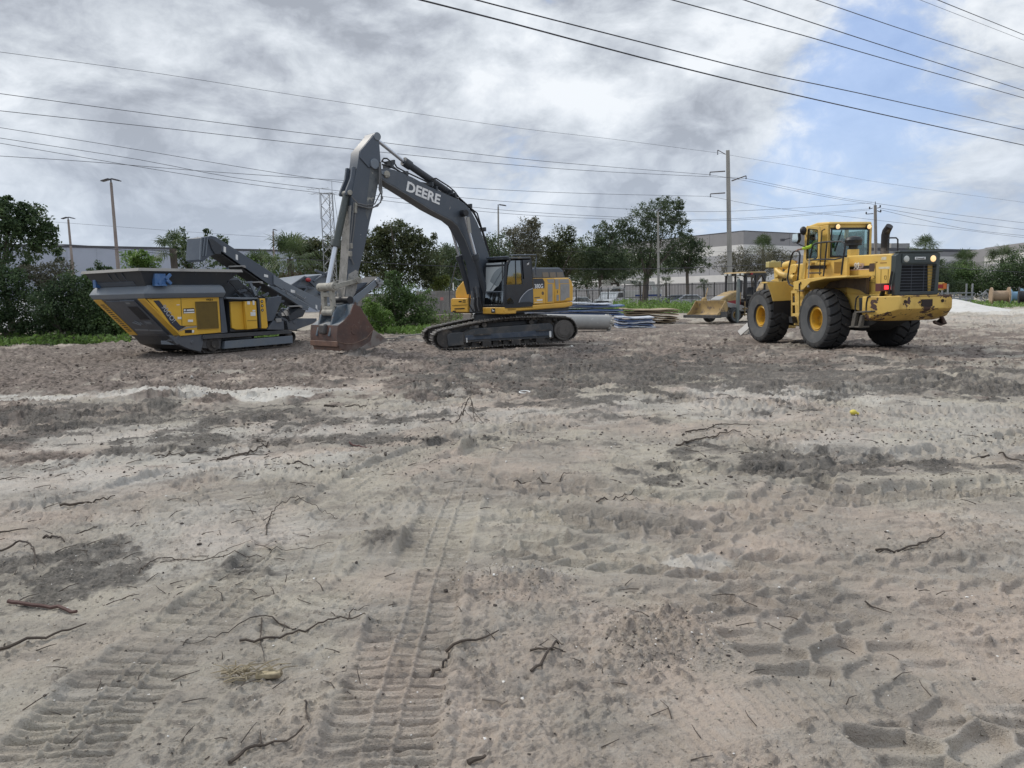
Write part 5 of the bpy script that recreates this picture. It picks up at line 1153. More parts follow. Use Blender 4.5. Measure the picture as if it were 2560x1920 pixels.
    b = MB(); b.prism([(ur-.05, zt-.03), (ur-.02, zt+.06), (1.1, zt+.10), (uf+.05, zt+.02), (uf+.05, zt-.06)], vr-.02, vl+.02); b.build('cab_roof', YEL2, t, None, bevel=.04, seg=3)
    b = MB()
    wall = lambda a, c: b.span(a, c)
    for v in (vl, vr): b.span((ur, v-.05, 2.1), (ur+.12, v+.05, zt-.03)); b.span((uf-.1, v-.05, 2.0), (uf, v+.05, zt-.03))
    b.span((ur+.0, vr, 2.1), (ur+.1, vl, 2.84)); b.span((ur+.0, vr, 3.70), (ur+.1, vl, 3.83))
    b.span((ur, vl-.04, 2.0), (1.05, vl+.03, 3.83)); b.span((1.05, vl-.04, 3.66), (uf, vl+.03, 3.83)); b.span((1.05, vl-.04, 2.0), (uf, vl+.03, 2.62)); b.span((ur, vr-.03, 2.0), (uf, vr+.04, 2.75)); b.span((uf-.08, vr, 2.0), (uf, vl, 2.7))
    b.span((ur, vr, 2.0), (uf, vl, 2.12))
    cb = b.build('cab', YEL2, t, None, bevel=.012)
    b = MB(); b.span((ur-.012, vr+.1, 2.86), (ur+.0, vl-.08, 3.72)); b.build('rear_window', GLASS, cb)
    b = MB(); fw = .05
    for a, c in (((ur-.02, vl-.10, 2.84), (ur-.005, vl-.05, 3.74)), ((ur-.02, vr+.05, 2.84), (ur-.005, vr+.1, 3.74)), ((ur-.02, vr+.05, 3.67), (ur-.005, vl-.05, 3.74)), ((ur-.02, vr+.05, 2.82), (ur-.005, vl-.05, 2.87))): b.span(a, c)
    b.build('window_seal', BLACK, cb)
    b = MB(); b.span((uf-.03, vr+.1, 2.72), (uf-.02, vl-.1, 3.7)); b.build('windscreen', GLASS, cb)
    b = MB(); b.span((ur+.3, vr-.0, 2.8), (uf-.15, vr+.012, 3.68)); b.build('side_window', GLASS, cb)
    b = MB(); P = Ed(ur-.03, (1050, 205), (985, 400)); b.bar((ur-.03, P[0][0], P[0][1]), (ur-.03, P[1][0], P[1][1]), .02, .025); b.build('wiper', BLACK, cb)
    # seat, steering column, mirror inside
    b = MB(); b.span((.75, -1.72, 2.45), (1.25, -1.18, 2.62)); b.prism([(.7, 2.6), (.86, 2.6), (.76, 3.2), (.64, 3.2)], -1.70, -1.2); b.span((.66, -1.6, 3.2), (.74, -1.3, 3.42)); b.build('seat', BLACK, cb, None, bevel=.05)
    b = MB(); b.bar((1.62, -1.45, 2.4), (1.4, -1.45, 2.95), .1, .12); b.tube([(1.38+.05*math.sin(a), -1.45+.2*math.cos(a), 2.98+.19*math.sin(a)) for a in [k*.6 for k in range(11)]], .016, 6); b.build('steering_wheel', BLACK, cb)
    b = MB(); b.span((uf-.14, -1.65, 3.5), (uf-.1, -1.25, 3.62)); b.build('inner_mirror', BLACK, cb, None, bevel=.02)
    for x in (1015, 1303):
        P = Ed(ur-.1, (x, 172))[0]; b = MB(); b.lathe([(.05, -.1), (.085, -.02), (.085, .02)], (ur-.08, P[0], P[1]), (-1, 0, -.15), 16); b.bar((ur-.02, P[0], P[1]), (ur-.02, P[0], zt-.02), .05, .05); wl = b.build('work_lamp', BLACK, cb, None, smooth=True); b = MB(); b.lathe([(.075, 0), (.06, .03), (0, .04)], (ur-.1, P[0], P[1]), (-1, 0, -.15), 16); b.build('lamp_glass', LAMPON, wl, None, smooth=True)
    # open door with its window
    door_o = S(-.45, (735, 168), (845, 172), (852, 300), (842, 470), (800, 480), (690, 655), (676, 655), (690, 560), (715, 300))
    win = S(-.45, (745, 200), (752, 192), (830, 202), (838, 215), (832, 450), (818, 465), (770, 480), (735, 480), (730, 460), (738, 320))
    b = MB()
    def rib(P, v, w_, th):
        for k in range(len(P)):
            a, c = P[k], P[(k+1) % len(P)]; b.bar((a[0], v, a[1]), (c[0], v, c[1]), th, w_, (0, 1, 0))
    lo_ = [min(p[0] for p in door_o), max(p[0] for p in door_o)]
    left = S(-.45, (733, 165), (745, 165), (747, 190), (738, 320), (728, 470), (712, 655), (676, 655), (692, 560), (715, 300)); b.prism(left, -.48, -.42)
    rt_ = S(-.45, (830, 196), (848, 180), (855, 300), (845, 470), (828, 462), (836, 330)); b.prism(rt_, -.48, -.42); b.prism(S(-.45, (735, 165), (846, 172), (846, 200), (745, 192)), -.48, -.42); b.prism(S(-.45, (728, 470), (845, 462), (843, 500), (724, 510)), -.48, -.42)
    dr = b.build('door', YEL2, t, None, bevel=.008)
    b = MB(); b.prism(win, -.455, -.445); b.build('door_glass', glassm('door glass', (.88, .93, .9), .03, .0), dr)
    b = MB(); rib(win, -.43, .03, .03); b.build('window_seal', BLACK, dr)
    # wall behind the door with louvre and decal stripe
    b = MB(); b.prism(S(-.62, (745, 530), (905, 530), (905, 560), (735, 562)), -.66, -.6); b.build('decal_stripe', DECALB, t); b = MB(); b.prism(S(-.62, (700, 480), (1095, 455), (1095, 632), (690, 660)), -.72, -.63); cbx = b.build('cab_base', YEL2, t, None, bevel=.015)
    b = MB(); b.prism(S(-.6, (980, 500), (1050, 495), (1046, 595), (978, 600)), -.64, -.615); lv = b.build('louvre', pm('mesh yellow', (.45, .28, .06), .6), cbx); b = MB()
    q = S(-.61, (980, 500), (1050, 495), (1046, 595), (978, 600))
    for k in range(9): f_ = k/8; b.bar((q[0][0]+(q[1][0]-q[0][0])*f_, -.612, q[0][1]+(q[1][1]-q[0][1])*f_), (q[3][0]+(q[2][0]-q[3][0])*f_, -.612, q[3][1]+(q[2][1]-q[3][1])*f_), .008, .012, (0, 1, 0)); b.bar((q[0][0]+(q[3][0]-q[0][0])*f_, -.612, q[0][1]+(q[3][1]-q[0][1])*f_), (q[1][0]+(q[2][0]-q[1][0])*f_, -.612, q[1][1]+(q[2][1]-q[1][1])*f_), .008, .012, (0, 1, 0))
    b.build('louvre_bar', pm('louvre shade', (.3, .18, .04), .7), lv)
    # deck and rear fender
    b = MB(); b.prism(S(-.02, (600, 680), (740, 648), (1092, 624), (1092, 640), (900, 652), (760, 682), (690, 752), (675, 755), (605, 752)), -.8, -.02); fd_ = b.build('fender', YEL2, t, None, bevel=.012)
    b = MB(); b.prism(S(-.06, (700, 752), (768, 688), (900, 658), (1090, 645), (1090, 800), (1030, 760), (920, 735), (800, 740)), -.8, -.7); b.build('fender_liner', pm('dark fender inside', (.10, .07, .04), .8, c2=(.04, .03, .025), s2=3), fd_)  # dark brown plate inside the fender arch, with random darker blotches
    # ladder
    b = MB(); 
    for P in (((590, 765), (590, 1000)), ((655, 760), (658, 1000))): a, c = S(-.12, *P); b.bar((a[0], -.12, a[1]), (c[0], -.12, c[1]), .04, .05, (0, 1, 0))
    for y in (775, 885, 985): a, c = S(-.12, (588, y), (658, y-2)); b.bar((a[0], -.12, a[1]), (c[0], -.12, c[1]), .09, .03, (0, 1, 0))
    b.build('ladder', YEL2, t, None, bevel=.006)
    b = MB(); b.prism(S(-.28, (612, 760), (700, 752), (695, 1000), (655, 1085), (605, 1080), (618, 1000)), -.5, -.28); b.build('step_post', YEL2, t, None, bevel=.015)
    b = MB(); b.prism(S(-.2, (585, 1000), (612, 1005), (622, 1060), (590, 1055)), -.4, -.1); b.build('bottom_step', BLACK, t)
    # front fender seen from behind, with mud flap
    uF = 2.62
    b = MB(); b.prism(Ed(uF, (362, 688), (605, 690), (590, 852), (418, 860), (400, 790)), uF, uF+.05, 'u'); q = Ed(uF, (362, 686), (605, 690)); b.span((uF, q[0][0], q[0][1]-.03), (uF+.4, q[0][0]-.75, q[0][1]+.02)); ff = b.build('front_fender', YEL2, t, None, bevel=.012)
    b = MB(); b.prism(Ed(uF, (418, 862), (592, 855), (598, 1060), (438, 1064), (425, 1040)), uF, uF+.02, 'u'); b.build('mud_flap', RUBBER, ff, None)
    # front frame, lift arms, tilt cylinder, lamp bracket
    b = MB(); b.prism(SD(-1.0, (540, 1390), (640, 1330), (860, 1160), (1000, 1030), (1250, 1010), (1260, 1380), (900, 1420)), -2.0, -1.0); b.prism([(2.2, 1.3), (2.2, 2.3), (3.2, 2.5), (4.4, 1.4), (4.4, 1.1)], -1.95, -1.15); fr2 = b.build('front_frame', YEL2, t, None, bevel=.03)
    b = MB(); P = SD(-.9, (700, 1150), (1080, 1320)); b.tube([(P[0][0], -.9, P[0][1]), (P[0][0]-.3, -.9, P[0][1]-.15), (P[1][0], -.9, P[1][1])], .10, 14); P = SD(-1.1, (880, 1060), (1030, 1020)); b.cyl((P[0][0], -1.1, P[0][1]), (P[1][0], -1.1, P[1][1]), .14, 16); b.each('tilt_cylinder', YEL2, t, None, smooth=True)
    b = MB(); b.prism([(2.4, 2.15), (2.9, 2.3), (4.6, 1.7), (5.6, .75), (5.3, .45), (4.3, 1.2), (3.0, 1.75)], -1.25, -1.05); b.prism([(2.4, 2.15), (2.9, 2.3), (4.6, 1.7), (5.6, .75), (5.3, .45), (4.3, 1.2), (3.0, 1.75)], -2.05, -1.85); b.each('lift_arm', YEL2, t, None, bevel=.02)
    b = MB(); b.span((5.3, -2.5, .35), (5.45, -.95, 1.05)); b.build('coupler', YEL2, t, None, bevel=.03)
    uT = 3.2; P = EDd(uT, (535, 970), (795, 965), (800, 1085), (550, 1095)); b = MB(); b.span((uT, P[0][0], P[3][1]), (uT+.25, P[1][0], P[0][1])); b.cyl((uT+.12, (P[0][0]+P[1][0])/2, P[0][1]-.01), (uT+.12, (P[0][0]+P[1][0])/2, P[0][1]+.04), .08, 12); b.build('oil_tank', pm('pale tank yellow', (.50, .42, .17), .5), t, None, bevel=.05, seg=3)
    b = MB(); b.prism(SD(-.85, (630, 1090), (715, 1090), (720, 1290), (640, 1330)), -1.05, -.85); b.build('tank_post', YEL2, t, None, bevel=.015)
    P = SD(-.98, (1085, 1125))[0]; b = MB(); b.cyl((P[0], -.99, P[1]), (P[0], -.94, P[1]), .15, 20); b.build('pivot_cap', YEL2, fr2, None, bevel=.012)
    b = MB(); P = SD(-.9, (770, 1400), (990, 1280), (1000, 1320), (1030, 1390)); 
    for k in range(5): f_ = k/4; x0 = P[0][0]+(P[1][0]-P[0][0])*f_; z0 = P[0][1]+(P[1][1]-P[0][1])*f_; b.bar((x0, -.98, z0), (x0-.06, -.98, z0+.12), .05, .02)
    b.each('arm_lettering', DECALB, fr2)
    b = MB(); 
    for k in range(4): P = SD(-1.3, (920+60*k, 950))[0]; b.cyl((P[0], -1.3, P[1]-.1), (P[0], -1.3, P[1]), .06, 12)
    b.each('valve', pm('rusty valve', (.35, .19, .07), .6), t)
    # hand rails (black tube) and long pale rod
    b = MB(); P = SD(-.12, (1050, 1500), (960, 1450), (925, 1330), (960, 1080), (1010, 850), (1050, 765), (1110, 740), (1170, 765), (1190, 830), (1165, 1100), (1140, 1370)); b.tube([(p[0], -.12, p[1]) for p in P], .028, 8)
    P = SD(-.25, (1405, 900), (1440, 720), (1470, 620), (1540, 580), (1760, 550), (2080, 540), (2140, 580), (2150, 680), (2110, 900), (2070, 1250)); b.tube([(p[0], -.25, p[1]) for p in P], .026, 8)
    P = SD(-.25, (1400, 940), (1720, 920), (1930, 925), (2110, 880)); b.tube([(p[0], -.25, p[1]) for p in P], .024, 8); P = SD(-.25, (1765, 550), (1730, 900), (1690, 1280)); b.tube([(p[0], -.25, p[1]) for p in P], .024, 8); P = SD(-.25, (1370, 1215), (1640, 1210)); b.tube([(p[0], -.25, p[1]) for p in P], .022, 8)
    P = SD(-.4, (1720, 280), (1660, 310), (1640, 560), (1610, 1260)); b.tube([(p[0], -.4, p[1]) for p in P], .018, 8); P = zF
    P = SF(-.02, (1290, 205), (1262, 240), (1260, 340), (1280, 375), (1345, 375)); b.tube([(p[0], .0, p[1]) for p in P], .022, 8)
    b.each('hand_rail', BLACK, t, None, smooth=True)
    b = MB(); P = SD(-.05, (1390, 900), (1378, 1200), (1370, 1500)); b.tube([(p[0], -.05, p[1]) for p in P], .018, 8); b.ball((P[2][0], -.05, P[2][1]), .04, 8); b.build('pale_rod', GREYP, t, None, smooth=True)
    b = MB(); b.prism(SD(-.4, (1510, 985), (1690, 980), (1690, 1040), (1510, 1045)), -.6, -.4); b.build('door_step', YEL2, t, None, bevel=.01)
    # wing mirror and work lamp
    q = SD(-.2, (1230, 310))[0]; b = MB(); b.ball((q[0], -.25, q[1]), .135, 14, (.8, .8, 1)); q2 = SD(-.46, (1305, 378))[0]; b.bar((q[0], -.25, q[1]-.13), (q2[0], -.46, q2[1]), .04, .04); b.build('front_lamp', BLACK, t, None, smooth=True)
    P = SD(-.15, (1030, 370), (1150, 360), (1162, 500), (1130, 570), (1040, 580), (1012, 540)); b = MB(); b.prism(P, -.25, -.15); mr = b.build('wing_mirror', BLACK, t, None, bevel=.02); P2 = [(c_[0]*.86+.14*sum(p[0] for p in P)/6, c_[1]*.86+.14*sum(p[1] for p in P)/6) for c_ in P]
    b = MB(); b.prism(P2, -.149, -.145); b.build('mirror_glass', pm('mirror', (.8, .85, .8), .05, 1.0), mr); b = MB(); b.prism([(p[0]*.5+P2[0][0]*.5, p[1]*.72+.28*P2[0][1]-.05) for p in P2], -.1445, -.143); b.build('mirror_reflection', pm('lime reflected shirt', (.42, .55, .08), .6), mr) if False else None
    a, c = SD(-.2, (1120, 575), (1245, 665)); b = MB(); b.bar((a[0], -.2, a[1]), (c[0], -.3, c[1]), .03, .03); P = SD(-.2, (1165, 365), (1215, 372)); b.bar((P[0][0], -.2, P[0][1]), (P[1][0], -.22, P[1][1]), .03, .03); b.each('mirror_arm', BLACK, mr)
    # rear steps and battery box on the near side
    b = MB(); b.prism(SE(-.45, (325, 860), (578, 850), (575, 1080), (330, 1085)), -.9, -.45); b.build('battery_box', pm('dark box', (.03, .036, .042), .5), t, None, bevel=.01)
    b = MB()
    for P in (((320, 830), (280, 870), (265, 1000), (262, 1120)), ((520, 835), (480, 850), (455, 960), (450, 1100))): b.tube([(p[0], -.35, p[1]) for p in SE(-.35, *P)], .022, 8)
    b.each('step_rail', BLACK, t, None, smooth=True)
    b = MB(); b.prism(SE(-.35, (250, 1120), (310, 1120), (270, 1350), (205, 1370)), -.4, -.3); b.prism(SE(-.35, (375, 1160), (415, 1160), (375, 1380), (320, 1380)), -.4, -.3); b.prism(SE(-.35, (270, 1095), (560, 1080), (560, 1110), (270, 1125)), -.5, -.3); b.prism(SE(-.35, (205, 1350), (375, 1345), (375, 1378), (205, 1372)), -.6, -.25); b.each('rear_step', pm('step metal', (.10, .09, .075), .6, c2=(.03, .03, .03), s2=6), t, None, bevel=.01)
    # ---------------------------------------------------------------- the driver
    p = thing('person', 'driver in lime yellow shirt and white hard hat leaning out of loader cab', 'person', L)
    SKIN = pm('skin', (.36, .19, .13), .5); LIME = pm('lime shirt', (.46, .66, .05), .75); JEAN = pm('dark trousers', (.05, .06, .08), .8)
    hd_ = SD(-.60, (1435, 440))[0]; hn = SD(-.16, (1165, 732))[0]; el = SD(-.42, (1390, 640))[0]; sh_ = SD(-.62, (1530, 500))[0]
    H = Vector((hd_[0], -.60, hd_[1])); SHl = Vector((sh_[0]-.02, -.62, sh_[1]-.04)); EL = Vector((el[0]-.02, -.46, el[1]-.02)); HN = Vector((hn[0]-.02, -.16, hn[1]+.03))
    PV = Vector((1.02, -1.30, 2.70)); CH = SHl+Vector((-.02, -.18, -.05)); NK = (H+CH)/2+Vector((0, .02, .02)); SHr = CH+Vector((-.05, -.22, .0)); MID = (PV+CH)/2+Vector((-.04, 0, 0))
    V_ = [PV, MID, CH, NK, H+Vector((0, 0, -.06)), H+Vector((.0, 0, .06)), SHl, EL, HN, SHr, Vector((1.2, -1.6, 2.95)), Vector((1.42, -1.45, 2.95)), PV+Vector((.05, .12, -.02)), Vector((1.45, -1.15, 2.72)), Vector((1.5, -1.15, 2.25)), PV+Vector((.05, -.12, -.02)), Vector((1.45, -1.5, 2.72)), Vector((1.5, -1.5, 2.25))]
    Eg = [(0, 1), (1, 2), (2, 3), (3, 4), (4, 5), (2, 6), (6, 7), (7, 8), (2, 9), (9, 10), (10, 11), (0, 12), (12, 13), (13, 14), (0, 15), (15, 16), (16, 17)]
    body = figure('body', V_, Eg, [(.15, .12), (.14, .12), (.15, .11), .058, (.075, .09), (.085, .10), .062, .047, .034, .062, .045, .034, .08, .07, .05, .08, .07, .05], SKIN, p)
    figure('shirt', [PV, MID, CH, CH+(NK-CH)*.35, SHl, EL, EL+(HN-EL)*.8, SHr, V_[10], V_[10]+(V_[11]-V_[10])*.7], [(0, 1), (1, 2), (2, 3), (2, 4), (4, 5), (5, 6), (2, 7), (7, 8), (8, 9)], [(.165, .135), (.16, .135), (.165, .125), .075, .078, .062, .05, .076, .06, .05], LIME, p)
    figure('trousers', [PV, V_[12], V_[13], V_[14], V_[15], V_[16], V_[17]], [(0, 1), (1, 2), (2, 3), (0, 4), (4, 5), (5, 6)], [(.168, .14), .1, .085, .065, .1, .085, .065], JEAN, p)
    dirn = (HN-EL).normalized()
    for k, (off, ln_) in enumerate(((.03, .075), (.010, .085), (-.010, .08), (-.03, .06), (.035, .05))):
        s_ = dirn.cross(Vector((0, 0, 1))).normalized(); a = HN+dirn*.035+s_*off; m1 = a+dirn*(ln_*.55); m2 = m1+dirn*(ln_*.3)+Vector((0, 0, -.035))
        if k == 4: m1 = HN+dirn*.01+s_*.06+Vector((0, 0, -.02)); m2 = m1+dirn*.03+Vector((0, 0, -.03)); a = HN+s_*.03
        figure('finger', [a, m1, m2], [(0, 1), (1, 2)], [.011, .010, .008], SKIN, body, 1)
    b = MB(); b.ball(HN+dirn*.02, .045, 10, (1, 1, .6)); b.build('palm', SKIN, body, None, smooth=True)
    fc = Vector((.55, .8, -.1)).normalized(); sd_ = fc.cross(Vector((0, 0, 1))).normalized()
    b = MB(); b.ball(H+fc*.095, .018, 8, (1, 1, 1.3)); b.build('nose', SKIN, body, None, smooth=True)
    for s_ in (-1, 1):
        b = MB(); b.ball(H+fc*.085+sd_*.03*s_+Vector((0, 0, .025)), .012, 8); b.build('eye', DECALB, body, None, smooth=True); b = MB(); b.ball(H+sd_*.085*s_, .022, 8, (.6, .6, 1.3)); b.build('ear', SKIN, body, None, smooth=True)
    b = MB(); b.box(H+fc*.09+Vector((0, 0, -.04)), (.02, .05, .01)); b.build('mouth', pm('lips', (.25, .09, .07), .6), body)
    b = MB(); b.ball(H-fc*.02+Vector((0, 0, .02)), .105, 12, (1, 1, 1.05)); b.build('hair', pm('dark hair', (.03, .02, .015), .7), p, None, smooth=True) if False else None
    b = MB(); b.lathe([(.165, .055), (.155, .07), (.128, .075), (.122, .13), (.09, .185), (0, .20)], H-fc*.005, (fc.x*.15, fc.y*.15, 1), 20); b.build('hard_hat', WHITE, p, None, smooth=True)
    b = MB(); b.ball(H-fc*.05+Vector((0, 0, .01)), .09, 12, (1, 1, 1)); b.build('hair', pm('dark hair', (.03, .02, .015), .7), p, None, smooth=True)
build_loader()
# ------------------------------------------------------------------ poles
def axis_pts(top, bot, Y):
    """a pole's axis from its top pixel and a lower pixel, carried on down to the ground"""
    a = at(*top, Y); b = at(*bot, Y); d = (b-a)/abs(b.z-a.z); return a, a+d*(a.z+.3)
def pole(name, label, top, bot, Y, wt, wb, mt, n=4, group='light poles'):
    a, b = axis_pts(top, bot, Y); t = thing(name, label, 'pole', loc=(b.x, b.y, 0), group=group)
    m_ = MB(); o = Vector((b.x, b.y, 0)); ax = (a-b).normalized()
    k = .785 if n == 4 else 0
    rt, rb = wt*Y/FPX/2, wb*Y/FPX/2
    if n == 4: rt *= 1.12; rb *= 1.12
    rings = []
    for c, r in ((b-o, rb), (a-o, rt)):
        rings.append([c+Vector((r*math.cos(.5+2*math.pi*i/n), r*math.sin(.5+2*math.pi*i/n), 0)) for i in range(n)])
    m_.loft(rings); m_.build('shaft', mt, t, None, bevel=.02 if n == 4 else 0, smooth=n > 4)
    return t, a-o
POLEB = pm('brownish pole', (.22, .175, .155), .7, c2=(.28, .25, .22), s2=.5)
LAMPG = pm('lamp head grey', (.06, .06, .07), .5)
def lamp_head(t, a, dx, L_=.8, both=False):
    m_ = MB(); m_.cyl(a, a+Vector((0, 0, .25)), .05, 8)
    m_.build('lamp_post_cap', LAMPG, t)
    for s in ((-1, 1) if both else (dx,)):
        m_ = MB(); p = a+Vector((s*.1, 0, .22)); q = a+Vector((s*L_, 0, .12)); m_.bar(p, q, .32, .10); m_.bar(p+(q-p)*.35, q+Vector((s*.1, 0, -.03)), .42, .07); m_.build('lamp_head', LAMPG, t, None, bevel=.02)
t, a = pole('light_pole', 'tall brownish light pole with twin heads above the hopper of the crusher', (277.5, 456), (295.5, 671), 52, 6, 10, POLEB); lamp_head(t, a, 1, .5, True)
t, a = pole('light_pole', 'slim light pole with small twin heads left of the taller one, by the dark tree', (170.5, 549), (184, 694), 76, 4.5, 8, POLEB); lamp_head(t, a, 1, .5, True)
t, a = pole('light_pole', 'far light pole poking out over the shaggy palm', (683, 578), (684.5, 640), 95, 4, 5, POLEB); lamp_head(t, a, 1, .35)
t, a = pole('light_pole', 'pale light pole right behind the excavator cab', (1245.5, 517), (1246.5, 640), 82, 4, 7, CONCP); lamp_head(t, a, 1, .75)
t, a = pole('light_pole', 'pale light pole standing in front of the big oak crown', (1645, 528), (1646.5, 740), 84, 5, 8, CONCP); lamp_head(t, a, -1, .4, True)
t, a = pole('plain_pole', 'plain pale pole right behind the stick of the excavator', (912, 560), (916, 701), 62, 7, 9.5, CONCP, group=None)
# the concrete transmission pole
t, a = pole('utility_pole', 'big square concrete utility pole with four bracket arms', (1819.5, 376), (1824.5, 690), 88, 11, 17, CONCP, group=None)
YP = 88
def arm(t, p, q, r=.07, drop=.35):
    o = Vector(t.matrix_world.translation); P, Q_ = at(*p, YP-.1)-o, at(*q, YP-.1)-o
    m_ = MB(); m_.tube([P, (P+Q_)/2, Q_], [r, r*.9, r*.8], 8); ar = m_.build('bracket_arm', pm('bracket grey brown', (.12, .105, .10), .6), t, None, smooth=True)
    m_ = MB(); 
    for k in range(4): m_.cyl(Q_+Vector((0, 0, -.05-drop*k/4)), Q_+Vector((0, 0, -.05-drop*(k+.6)/4)), .07, 8)
    m_.build('insulator', LAMPG, ar)
zg = zoomer(1740, 340, 4.148)
bpy.context.view_layer.update()
arm(t, zg(302, 365), zg(145, 375)); arm(t, zg(302, 590), zg(150, 600)); arm(t, zg(370, 465), zg(520, 412)); arm(t, zg(306, 190), zg(225, 145), .05, .5)
# the wooden pole at the right
t, a = pole('utility_pole', 'round wooden utility pole behind the loader cab', (2188, 513), (2189.5, 640), 100, 7, 9, pm('grey pole wood', (.24, .22, .20), .9, c2=(.17, .155, .14), s2=1, stretch=(4, 4, .4)), 12, None)
o = Vector((t.matrix_world.translation))
m_ = MB(); m_.cyl(a, a+Vector((0, 0, .45)), .05, 8); m_.build('top_pin', LAMPG, t)
for p, q in (((1830, 748), (1800, 757)), ((1880, 748), (1910, 740)), ((1838, 805), (1765, 810)), ((1880, 775), (1915, 790))):
    P, Q_ = at(*zg(*p), 99.8)-o, at(*zg(*q), 99.8)-o; m_ = MB(); m_.bar(P, Q_, .09, .09); cr = m_.build('cross_arm', LAMPG, t); m_ = MB(); m_.cyl(Q_, Q_+Vector((0, 0, .28)), .09, 8); m_.build('insulator', LAMPG, cr)
# lattice tower with aerials
zt_ = zoomer(760, 450, 6.14); YT = 58
A0, A1 = at(*zt_(255, 205), YT), at(*zt_(305, 1320), YT); B0, B1 = at(*zt_(436, 195), YT), at(*zt_(495, 1330), YT)
A1 = A0+(A1-A0)*((A0.z+.2)/(A0.z-A1.z)); B1 = B0+(B1-B0)*((B0.z+.2)/(B0.z-B1.z)); C0 = (A0+B0)/2+Vector((0, .8, 0)); C1 = (A1+B1)/2+Vector((0, .8, 0))
base = (A1+B1)/2; base.z = 0; t = thing('lattice_tower', 'slender grey lattice tower with aerials beside the excavator stick', 'tower', loc=base)
m_ = MB(); 
for p, q in ((A0, A1), (B0, B1), (C0, C1)): m_.cyl(p-base, q-base, .035, 8)
m_.each('tower_leg', STEELG, t, None, smooth=True)
m_ = MB(); n_ = 11
for (p0, p1), (q0, q1) in (((A0, A1), (B0, B1)), ((B0, B1), (C0, C1)), ((C0, C1), (A0, A1))):
    for k in range(n_):
        f0, f1 = k/n_, (k+1)/n_; m_.cyl(p0.lerp(p1, f0)-base, q0.lerp(q1, f1)-base, .018, 5); m_.cyl(q0.lerp(q1, f0)-base, p0.lerp(p1, f1)-base, .018, 5)
    m_.cyl(p0-base, q0-base, .02, 5)
m_.build('lattice', STEELG, t)
for p, q, L_ in (((232, 130), (255, 600), 1), ((425, 10), (440, 480), 0), ((460, 210), (515, 610), 0)):
    P, Q_ = at(*zt_(*p), YT-.1)-base, at(*zt_(*q), YT-.1)-base; m_ = MB(); m_.cyl(P, Q_, .018, 6); ma = m_.build('aerial_mast', STEELG, t)
    if L_:
        m_ = MB(); X0, X1 = at(*zt_(55, 145), YT-.1)-base, at(*zt_(375, 124), YT-.1)-base; m_.cyl(X0, X1, .014, 5)
        for k in range(5): c = X0.lerp(X1, k/4); m_.cyl(c+Vector((0, -.4, 0)), c+Vector((0, .4, 0)), .008, 4)
        X0, X1 = at(*zt_(105, 215), YT-.1)-base, at(*zt_(510, 200), YT-.1)-base; m_.cyl(X0, X1, .014, 5)
        for k in range(6): c = X0.lerp(X1, k/5); m_.cyl(c+Vector((-.1, -.4, 0)), c+Vector((.1, .4, 0)), .008, 4)
        m_.build('aerial', STEELG, ma)

# ------------------------------------------------------------------ overhead wires
WIREM = pm('dark cable', (.035, .035, .045), .6)
def wire(label, pts, Y0, Y1, r, group='overhead wires'):
    x0, x1 = pts[0][0], pts[-1][0]
    e0 = (pts[0][0]*1.5-pts[1][0]*.5, pts[0][1]*1.5-pts[1][1]*.5)
    P = [p for p in pts]; W = []
    for x, y in P:
        s = (x-x0)/(x1-x0); W.append(at(x, y, 1/((1-s)/Y0+s/Y1)))
    A_ = [tuple(v) for v in W]; S = spline(A_, step=1.6); m_ = MB(); m_.tube([Vector(v) for v in S], r, 5); o = m_.build('overhead_wire', WIREM, None, None, smooth=True)
    tag(o, label, 'wire', group); return o
ov = 'thick cable across the upper right sky, '
wire(ov+'lowest of the nearest bundle', [(820, -60), (1053, 0), (1280, 58), (1600, 143), (1922, 222), (2260, 298), (2560, 363), (2760, 404)], 13, 40, 0.0158)
wire(ov+'second up in the nearest bundle', [(960, -60), (1192, 0), (1280, 23), (1598, 104), (1916, 184), (2148, 233), (2560, 324), (2760, 366)], 13, 40, 0.0128)
wire(ov+'third up, crossing the cloud edge', [(1480, -60), (1682, 0), (2003, 87), (2264, 162), (2560, 245), (2760, 302)], 17, 42, 0.0128)
wire(ov+'fourth up, over the blue gap', [(1670, -60), (1861, 0), (2148, 95), (2560, 226), (2760, 290)], 18, 42, 0.0128)
wire(ov+'fifth up, ending high at the edge', [(1860, -60), (2041, 0), (2298, 87), (2560, 170), (2760, 235)], 19, 42, 0.0112)
wire('thin pale cable in the top right corner, below its thicker mate', [(2150, -60), (2301, 0), (2560, 101), (2700, 156)], 24, 44, 0.0067)
wire('thick cable cutting the top right corner', [(2180, -70), (2345, 0), (2560, 87), (2700, 146)], 20, 40, 0.0120)
wire('topmost thin wire running from the left edge to the top of the concrete pole', [(-200, 104), (0, 130), (405, 185), (810, 249), (1280, 318), (1540, 349), (1792, 382)], 45, 88, 0.0128)
wire('faint thin wire leaving the concrete pole top toward the right edge', [(1792, 382), (1974, 414), (2206, 457), (2560, 506), (2760, 532)], 88, 120, 0.0120)
wire('dark wire ending at the upper left bracket of the concrete pole', [(-200, 206), (0, 234), (318, 277), (637, 318), (897, 349), (1280, 395), (1511, 416), (1775, 437)], 45, 88, 0.0195)
wire('dark wire passing in front of the concrete pole to its right bracket', [(-200, 255), (0, 277), (405, 320), (637, 346), (949, 380), (1280, 412), (1511, 429), (1865, 446)], 45, 88, 0.0195)
wire('wire with little slope ending at the lower left bracket of the concrete pole', [(-200, 378), (0, 390), (231, 405), (498, 427), (856, 451), (1280, 476), (1511, 485), (1776, 491)], 50, 88, 0.0180)
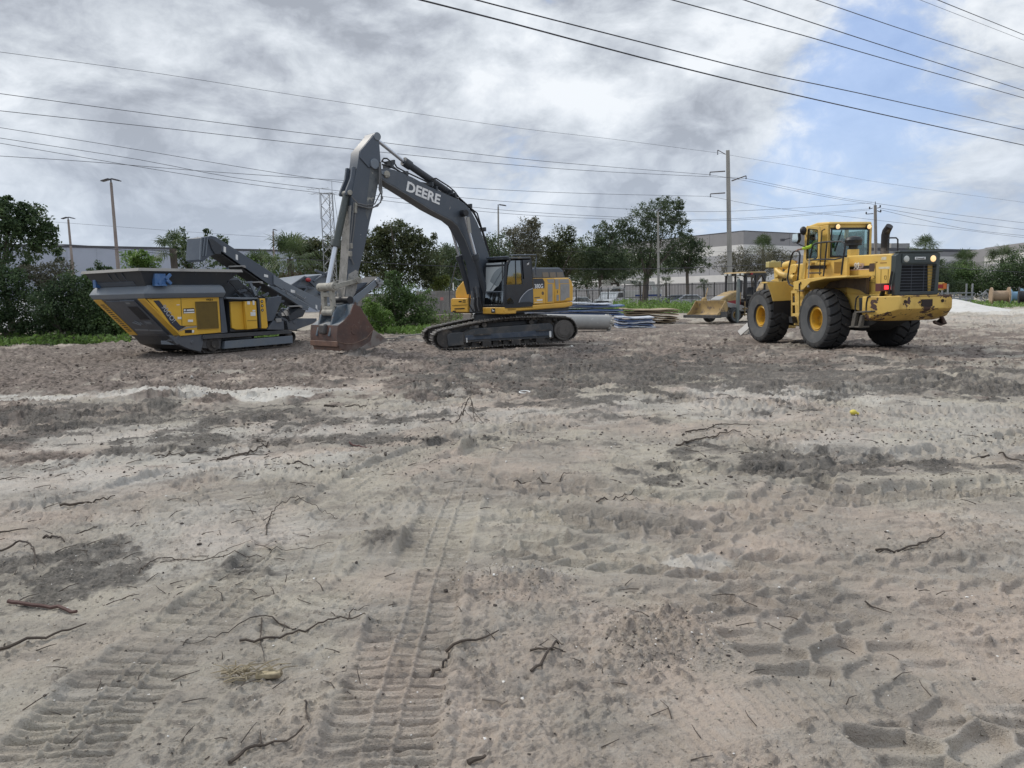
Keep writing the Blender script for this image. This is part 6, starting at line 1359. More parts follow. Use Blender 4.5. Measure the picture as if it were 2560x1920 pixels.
wire('steeper wire from the left edge running under the bracket wires to the wooden pole top', [(-200, 288), (0, 319), (318, 370), (579, 414), (770, 444), (1000, 476), (1280, 505), (1702, 528), (1916, 524), (2180, 507)], 48, 100, 0.0165)
wire('upper of two close wires crossing behind the boom low in the sky', [(-200, 312), (0, 345), (347, 399), (579, 443), (845, 477), (1280, 527), (1702, 548), (1916, 542), (2174, 522)], 48, 100, 0.0165)
wire('lower of two close wires crossing behind the boom low in the sky', [(-200, 324), (0, 358), (347, 417), (579, 454), (799, 482), (1280, 535), (1702, 552), (1916, 546), (2174, 525)], 48, 100, 0.0165)
wire('thin faint wire just over the tops of the palms and the lower trees', [(-200, 530), (0, 545), (463, 579), (694, 594), (920, 608), (1280, 625), (1627, 631), (1900, 628), (2200, 624)], 52, 80, 0.0090)
wire('thick black cable low across the tree line, behind the cab roof', [(-200, 592), (0, 603), (174, 612), (405, 627), (637, 643), (920, 656), (1134, 666), (1400, 672), (1627, 672), (1812, 666), (2100, 652)], 46, 75, 0.0240)
wire('second black cable sagging over the crusher, forked from the thick one', [(150, 611), (405, 634), (637, 653), (900, 668)], 48, 56, 0.0150)
wire('black cable across the trees right of the loader', [(2100, 652), (2350, 668), (2560, 681), (2760, 692)], 75, 70, 0.0225)
wire('upper wire between the right bracket and the wooden pole', [(1865, 446), (2003, 475), (2110, 496), (2186, 506)], 88, 100, 0.0165)
wire('lower wire between the upper left bracket and the wooden pole', [(1775, 437), (1860, 451), (2003, 480), (2110, 500), (2186, 511)], 88, 100, 0.0165)
wire('wire from the lower left bracket passing under the wooden pole arms', [(1776, 491), (1916, 517), (2171, 548), (2400, 574), (2560, 594), (2760, 615)], 88, 115, 0.0165)
for k, (pp, lab) in enumerate([([(2188, 508), (2370, 534), (2560, 557), (2760, 578)], 'highest wire running right from the wooden pole'), ([(2200, 520), (2370, 548), (2560, 574), (2760, 596)], 'second highest wire running right from the wooden pole'), ([(2200, 524), (2300, 548), (2420, 573), (2560, 589), (2760, 606)], 'sagging third wire running right from the wooden pole')]): wire(lab, pp, 100, 120, .02)

# ------------------------------------------------------------------ buildings
WALLG = pm('grey wall paint', (.27, .265, .27), .8, c2=(.24, .235, .24), s2=.3); WALLL = pm('light grey wall paint', (.36, .36, .375), .8, c2=(.33, .33, .34), s2=.3); WALLW = pm('white wall paint', (.66, .65, .63), .8, c2=(.6, .59, .57), s2=.3)
WALLB = pm('blue grey cladding', (.37, .40, .47), .8, c2=(.34, .37, .43), s2=.3); JOINT = pm('panel joint', (.15, .15, .16), .8); TRIMD = pm('dark roof trim', (.06, .06, .07), .6)
def wall_run(t, o, A, B, bands, thick=1.0, nm='wall', joints=0, mj=JOINT):
    """bands of wall between ground points A and B: (z0, z1, material, proud)"""
    A, B = Vector(A)-o, Vector(B)-o; d = (B-A); L_ = d.length; x = d/L_; n = Vector((x.y, -x.x, 0))
    if n.y > 0: n = -n
    for z0, z1, mt, pr in bands:
        m_ = MB(); a, b = A+n*pr, B+n*pr; a2, b2 = A-n*thick, B-n*thick
        vs = [Vector((p.x, p.y, z)) for z in (z0, z1) for p in (a, b, b2, a2)]
        m_.loft([vs[:4], vs[4:]]); w_ = m_.build(nm, mt, t)
        if joints and z1-z0 > 1.5:
            j = MB()
            for k in range(1, joints): p = a.lerp(b, k/joints)+n*.004; j.bar(Vector((p.x, p.y, z0)), Vector((p.x, p.y, z1)), .05, .02, n)
            j.build('panel_joint', mj, w_)
def gp(px, Y): p = at(px, 730, Y); p.z = 0; return p
def hz_at(px, py, Y): return at(px, py, Y).z
C_ = gp(1857, 112); Lf = gp(1400, 152); Rt = gp(2120, 128); o = C_.copy()
t = thing('warehouse', 'large grey and white banded warehouse behind the concrete pole', 'building', loc=o)
zT = hz_at(1857, 576, 112)
bands = [(-.2, 1.0, WALLG, 0), (1.0, 2.1, WALLG, .0), (2.1, 3.1, WALLW, .006), (3.1, 5.9, WALLL, 0), (5.9, 7.3, WALLW, .006), (7.3, zT-.12, WALLG, 0), (zT-.12, zT, TRIMD, .03)]
z_ = [hz_at(1800, y, 117) for y in (705, 688, 640, 617)]
bands = [(-.2, z_[0], WALLG, 0), (z_[0], z_[1], WALLW, .006), (z_[1], z_[2], WALLL, 0), (z_[2], z_[3], WALLW, .006), (z_[3], zT-.12, WALLG, 0), (zT-.12, zT, TRIMD, .03)]
wall_run(t, o, Lf, C_, bands, 1.0, joints=7); wall_run(t, o, C_+Vector((.02, 0, 0)), Rt, bands, 1.0, joints=5)
m_ = MB(); m_.add([p-o+Vector((0, 1.0, zT-.4)) for p in (Lf, C_, Rt, Rt+Vector((-20, 40, 0)), Lf+Vector((10, 40, 0)))], [(0, 1, 2, 3, 4)]); m_.build('roof', WALLG, t)
m_ = MB(); p = at(*zg(890, 1080), 113.5)-o; m_.box(p+Vector((0, -.3, 0)), (.5, .5, .35)); m_.bar(p, p+Vector((1.2, -.2, .25)), .12, .12); m_.build('wall_lamp', LAMPG, t)
A_, B_ = gp(2150, 150), gp(2520, 175); o = A_.copy(); t = thing('warehouse', 'far low grey warehouse with roof units seen right of the exhaust', 'building', loc=o)
zb_ = [hz_at(2350, y, 162) for y in (654, 641, 629, 623)]; zb_[3] = hz_at(2350, 622, 162)
wall_run(t, o, A_, B_, [(-.2, zb_[0], WALLL, 0), (zb_[0], zb_[1], WALLW, .01), (zb_[1], zb_[2], WALLG, 0), (zb_[2], zb_[3], TRIMD, .05)], 1.5, joints=6)
m_ = MB()
for x, w_, yy in ((2175, 2.2, 157), (2203, 2.6, 161), (2230, 1.6, 158), (2252, 2.4, 162)): p = at(x, 619, yy)-o; m_.box((p.x, p.y, p.z), (w_, 2.5, 1.6))
m_.each('roof_unit', GREYP, t)
A_, B_ = gp(2478, 150), gp(2700, 118); o = A_.copy(); t = thing('warehouse', 'grey warehouse with white band cut by the right edge', 'building', loc=o)
zc_ = [hz_at(2478, y, 150) for y in (660, 641, 619)]
wall_run(t, o, A_, B_, [(-.2, zc_[0], WALLL, 0), (zc_[0], zc_[1], WALLW, .01), (zc_[1], zc_[2], WALLG, 0)], 1.5, joints=4); wall_run(t, o, A_+Vector((0, .05, 0)), A_+Vector((8, 30, 0)), [(-.2, zc_[2], WALLG, 0)], .5)
A_, B_ = gp(-250, 78), gp(850, 108); o = A_.copy(); t = thing('long_building', 'long plain blue grey building behind the palms on the left', 'building', loc=o)
zl = hz_at(400, 617, 93)
wall_run(t, o, A_, B_, [(-.2, zl-.25, WALLB, 0), (zl-.25, zl, TRIMD, .06)], 3.0, joints=16, mj=pm('faint cladding joint', (.31, .335, .39), .8))
m_ = MB(); p = at(158, 627, 83)-o; m_.box(p+Vector((0, -.2, 0)), (.35, .4, .2)); m_.build('wall_lamp', WHITE, t)

# ------------------------------------------------------------------ fences
def fence(name, label, P0, P1, z1, posts, spacing, mt, pick=.028, rails=(.25, .9), z0=.05, post_w=.09):
    A, B = Vector(P0), Vector(P1); o = A.copy(); t = thing(name, label, 'fence', loc=o); d = B-A; L_ = d.length; x = d/L_
    m_ = MB(); n_ = int(L_/spacing)
    for k in range(n_+1): p = x*(k*spacing); m_.box((p.x, p.y, (z0+z1)/2), (pick, pick, z1-z0))
    for r in rails: m_.bar(Vector((0, 0, z1*r)), Vector((d.x, d.y, z1*r)), .04, .05)
    m_.build('picket_panel', mt, t)
    for k in range(posts): p = d*(k/(posts-1)); m_ = MB(); m_.box((p.x, p.y-.03, (z1+.1)/2), (post_w, post_w, z1+.1)); m_.build('post', mt, t)
    return t
zF_ = hz_at(1700, 710, 80)
fence('picket_fence', 'black steel picket fence in front of the warehouse', gp(1562, 80), gp(2010, 80), zF_, 9, .155, FENCEB, rails=(.12, .50, .97))
fence('picket_fence', 'low black picket fence by the white pickup, behind the excavator', gp(1400, 79), gp(1560, 80), hz_at(1500, 722, 79), 5, .16, FENCEB, rails=(.2, .92))
A_, B_ = gp(1395, 77), gp(1562, 77); o = A_.copy(); t = thing('chain_link_fence', 'sagging wire mesh fence with leaning post near the pickup', 'fence', loc=o); d = B_-A_
m_ = MB(); zz = hz_at(1480, 722, 77); m_.tube([Vector((0, 0, zz)), d*.5+Vector((0, 0, zz-.06)), d+Vector((0, 0, zz))], .03, 6)
for k in range(46): p = d*(k/45); m_.cyl(p, p+Vector((.5 if k < 40 else 0, 0, zz)), .006, 4); m_.cyl(p+Vector((.5 if k < 40 else 0, 0, 0)), p+Vector((0, 0, zz)), .006, 4)
m_.build('mesh', STEELG, t); m_ = MB(); m_.tube([at(1502, 752, 77)-o, at(1500, 720, 77)-o, at(1508, 712, 77)-o], .035, 6); m_.build('post', STEELG, t)
for k in (0, .45, 1): m_ = MB(); m_.cyl(d*k, d*k+Vector((0, 0, zz)), .04, 8); m_.build('post', STEELG, t)
def board_fence(label, x0, x1, ytop, Y, n_):
    A, B = gp(x0, Y), gp(x1, Y); o = A.copy(); z1 = hz_at((x0+x1)/2, ytop, Y); t = thing('board_fence', label, 'fence', loc=o); d = B-A; rr = random.Random(n_)
    m_ = MB(); 
    for k in range(n_): p = d*((k+.5)/n_); m_.box((p.x, p.y+rr.uniform(-.01, .01), z1/2), (d.length/n_*.93, .025, z1+rr.uniform(-.04, .04)))
    m_.build('boards', WOODG, t); m_ = MB()
    for z in (.3, z1-.3): m_.bar(Vector((0, .05, z)), d+Vector((0, .05, z)), .05, .09)
    m_.each('rail', WOODG, t)
board_fence('weathered grey board fence behind the front of the excavator', 1040, 1150, 727, 56, 34)
board_fence('weathered grey board fence seen past the conveyor end and bushes', 880, 970, 735, 57, 26)
p0 = gp(1104, 55); m_ = MB(); m_.box((p0.x, p0.y, hz_at(1104, 747, 55)), (.22, .02, .22)); tag(m_.build('fence_sign', pm('faded red sign', (.45, .16, .15), .6), None), 'small faded red sign fixed to the grey board fence', 'sign')
# ------------------------------------------------------------------ trees and plants
LDARK = leafm('dark broad leaves', [(0.021, 0.035, 0.020), (0.044, 0.072, 0.034), (0.079, 0.120, 0.051), (0.131, 0.176, 0.076)])
LMID = leafm('mid green leaves', [(0.035, 0.056, 0.025), (0.070, 0.112, 0.043), (0.114, 0.176, 0.060), (0.175, 0.240, 0.085)])
LOAK = leafm('oak leaves', [(0.035, 0.051, 0.031), (0.061, 0.088, 0.048), (0.096, 0.128, 0.065), (0.149, 0.176, 0.093)])
LBRN = leafm('rusty green leaves', [(.034, .046, .022), (.058, .075, .034), (.085, .10, .045), (.12, .115, .055)])
LGREY = leafm('grey brown twiggy leaves', [(0.065, 0.068, 0.046), (0.104, 0.104, 0.068), (0.143, 0.137, 0.094), (0.182, 0.169, 0.124)])
LYEL = leafm('yellow green leaves', [(.06, .08, .02), (.10, .13, .03), (.16, .18, .05), (.2, .2, .07)])
LBRIGHT = leafm('fresh green leaves', [(0.052, 0.088, 0.025), (0.096, 0.160, 0.037), (0.149, 0.240, 0.060), (0.210, 0.304, 0.085)])
PALMG = leafm('palm green', [(0.039, 0.058, 0.026), (0.065, 0.098, 0.042), (0.098, 0.130, 0.058), (0.130, 0.163, 0.078)])
PALMD = leafm('dead palm frond', [(.12, .085, .045), (.17, .12, .065), (.2, .15, .09)])
def leaf_mesh(name, centers, size, rng, mt, parent, flat=.35, droop=0.0):
    n = len(centers); c = np.asarray(centers, np.float32)
    a = rng.normal(size=(n, 3)); a[:, 2] -= droop; a /= np.linalg.norm(a, axis=1)[:, None]+1e-9
    nrm = rng.normal(size=(n, 3)); nrm[:, 2] = np.abs(nrm[:, 2])+flat; b = np.cross(a, nrm); b /= np.linalg.norm(b, axis=1)[:, None]+1e-9
    s = (size*rng.uniform(.6, 1.35, n))[:, None]
    P = np.stack([c-a*s*.5, c-b*s*.26+a*s*.05, c+a*s*.55, c+b*s*.26+a*s*.05], 1).reshape(-1, 3).astype(np.float32)
    me = bpy.data.meshes.new(name); me.vertices.add(4*n); me.vertices.foreach_set('co', P.ravel())
    me.loops.add(4*n); me.loops.foreach_set('vertex_index', np.arange(4*n, dtype=np.int32)); me.polygons.add(n); me.polygons.foreach_set('loop_start', np.arange(0, 4*n, 4, dtype=np.int32)); me.update(calc_edges=True)
    me.materials.append(mt); o = bpy.data.objects.new(name, me); col.objects.link(o)
    if parent is not None: o.parent = parent
    return o
def tree(name, label, base, Y, lobes, mt, n, size, seed, trunk=.16, clump=.22, nc=None, depth=.8, group=None, cat='tree', droop=0.0, fill=.55, limbs=9, split=0.0):
    """base pixel x at depth Y; lobes as photograph ellipses (cx, cy, rx, ry) set at that depth with their own thickness"""
    rng = np.random.default_rng(seed); rr = random.Random(seed)
    b = gp(base, Y) if not isinstance(base, tuple) else Vector((at(base[0], base[1], Y).x, Y, 0)); o = Vector((b.x, b.y, 0)); t = thing(name, label, cat, loc=o, group=group)
    k = Y/FPX; C = []; Rd = []; Wt = []
    for L_ in lobes:
        cx, cy, rx, ry = L_[:4]; dy = L_[4] if len(L_) > 4 else rr.uniform(-.3, .3)*rx*k
        C.append(np.array(at(cx, cy, Y+dy)-o)); Rd.append(np.array([rx*k, depth*(rx+ry)*.5*k, ry*k])); Wt.append((rx*ry)**.8)
    Wt = np.array(Wt)/sum(Wt); nc = nc or max(24, n//70); cl = []
    for q in range(nc):
        i = rng.choice(len(C), p=Wt); d = rng.normal(size=3); d /= np.linalg.norm(d); r = rng.uniform(0, 1)**(1/3)
        if rng.uniform() > fill: r = rng.uniform(.72, 1.04)
        cl.append((C[i]+d*Rd[i]*r, min(Rd[i].min(), 1.6*np.median([x.min() for x in Rd]))*clump*rng.uniform(.7, 1.4)))
    per = rng.multinomial(n, np.full(nc, 1/nc)); pts = []
    for (c, s), m_ in zip(cl, per): pts.append(c+rng.normal(size=(m_, 3))*np.array([1, 1, .75])*s)
    ni = int(n*.55); ii = rng.choice(len(C), size=ni, p=Wt); dd = rng.normal(size=(ni, 3)); dd /= np.linalg.norm(dd, axis=1)[:, None]; rad = rng.uniform(0, .92, (ni, 1))**(1/2.2)
    pts.append(np.array(C)[ii]+dd*np.array(Rd)[ii]*rad)
    P = np.vstack(pts); P = P[P[:, 2] > .03]
    leaf_mesh('crown', P, size*.86, rng, mt, t, droop=droop)
    if trunk:
        m_ = MB(); top = Vector(C[int(np.argmax(Wt))]); fork = top*.42; fork.z = max(.4, min(c[0][2] for c in cl)*.95 if split == 0 else split)
        fork.x *= .5; fork.y *= .5
        m_.tube([(0, 0, -.15), (trunk*.3, 0, fork.z*.35), tuple(fork)], [trunk*1.25, trunk, trunk*.85], 9)
        ends = sorted(cl, key=lambda c: -c[1])[:limbs]
        for c, s in ends:
            e = Vector(c); mid = fork.lerp(e, .5)+Vector((rr.uniform(-.3, .3), rr.uniform(-.3, .3), .35))*min(1, (e-fork).length*.2); m_.tube([tuple(fork), tuple(mid), tuple(e)], [trunk*.55, trunk*.32, trunk*.08], 6)
        m_.build('trunk', BARK, t, None, smooth=True)
    return t
def palm(label, px, py, Y, R, nf, seed, trunk=.17, name='palm_tree', group='palms', skirt=0, mt=PALMG, hgt=None):
    """sabal palm: fan fronds round the top of a trunk; px, py is the heart of the crown"""
    rng = np.random.default_rng(seed); hrt = at(px, py, Y); o = Vector((hrt.x, hrt.y, 0)); t = thing(name, label, 'palm', loc=o, group=group); H = hrt.z
    V_ = []; F_ = []
    Vd = []; Fd = []
    for k in range(nf+skirt):
        dead = k >= nf; az = rng.uniform(0, 2*math.pi); el = rng.uniform(-.5, 1.35) if not dead else rng.uniform(-1.4, -.9); L_ = R*rng.uniform(.42, .62)
        d = Vector((math.cos(az)*math.cos(el), math.sin(az)*math.cos(el), math.sin(el))); hub = Vector((0, 0, H))+d*L_-Vector((0, 0, .10*L_)); side = d.cross(Vector((0, 0, 1))); side = side.normalized() if side.length > .05 else Vector((1, 0, 0)); upv = side.cross(d).normalized()
        Vx, Fx = (Vd, Fd) if dead else (V_, F_)
        i = len(Vx); w_ = .018; Vx += [Vector((0, 0, H))-side*w_, Vector((0, 0, H))+side*w_, hub+side*w_*.6, hub-side*w_*.6]; Fx.append((i, i+1, i+2, i+3))
        nl = 15; lf = R*rng.uniform(.42, .58)
        for j in range(nl):
            a = (j/(nl-1)-.5)*math.pi*1.35; dd = (d*math.cos(a)+side*math.sin(a)+upv*rng.uniform(-.1, .12)).normalized(); ln = lf*(.75+.25*math.cos(a))*rng.uniform(.9, 1.1); wd = (d.cross(dd) if abs(a) > .1 else upv); pw = dd.cross(upv); pw = pw.normalized()*(.022*R**.5); m1 = hub+dd*ln*.55; tip = hub+dd*ln-Vector((0, 0, rng.uniform(.15, .55)*ln)); i = len(Vx)
            Vx += [hub, m1-pw, tip, m1+pw]; Fx.append((i, i+1, i+2, i+3))
    m_ = MB(); m_.add(V_, F_); m_.build('crown', mt, t)
    if Vd: m_ = MB(); m_.add(Vd, Fd); m_.build('dead_frond', PALMD, t)
    m_ = MB(); m_.tube([(0, 0, -.1), (.05, 0, H*.5), (0, 0, H)], [trunk*1.15, trunk, trunk*1.05], 10); m_.build('trunk', BARK, t, None, smooth=True)
    return t
# left edge: a tall loose tree with a thicket under it
tree('broadleaf_tree', 'tall dark loose leaved tree at the left edge', 20, 40, [(20, 545, 60, 40), (75, 560, 50, 50), (110, 600, 40, 40), (30, 620, 70, 60), (0, 510, 30, 22), (60, 530, 16, 26), (95, 545, 22, 26), (120, 585, 26, 30), (140, 625, 18, 16), (150, 650, 14, 8), (15, 505, 22, 16), (-60, 560, 70, 80)], LDARK, 8500, .19, 11, .14, .16, nc=190, fill=.35)
tree('brown_bush', 'brown twiggy half dead bush under the tall left tree', 120, 39, [(120, 700, 45, 45), (150, 680, 30, 40), (80, 690, 50, 30)], LGREY, 3000, .13, 12, .07, .2, cat='bush')
tree('thicket', 'dark green thicket at the left edge below the tall tree', 20, 38, [(10, 740, 70, 70), (70, 760, 60, 60), (-60, 740, 70, 90), (40, 810, 80, 36), (0, 690, 50, 40)], LDARK, 9000, .16, 13, .08, .2, cat='bush', fill=.4)
tree('thicket', 'dark green thicket between the left tree and the crusher hopper', 150, 37.5, [(140, 770, 60, 60), (200, 790, 60, 50), (170, 720, 50, 40), (120, 820, 80, 26), (230, 830, 50, 22)], LDARK, 9000, .15, 14, .08, .2, cat='bush', fill=.4)
tree('bush', 'mid green bush close behind the slanted end of the crusher', 240, 38.5, [(235, 750, 55, 50), (255, 800, 60, 45), (225, 705, 30, 24), (290, 815, 60, 30), (330, 800, 60, 40)], LMID, 8500, .15, 15, .08, .2, cat='bush', fill=.4)
tree('sapling', 'upright sapling with round leaf tufts peeping over the hopper rim', 245, 41, [(245, 662, 10, 14), (225, 676, 9, 9), (262, 670, 6, 8), (272, 672, 6, 9), (246, 690, 26, 14), (220, 690, 14, 10)], LDARK, 1100, .15, 16, .05, .3, cat='tree')
tree('bush', 'fresh green feathery bush behind the hopper rim', 350, 42, [(350, 648, 40, 26), (330, 660, 34, 22), (375, 660, 30, 22), (352, 632, 18, 10), (350, 720, 60, 60)], LBRIGHT, 4200, .15, 17, .08, .2, cat='bush')
palm('shaggy palm behind the left end of the raised conveyor', 432, 622, 41, 1.25, 26, 18)
tree('sapling', 'leafy sapling sticking up over the conveyor head box', 475, 43, [(455, 575, 10, 10), (462, 590, 12, 14), (520, 580, 14, 9), (515, 590, 8, 10), (560, 600, 18, 11), (548, 592, 10, 6), (500, 640, 60, 40), (455, 640, 30, 40)], LDARK, 2400, .15, 19, .07, .25)
palm('big shaggy palm with drooping fans above the conveyor', 725, 648, 44, 2.0, 44, 20, skirt=10)
palm('half hidden palm behind the crusher conveyor hinge', 655, 668, 47, 1.5, 26, 21)
tree('bush', 'green bush below the conveyor between crusher and big palm', 690, 46, [(640, 670, 60, 40), (700, 720, 80, 60), (600, 690, 50, 40)], LMID, 5000, .17, 22, .08, .2, cat='bush')
tree('broadleaf_tree', 'rusty green tree mass between the lattice tower and the big palm', 800, 62, [(790, 650, 60, 50), (760, 620, 44, 30), (830, 630, 46, 44), (850, 690, 60, 60), (720, 615, 30, 16)], LBRN, 7000, .24, 23, .2, .2, fill=.4)
tree('broadleaf_tree', 'large dome shaped rusty dark tree behind the boom', 985, 60, [(985, 620, 75, 62), (930, 640, 50, 50), (1050, 640, 50, 50), (985, 580, 50, 28), (940, 600, 34, 30), (1035, 605, 34, 32), (960, 690, 80, 40), (1060, 680, 40, 40), (1085, 592, 10, 14), (1070, 605, 14, 10)], LBRN, 13000, .23, 24, .3, .17, fill=.4, nc=230)
tree('bush', 'bright leafy shrub right of the conveyor end', 985, 42, [(975, 745, 45, 50), (1010, 760, 50, 50), (1050, 765, 40, 44), (940, 770, 40, 30), (985, 700, 22, 26), (1030, 800, 60, 22), (960, 810, 50, 20)], LMID, 8500, .15, 25, .06, .18, cat='bush', fill=.4)
tree('bush', 'fresh green low bush at the foot of the bucket', 950, 39, [(945, 790, 34, 34), (935, 822, 30, 16), (925, 770, 18, 20)], LBRIGHT, 2600, .13, 26, .04, .2, cat='bush')
tree('broadleaf_tree', 'pale thin trees in a row behind the boom foot', 1180, 78, [(1150, 660, 60, 40), (1200, 640, 50, 40), (1240, 620, 40, 44), (1120, 640, 40, 30), (1160, 710, 90, 36)], LOAK, 7500, .26, 27, .2, .2)
tree('bush', 'yellow green bush beside the guard rail of the excavator', 1100, 60, [(1098, 712, 18, 22), (1112, 700, 14, 14)], LYEL, 1300, .17, 28, .05, .25, cat='bush')
tree('broadleaf_tree', 'thin airy tree with pale leaves just right of the pale light pole', 1318, 82, [(1318, 580, 34, 34), (1300, 600, 34, 40), (1335, 560, 20, 18), (1290, 640, 50, 40), (1340, 620, 30, 40), (1275, 595, 26, 24)], LGREY, 4600, .24, 29, .12, .2, nc=150)
tree('broadleaf_tree', 'dark dense tree above the cab roof of the excavator', 1400, 84, [(1400, 610, 40, 46), (1370, 640, 40, 46), (1420, 590, 26, 24), (1380, 680, 50, 40), (1405, 650, 50, 50)], LBRN, 8000, .25, 30, .25, .18, fill=.45)
tree('oak_tree', 'green oak with low crown left of the tallest oak', 1500, 86, [(1480, 620, 44, 40), (1520, 630, 50, 50), (1470, 670, 50, 36), (1540, 670, 50, 30), (1510, 580, 30, 24), (1500, 660, 70, 40)], LOAK, 10000, .24, 31, .22, .15, fill=.4, nc=220)
tree('oak_tree', 'tallest wide oak with forked trunk right of the excavator', 1610, 88, [(1640, 540, 50, 40), (1680, 530, 30, 34), (1600, 570, 60, 44), (1640, 610, 70, 50), (1570, 620, 60, 50), (1700, 570, 28, 40), (1560, 580, 34, 34), (1620, 660, 90, 32), (1660, 505, 24, 16), (1695, 510, 16, 18)], LOAK, 16000, .23, 32, .36, .13, fill=.4, nc=330, split=3.4)
tree('oak_tree', 'small oak with thin straight trunk in front of the warehouse', 1718, 90, [(1715, 620, 40, 34), (1745, 630, 30, 34), (1690, 640, 34, 34), (1720, 600, 26, 18), (1735, 660, 40, 24), (1700, 665, 40, 18)], LOAK, 5500, .24, 33, .2, .16, nc=130, split=4.2)
tree('broadleaf_tree', 'second small trunked tree under the oak crowns', 1545, 92, [(1545, 690, 60, 24), (1470, 700, 50, 20), (1420, 705, 40, 20)], LOAK, 2500, .24, 34, .2, .2, split=2.8)
palm('rounded palm clump rising over the bare bush by the concrete pole', 1908, 622, 97, 2.2, 40, 35)
tree('bare_bush', 'grey brown twiggy bush beside the concrete pole', 1880, 94, [(1880, 650, 60, 32), (1830, 660, 46, 28), (1930, 655, 44, 32), (1870, 680, 70, 18), (1960, 650, 30, 30)], LGREY, 8000, .20, 36, .14, .18, cat='bush', split=2.0)
palm('palm crown right above the radiator of the loader', 2312, 625, 88, 2.2, 50, 37)
palm('palm rising out of the right tree line, left one', 2412, 655, 84, 1.9, 40, 38)
palm('palm rising out of the right tree line, right one', 2505, 648, 84, 2.2, 44, 39)
tree('hedge_tree', 'dark dense tree cut by the right edge', 2530, 80, [(2530, 690, 60, 50), (2560, 680, 60, 60), (2500, 700, 50, 40), (2620, 690, 60, 60)], LDARK, 8500, .24, 40, .2, .18, fill=.45)
tree('hedge_tree', 'mid green bushy tree in the gap right of the loader', 2430, 82, [(2420, 700, 60, 40), (2380, 700, 40, 34), (2450, 720, 60, 26), (2400, 680, 40, 26)], LMID, 7500, .23, 41, .15, .18, fill=.45)
tree('hedge_tree', 'low olive bush just right of the loader tail lamp', 2370, 80, [(2350, 690, 40, 36), (2370, 720, 50, 26), (2330, 670, 26, 26), (2320, 700, 40, 40)], LOAK, 5000, .22, 42, .12, .2, fill=.45)
for k, (x, y, lab) in enumerate(((1600, 705, 'small dark palm bush behind the picket fence, left one'), (1665, 706, 'small dark palm bush behind the picket fence, middle one'), (1760, 712, 'small dark palm bush behind the picket fence, right one'))): palm(lab, x, y, 84, 1.0, 18, 60+k, name='palm_bush', group='palm bushes behind the fence', trunk=.1)
tree('broadleaf_tree', 'wide dense tree filling the gap behind the boom foot', 1165, 96, [(1130, 660, 60, 44), (1200, 650, 60, 50), (1250, 660, 50, 44), (1160, 700, 110, 36)], LMID, 7000, .27, 81, .2, .2, fill=.5)
tree('broadleaf_tree', 'olive tree standing behind the airy tree and the light pole', 1300, 98, [(1290, 655, 60, 44), (1350, 660, 50, 44), (1320, 630, 40, 30), (1330, 700, 90, 30)], LOAK, 7000, .27, 82, .2, .2, fill=.5)
tree('broadleaf_tree', 'dense low tree behind the oaks, over the white pickup', 1470, 100, [(1440, 650, 60, 44), (1500, 655, 60, 40), (1570, 660, 60, 36), (1640, 655, 60, 34)], LMID, 9000, .27, 83, .2, .2, fill=.5)
tree('broadleaf_tree', 'dark tree closing the gap right of the large dome shaped tree', 1095, 84, [(1090, 650, 40, 40), (1070, 690, 50, 40), (1120, 690, 50, 40)], LBRN, 4500, .25, 84, .2, .2, fill=.5)
tree('broadleaf_tree', 'dull green tree behind the lattice tower', 870, 80, [(850, 650, 50, 44), (890, 640, 40, 50), (820, 680, 60, 40)], LOAK, 5000, .25, 85, .2, .2, fill=.5)
# low growth: uncountable, one object
def grass_patch(name, label, areas, n, size, mt, seed):
    rng = np.random.default_rng(seed); P = []
    for x0, x1, Y0, Y1, h, w_ in areas:
        m_ = int(n*w_); Yv = rng.uniform(Y0, Y1, m_); xs = rng.uniform(x0, x1, m_); X = (xs-1280)/FPX*Yv
        hh = h*(.35+.65*np.clip(vnoise(X*.7, Yv*.5, 5)+.6, 0, 1)); P.append(np.stack([X, Yv, rng.uniform(0, 1, m_)**1.5*hh], 1))
    o = leaf_mesh(name, np.vstack(P), size, rng, mt, None, flat=0.0, droop=-.5); o['kind'] = 'stuff'; o['label'] = label
grass_patch('weeds', 'green weeds and low ground cover along the edge of the site', [(1535, 1750, 62, 78, 1.25, .34), (2420, 2700, 60, 78, .55, .14), (-150, 330, 35, 39, .55, .2), (920, 1080, 38, 44, .4, .1), (620, 700, 36, 40, .4, .05), (1040, 1160, 46, 54, .9, .08), (1390, 1560, 74, 78, .5, .06), (1860, 2420, 70, 80, .5, .1)], 17000, .2, LBRIGHT, 70)
grass_patch('undergrowth', 'brown dry undergrowth below the bushes', [(1060, 1160, 45, 52, .8, .35), (-100, 330, 36, 40, .5, .4), (1000, 1100, 41, 45, .5, .25)], 4000, .18, LGREY, 71)
# ------------------------------------------------------------------ stacked sheets, pipe, slab
def sheet(name, label, cat, x0, x1, ytop, Y, dep, th, mt, group, yaw=0.0, bend=0.0, lift=0.0, seed=0):
    """one flat sheet lying in a stack: its near edge spans photograph x0..x1 at height of pixel ytop"""
    A, B = at(x0, ytop, Y), at(x1, ytop+bend, Y+lift); rr = random.Random(seed)
    n = 10; d = B-A; L_ = d.length; x = d/L_; y = Vector((-x.y, x.x, 0)).normalized()
    if y.y < 0: y = -y
    y = (Matrix.Rotation(yaw, 3, 'Z') @ y); R = []
    for k in range(n+1):
        f_ = k/n; p = A+d*f_+Vector((0, 0, .03*math.sin(f_*6+seed)+rr.uniform(-.012, .012))); R.append([p, p+Vector((0, 0, -th)), p+y*dep+Vector((0, 0, -th+.02)), p+y*dep+Vector((0, 0, .02))])
    m_ = MB(); o = A.copy(); o.z = A.z-th; m_.loft([[q-o for q in r] for r in R]); ob = m_.build(name, mt, None, None, bevel=.006); ob.location = o; tag(ob, label, cat, group); return ob
gb = 'blue panels stacked behind the excavator'
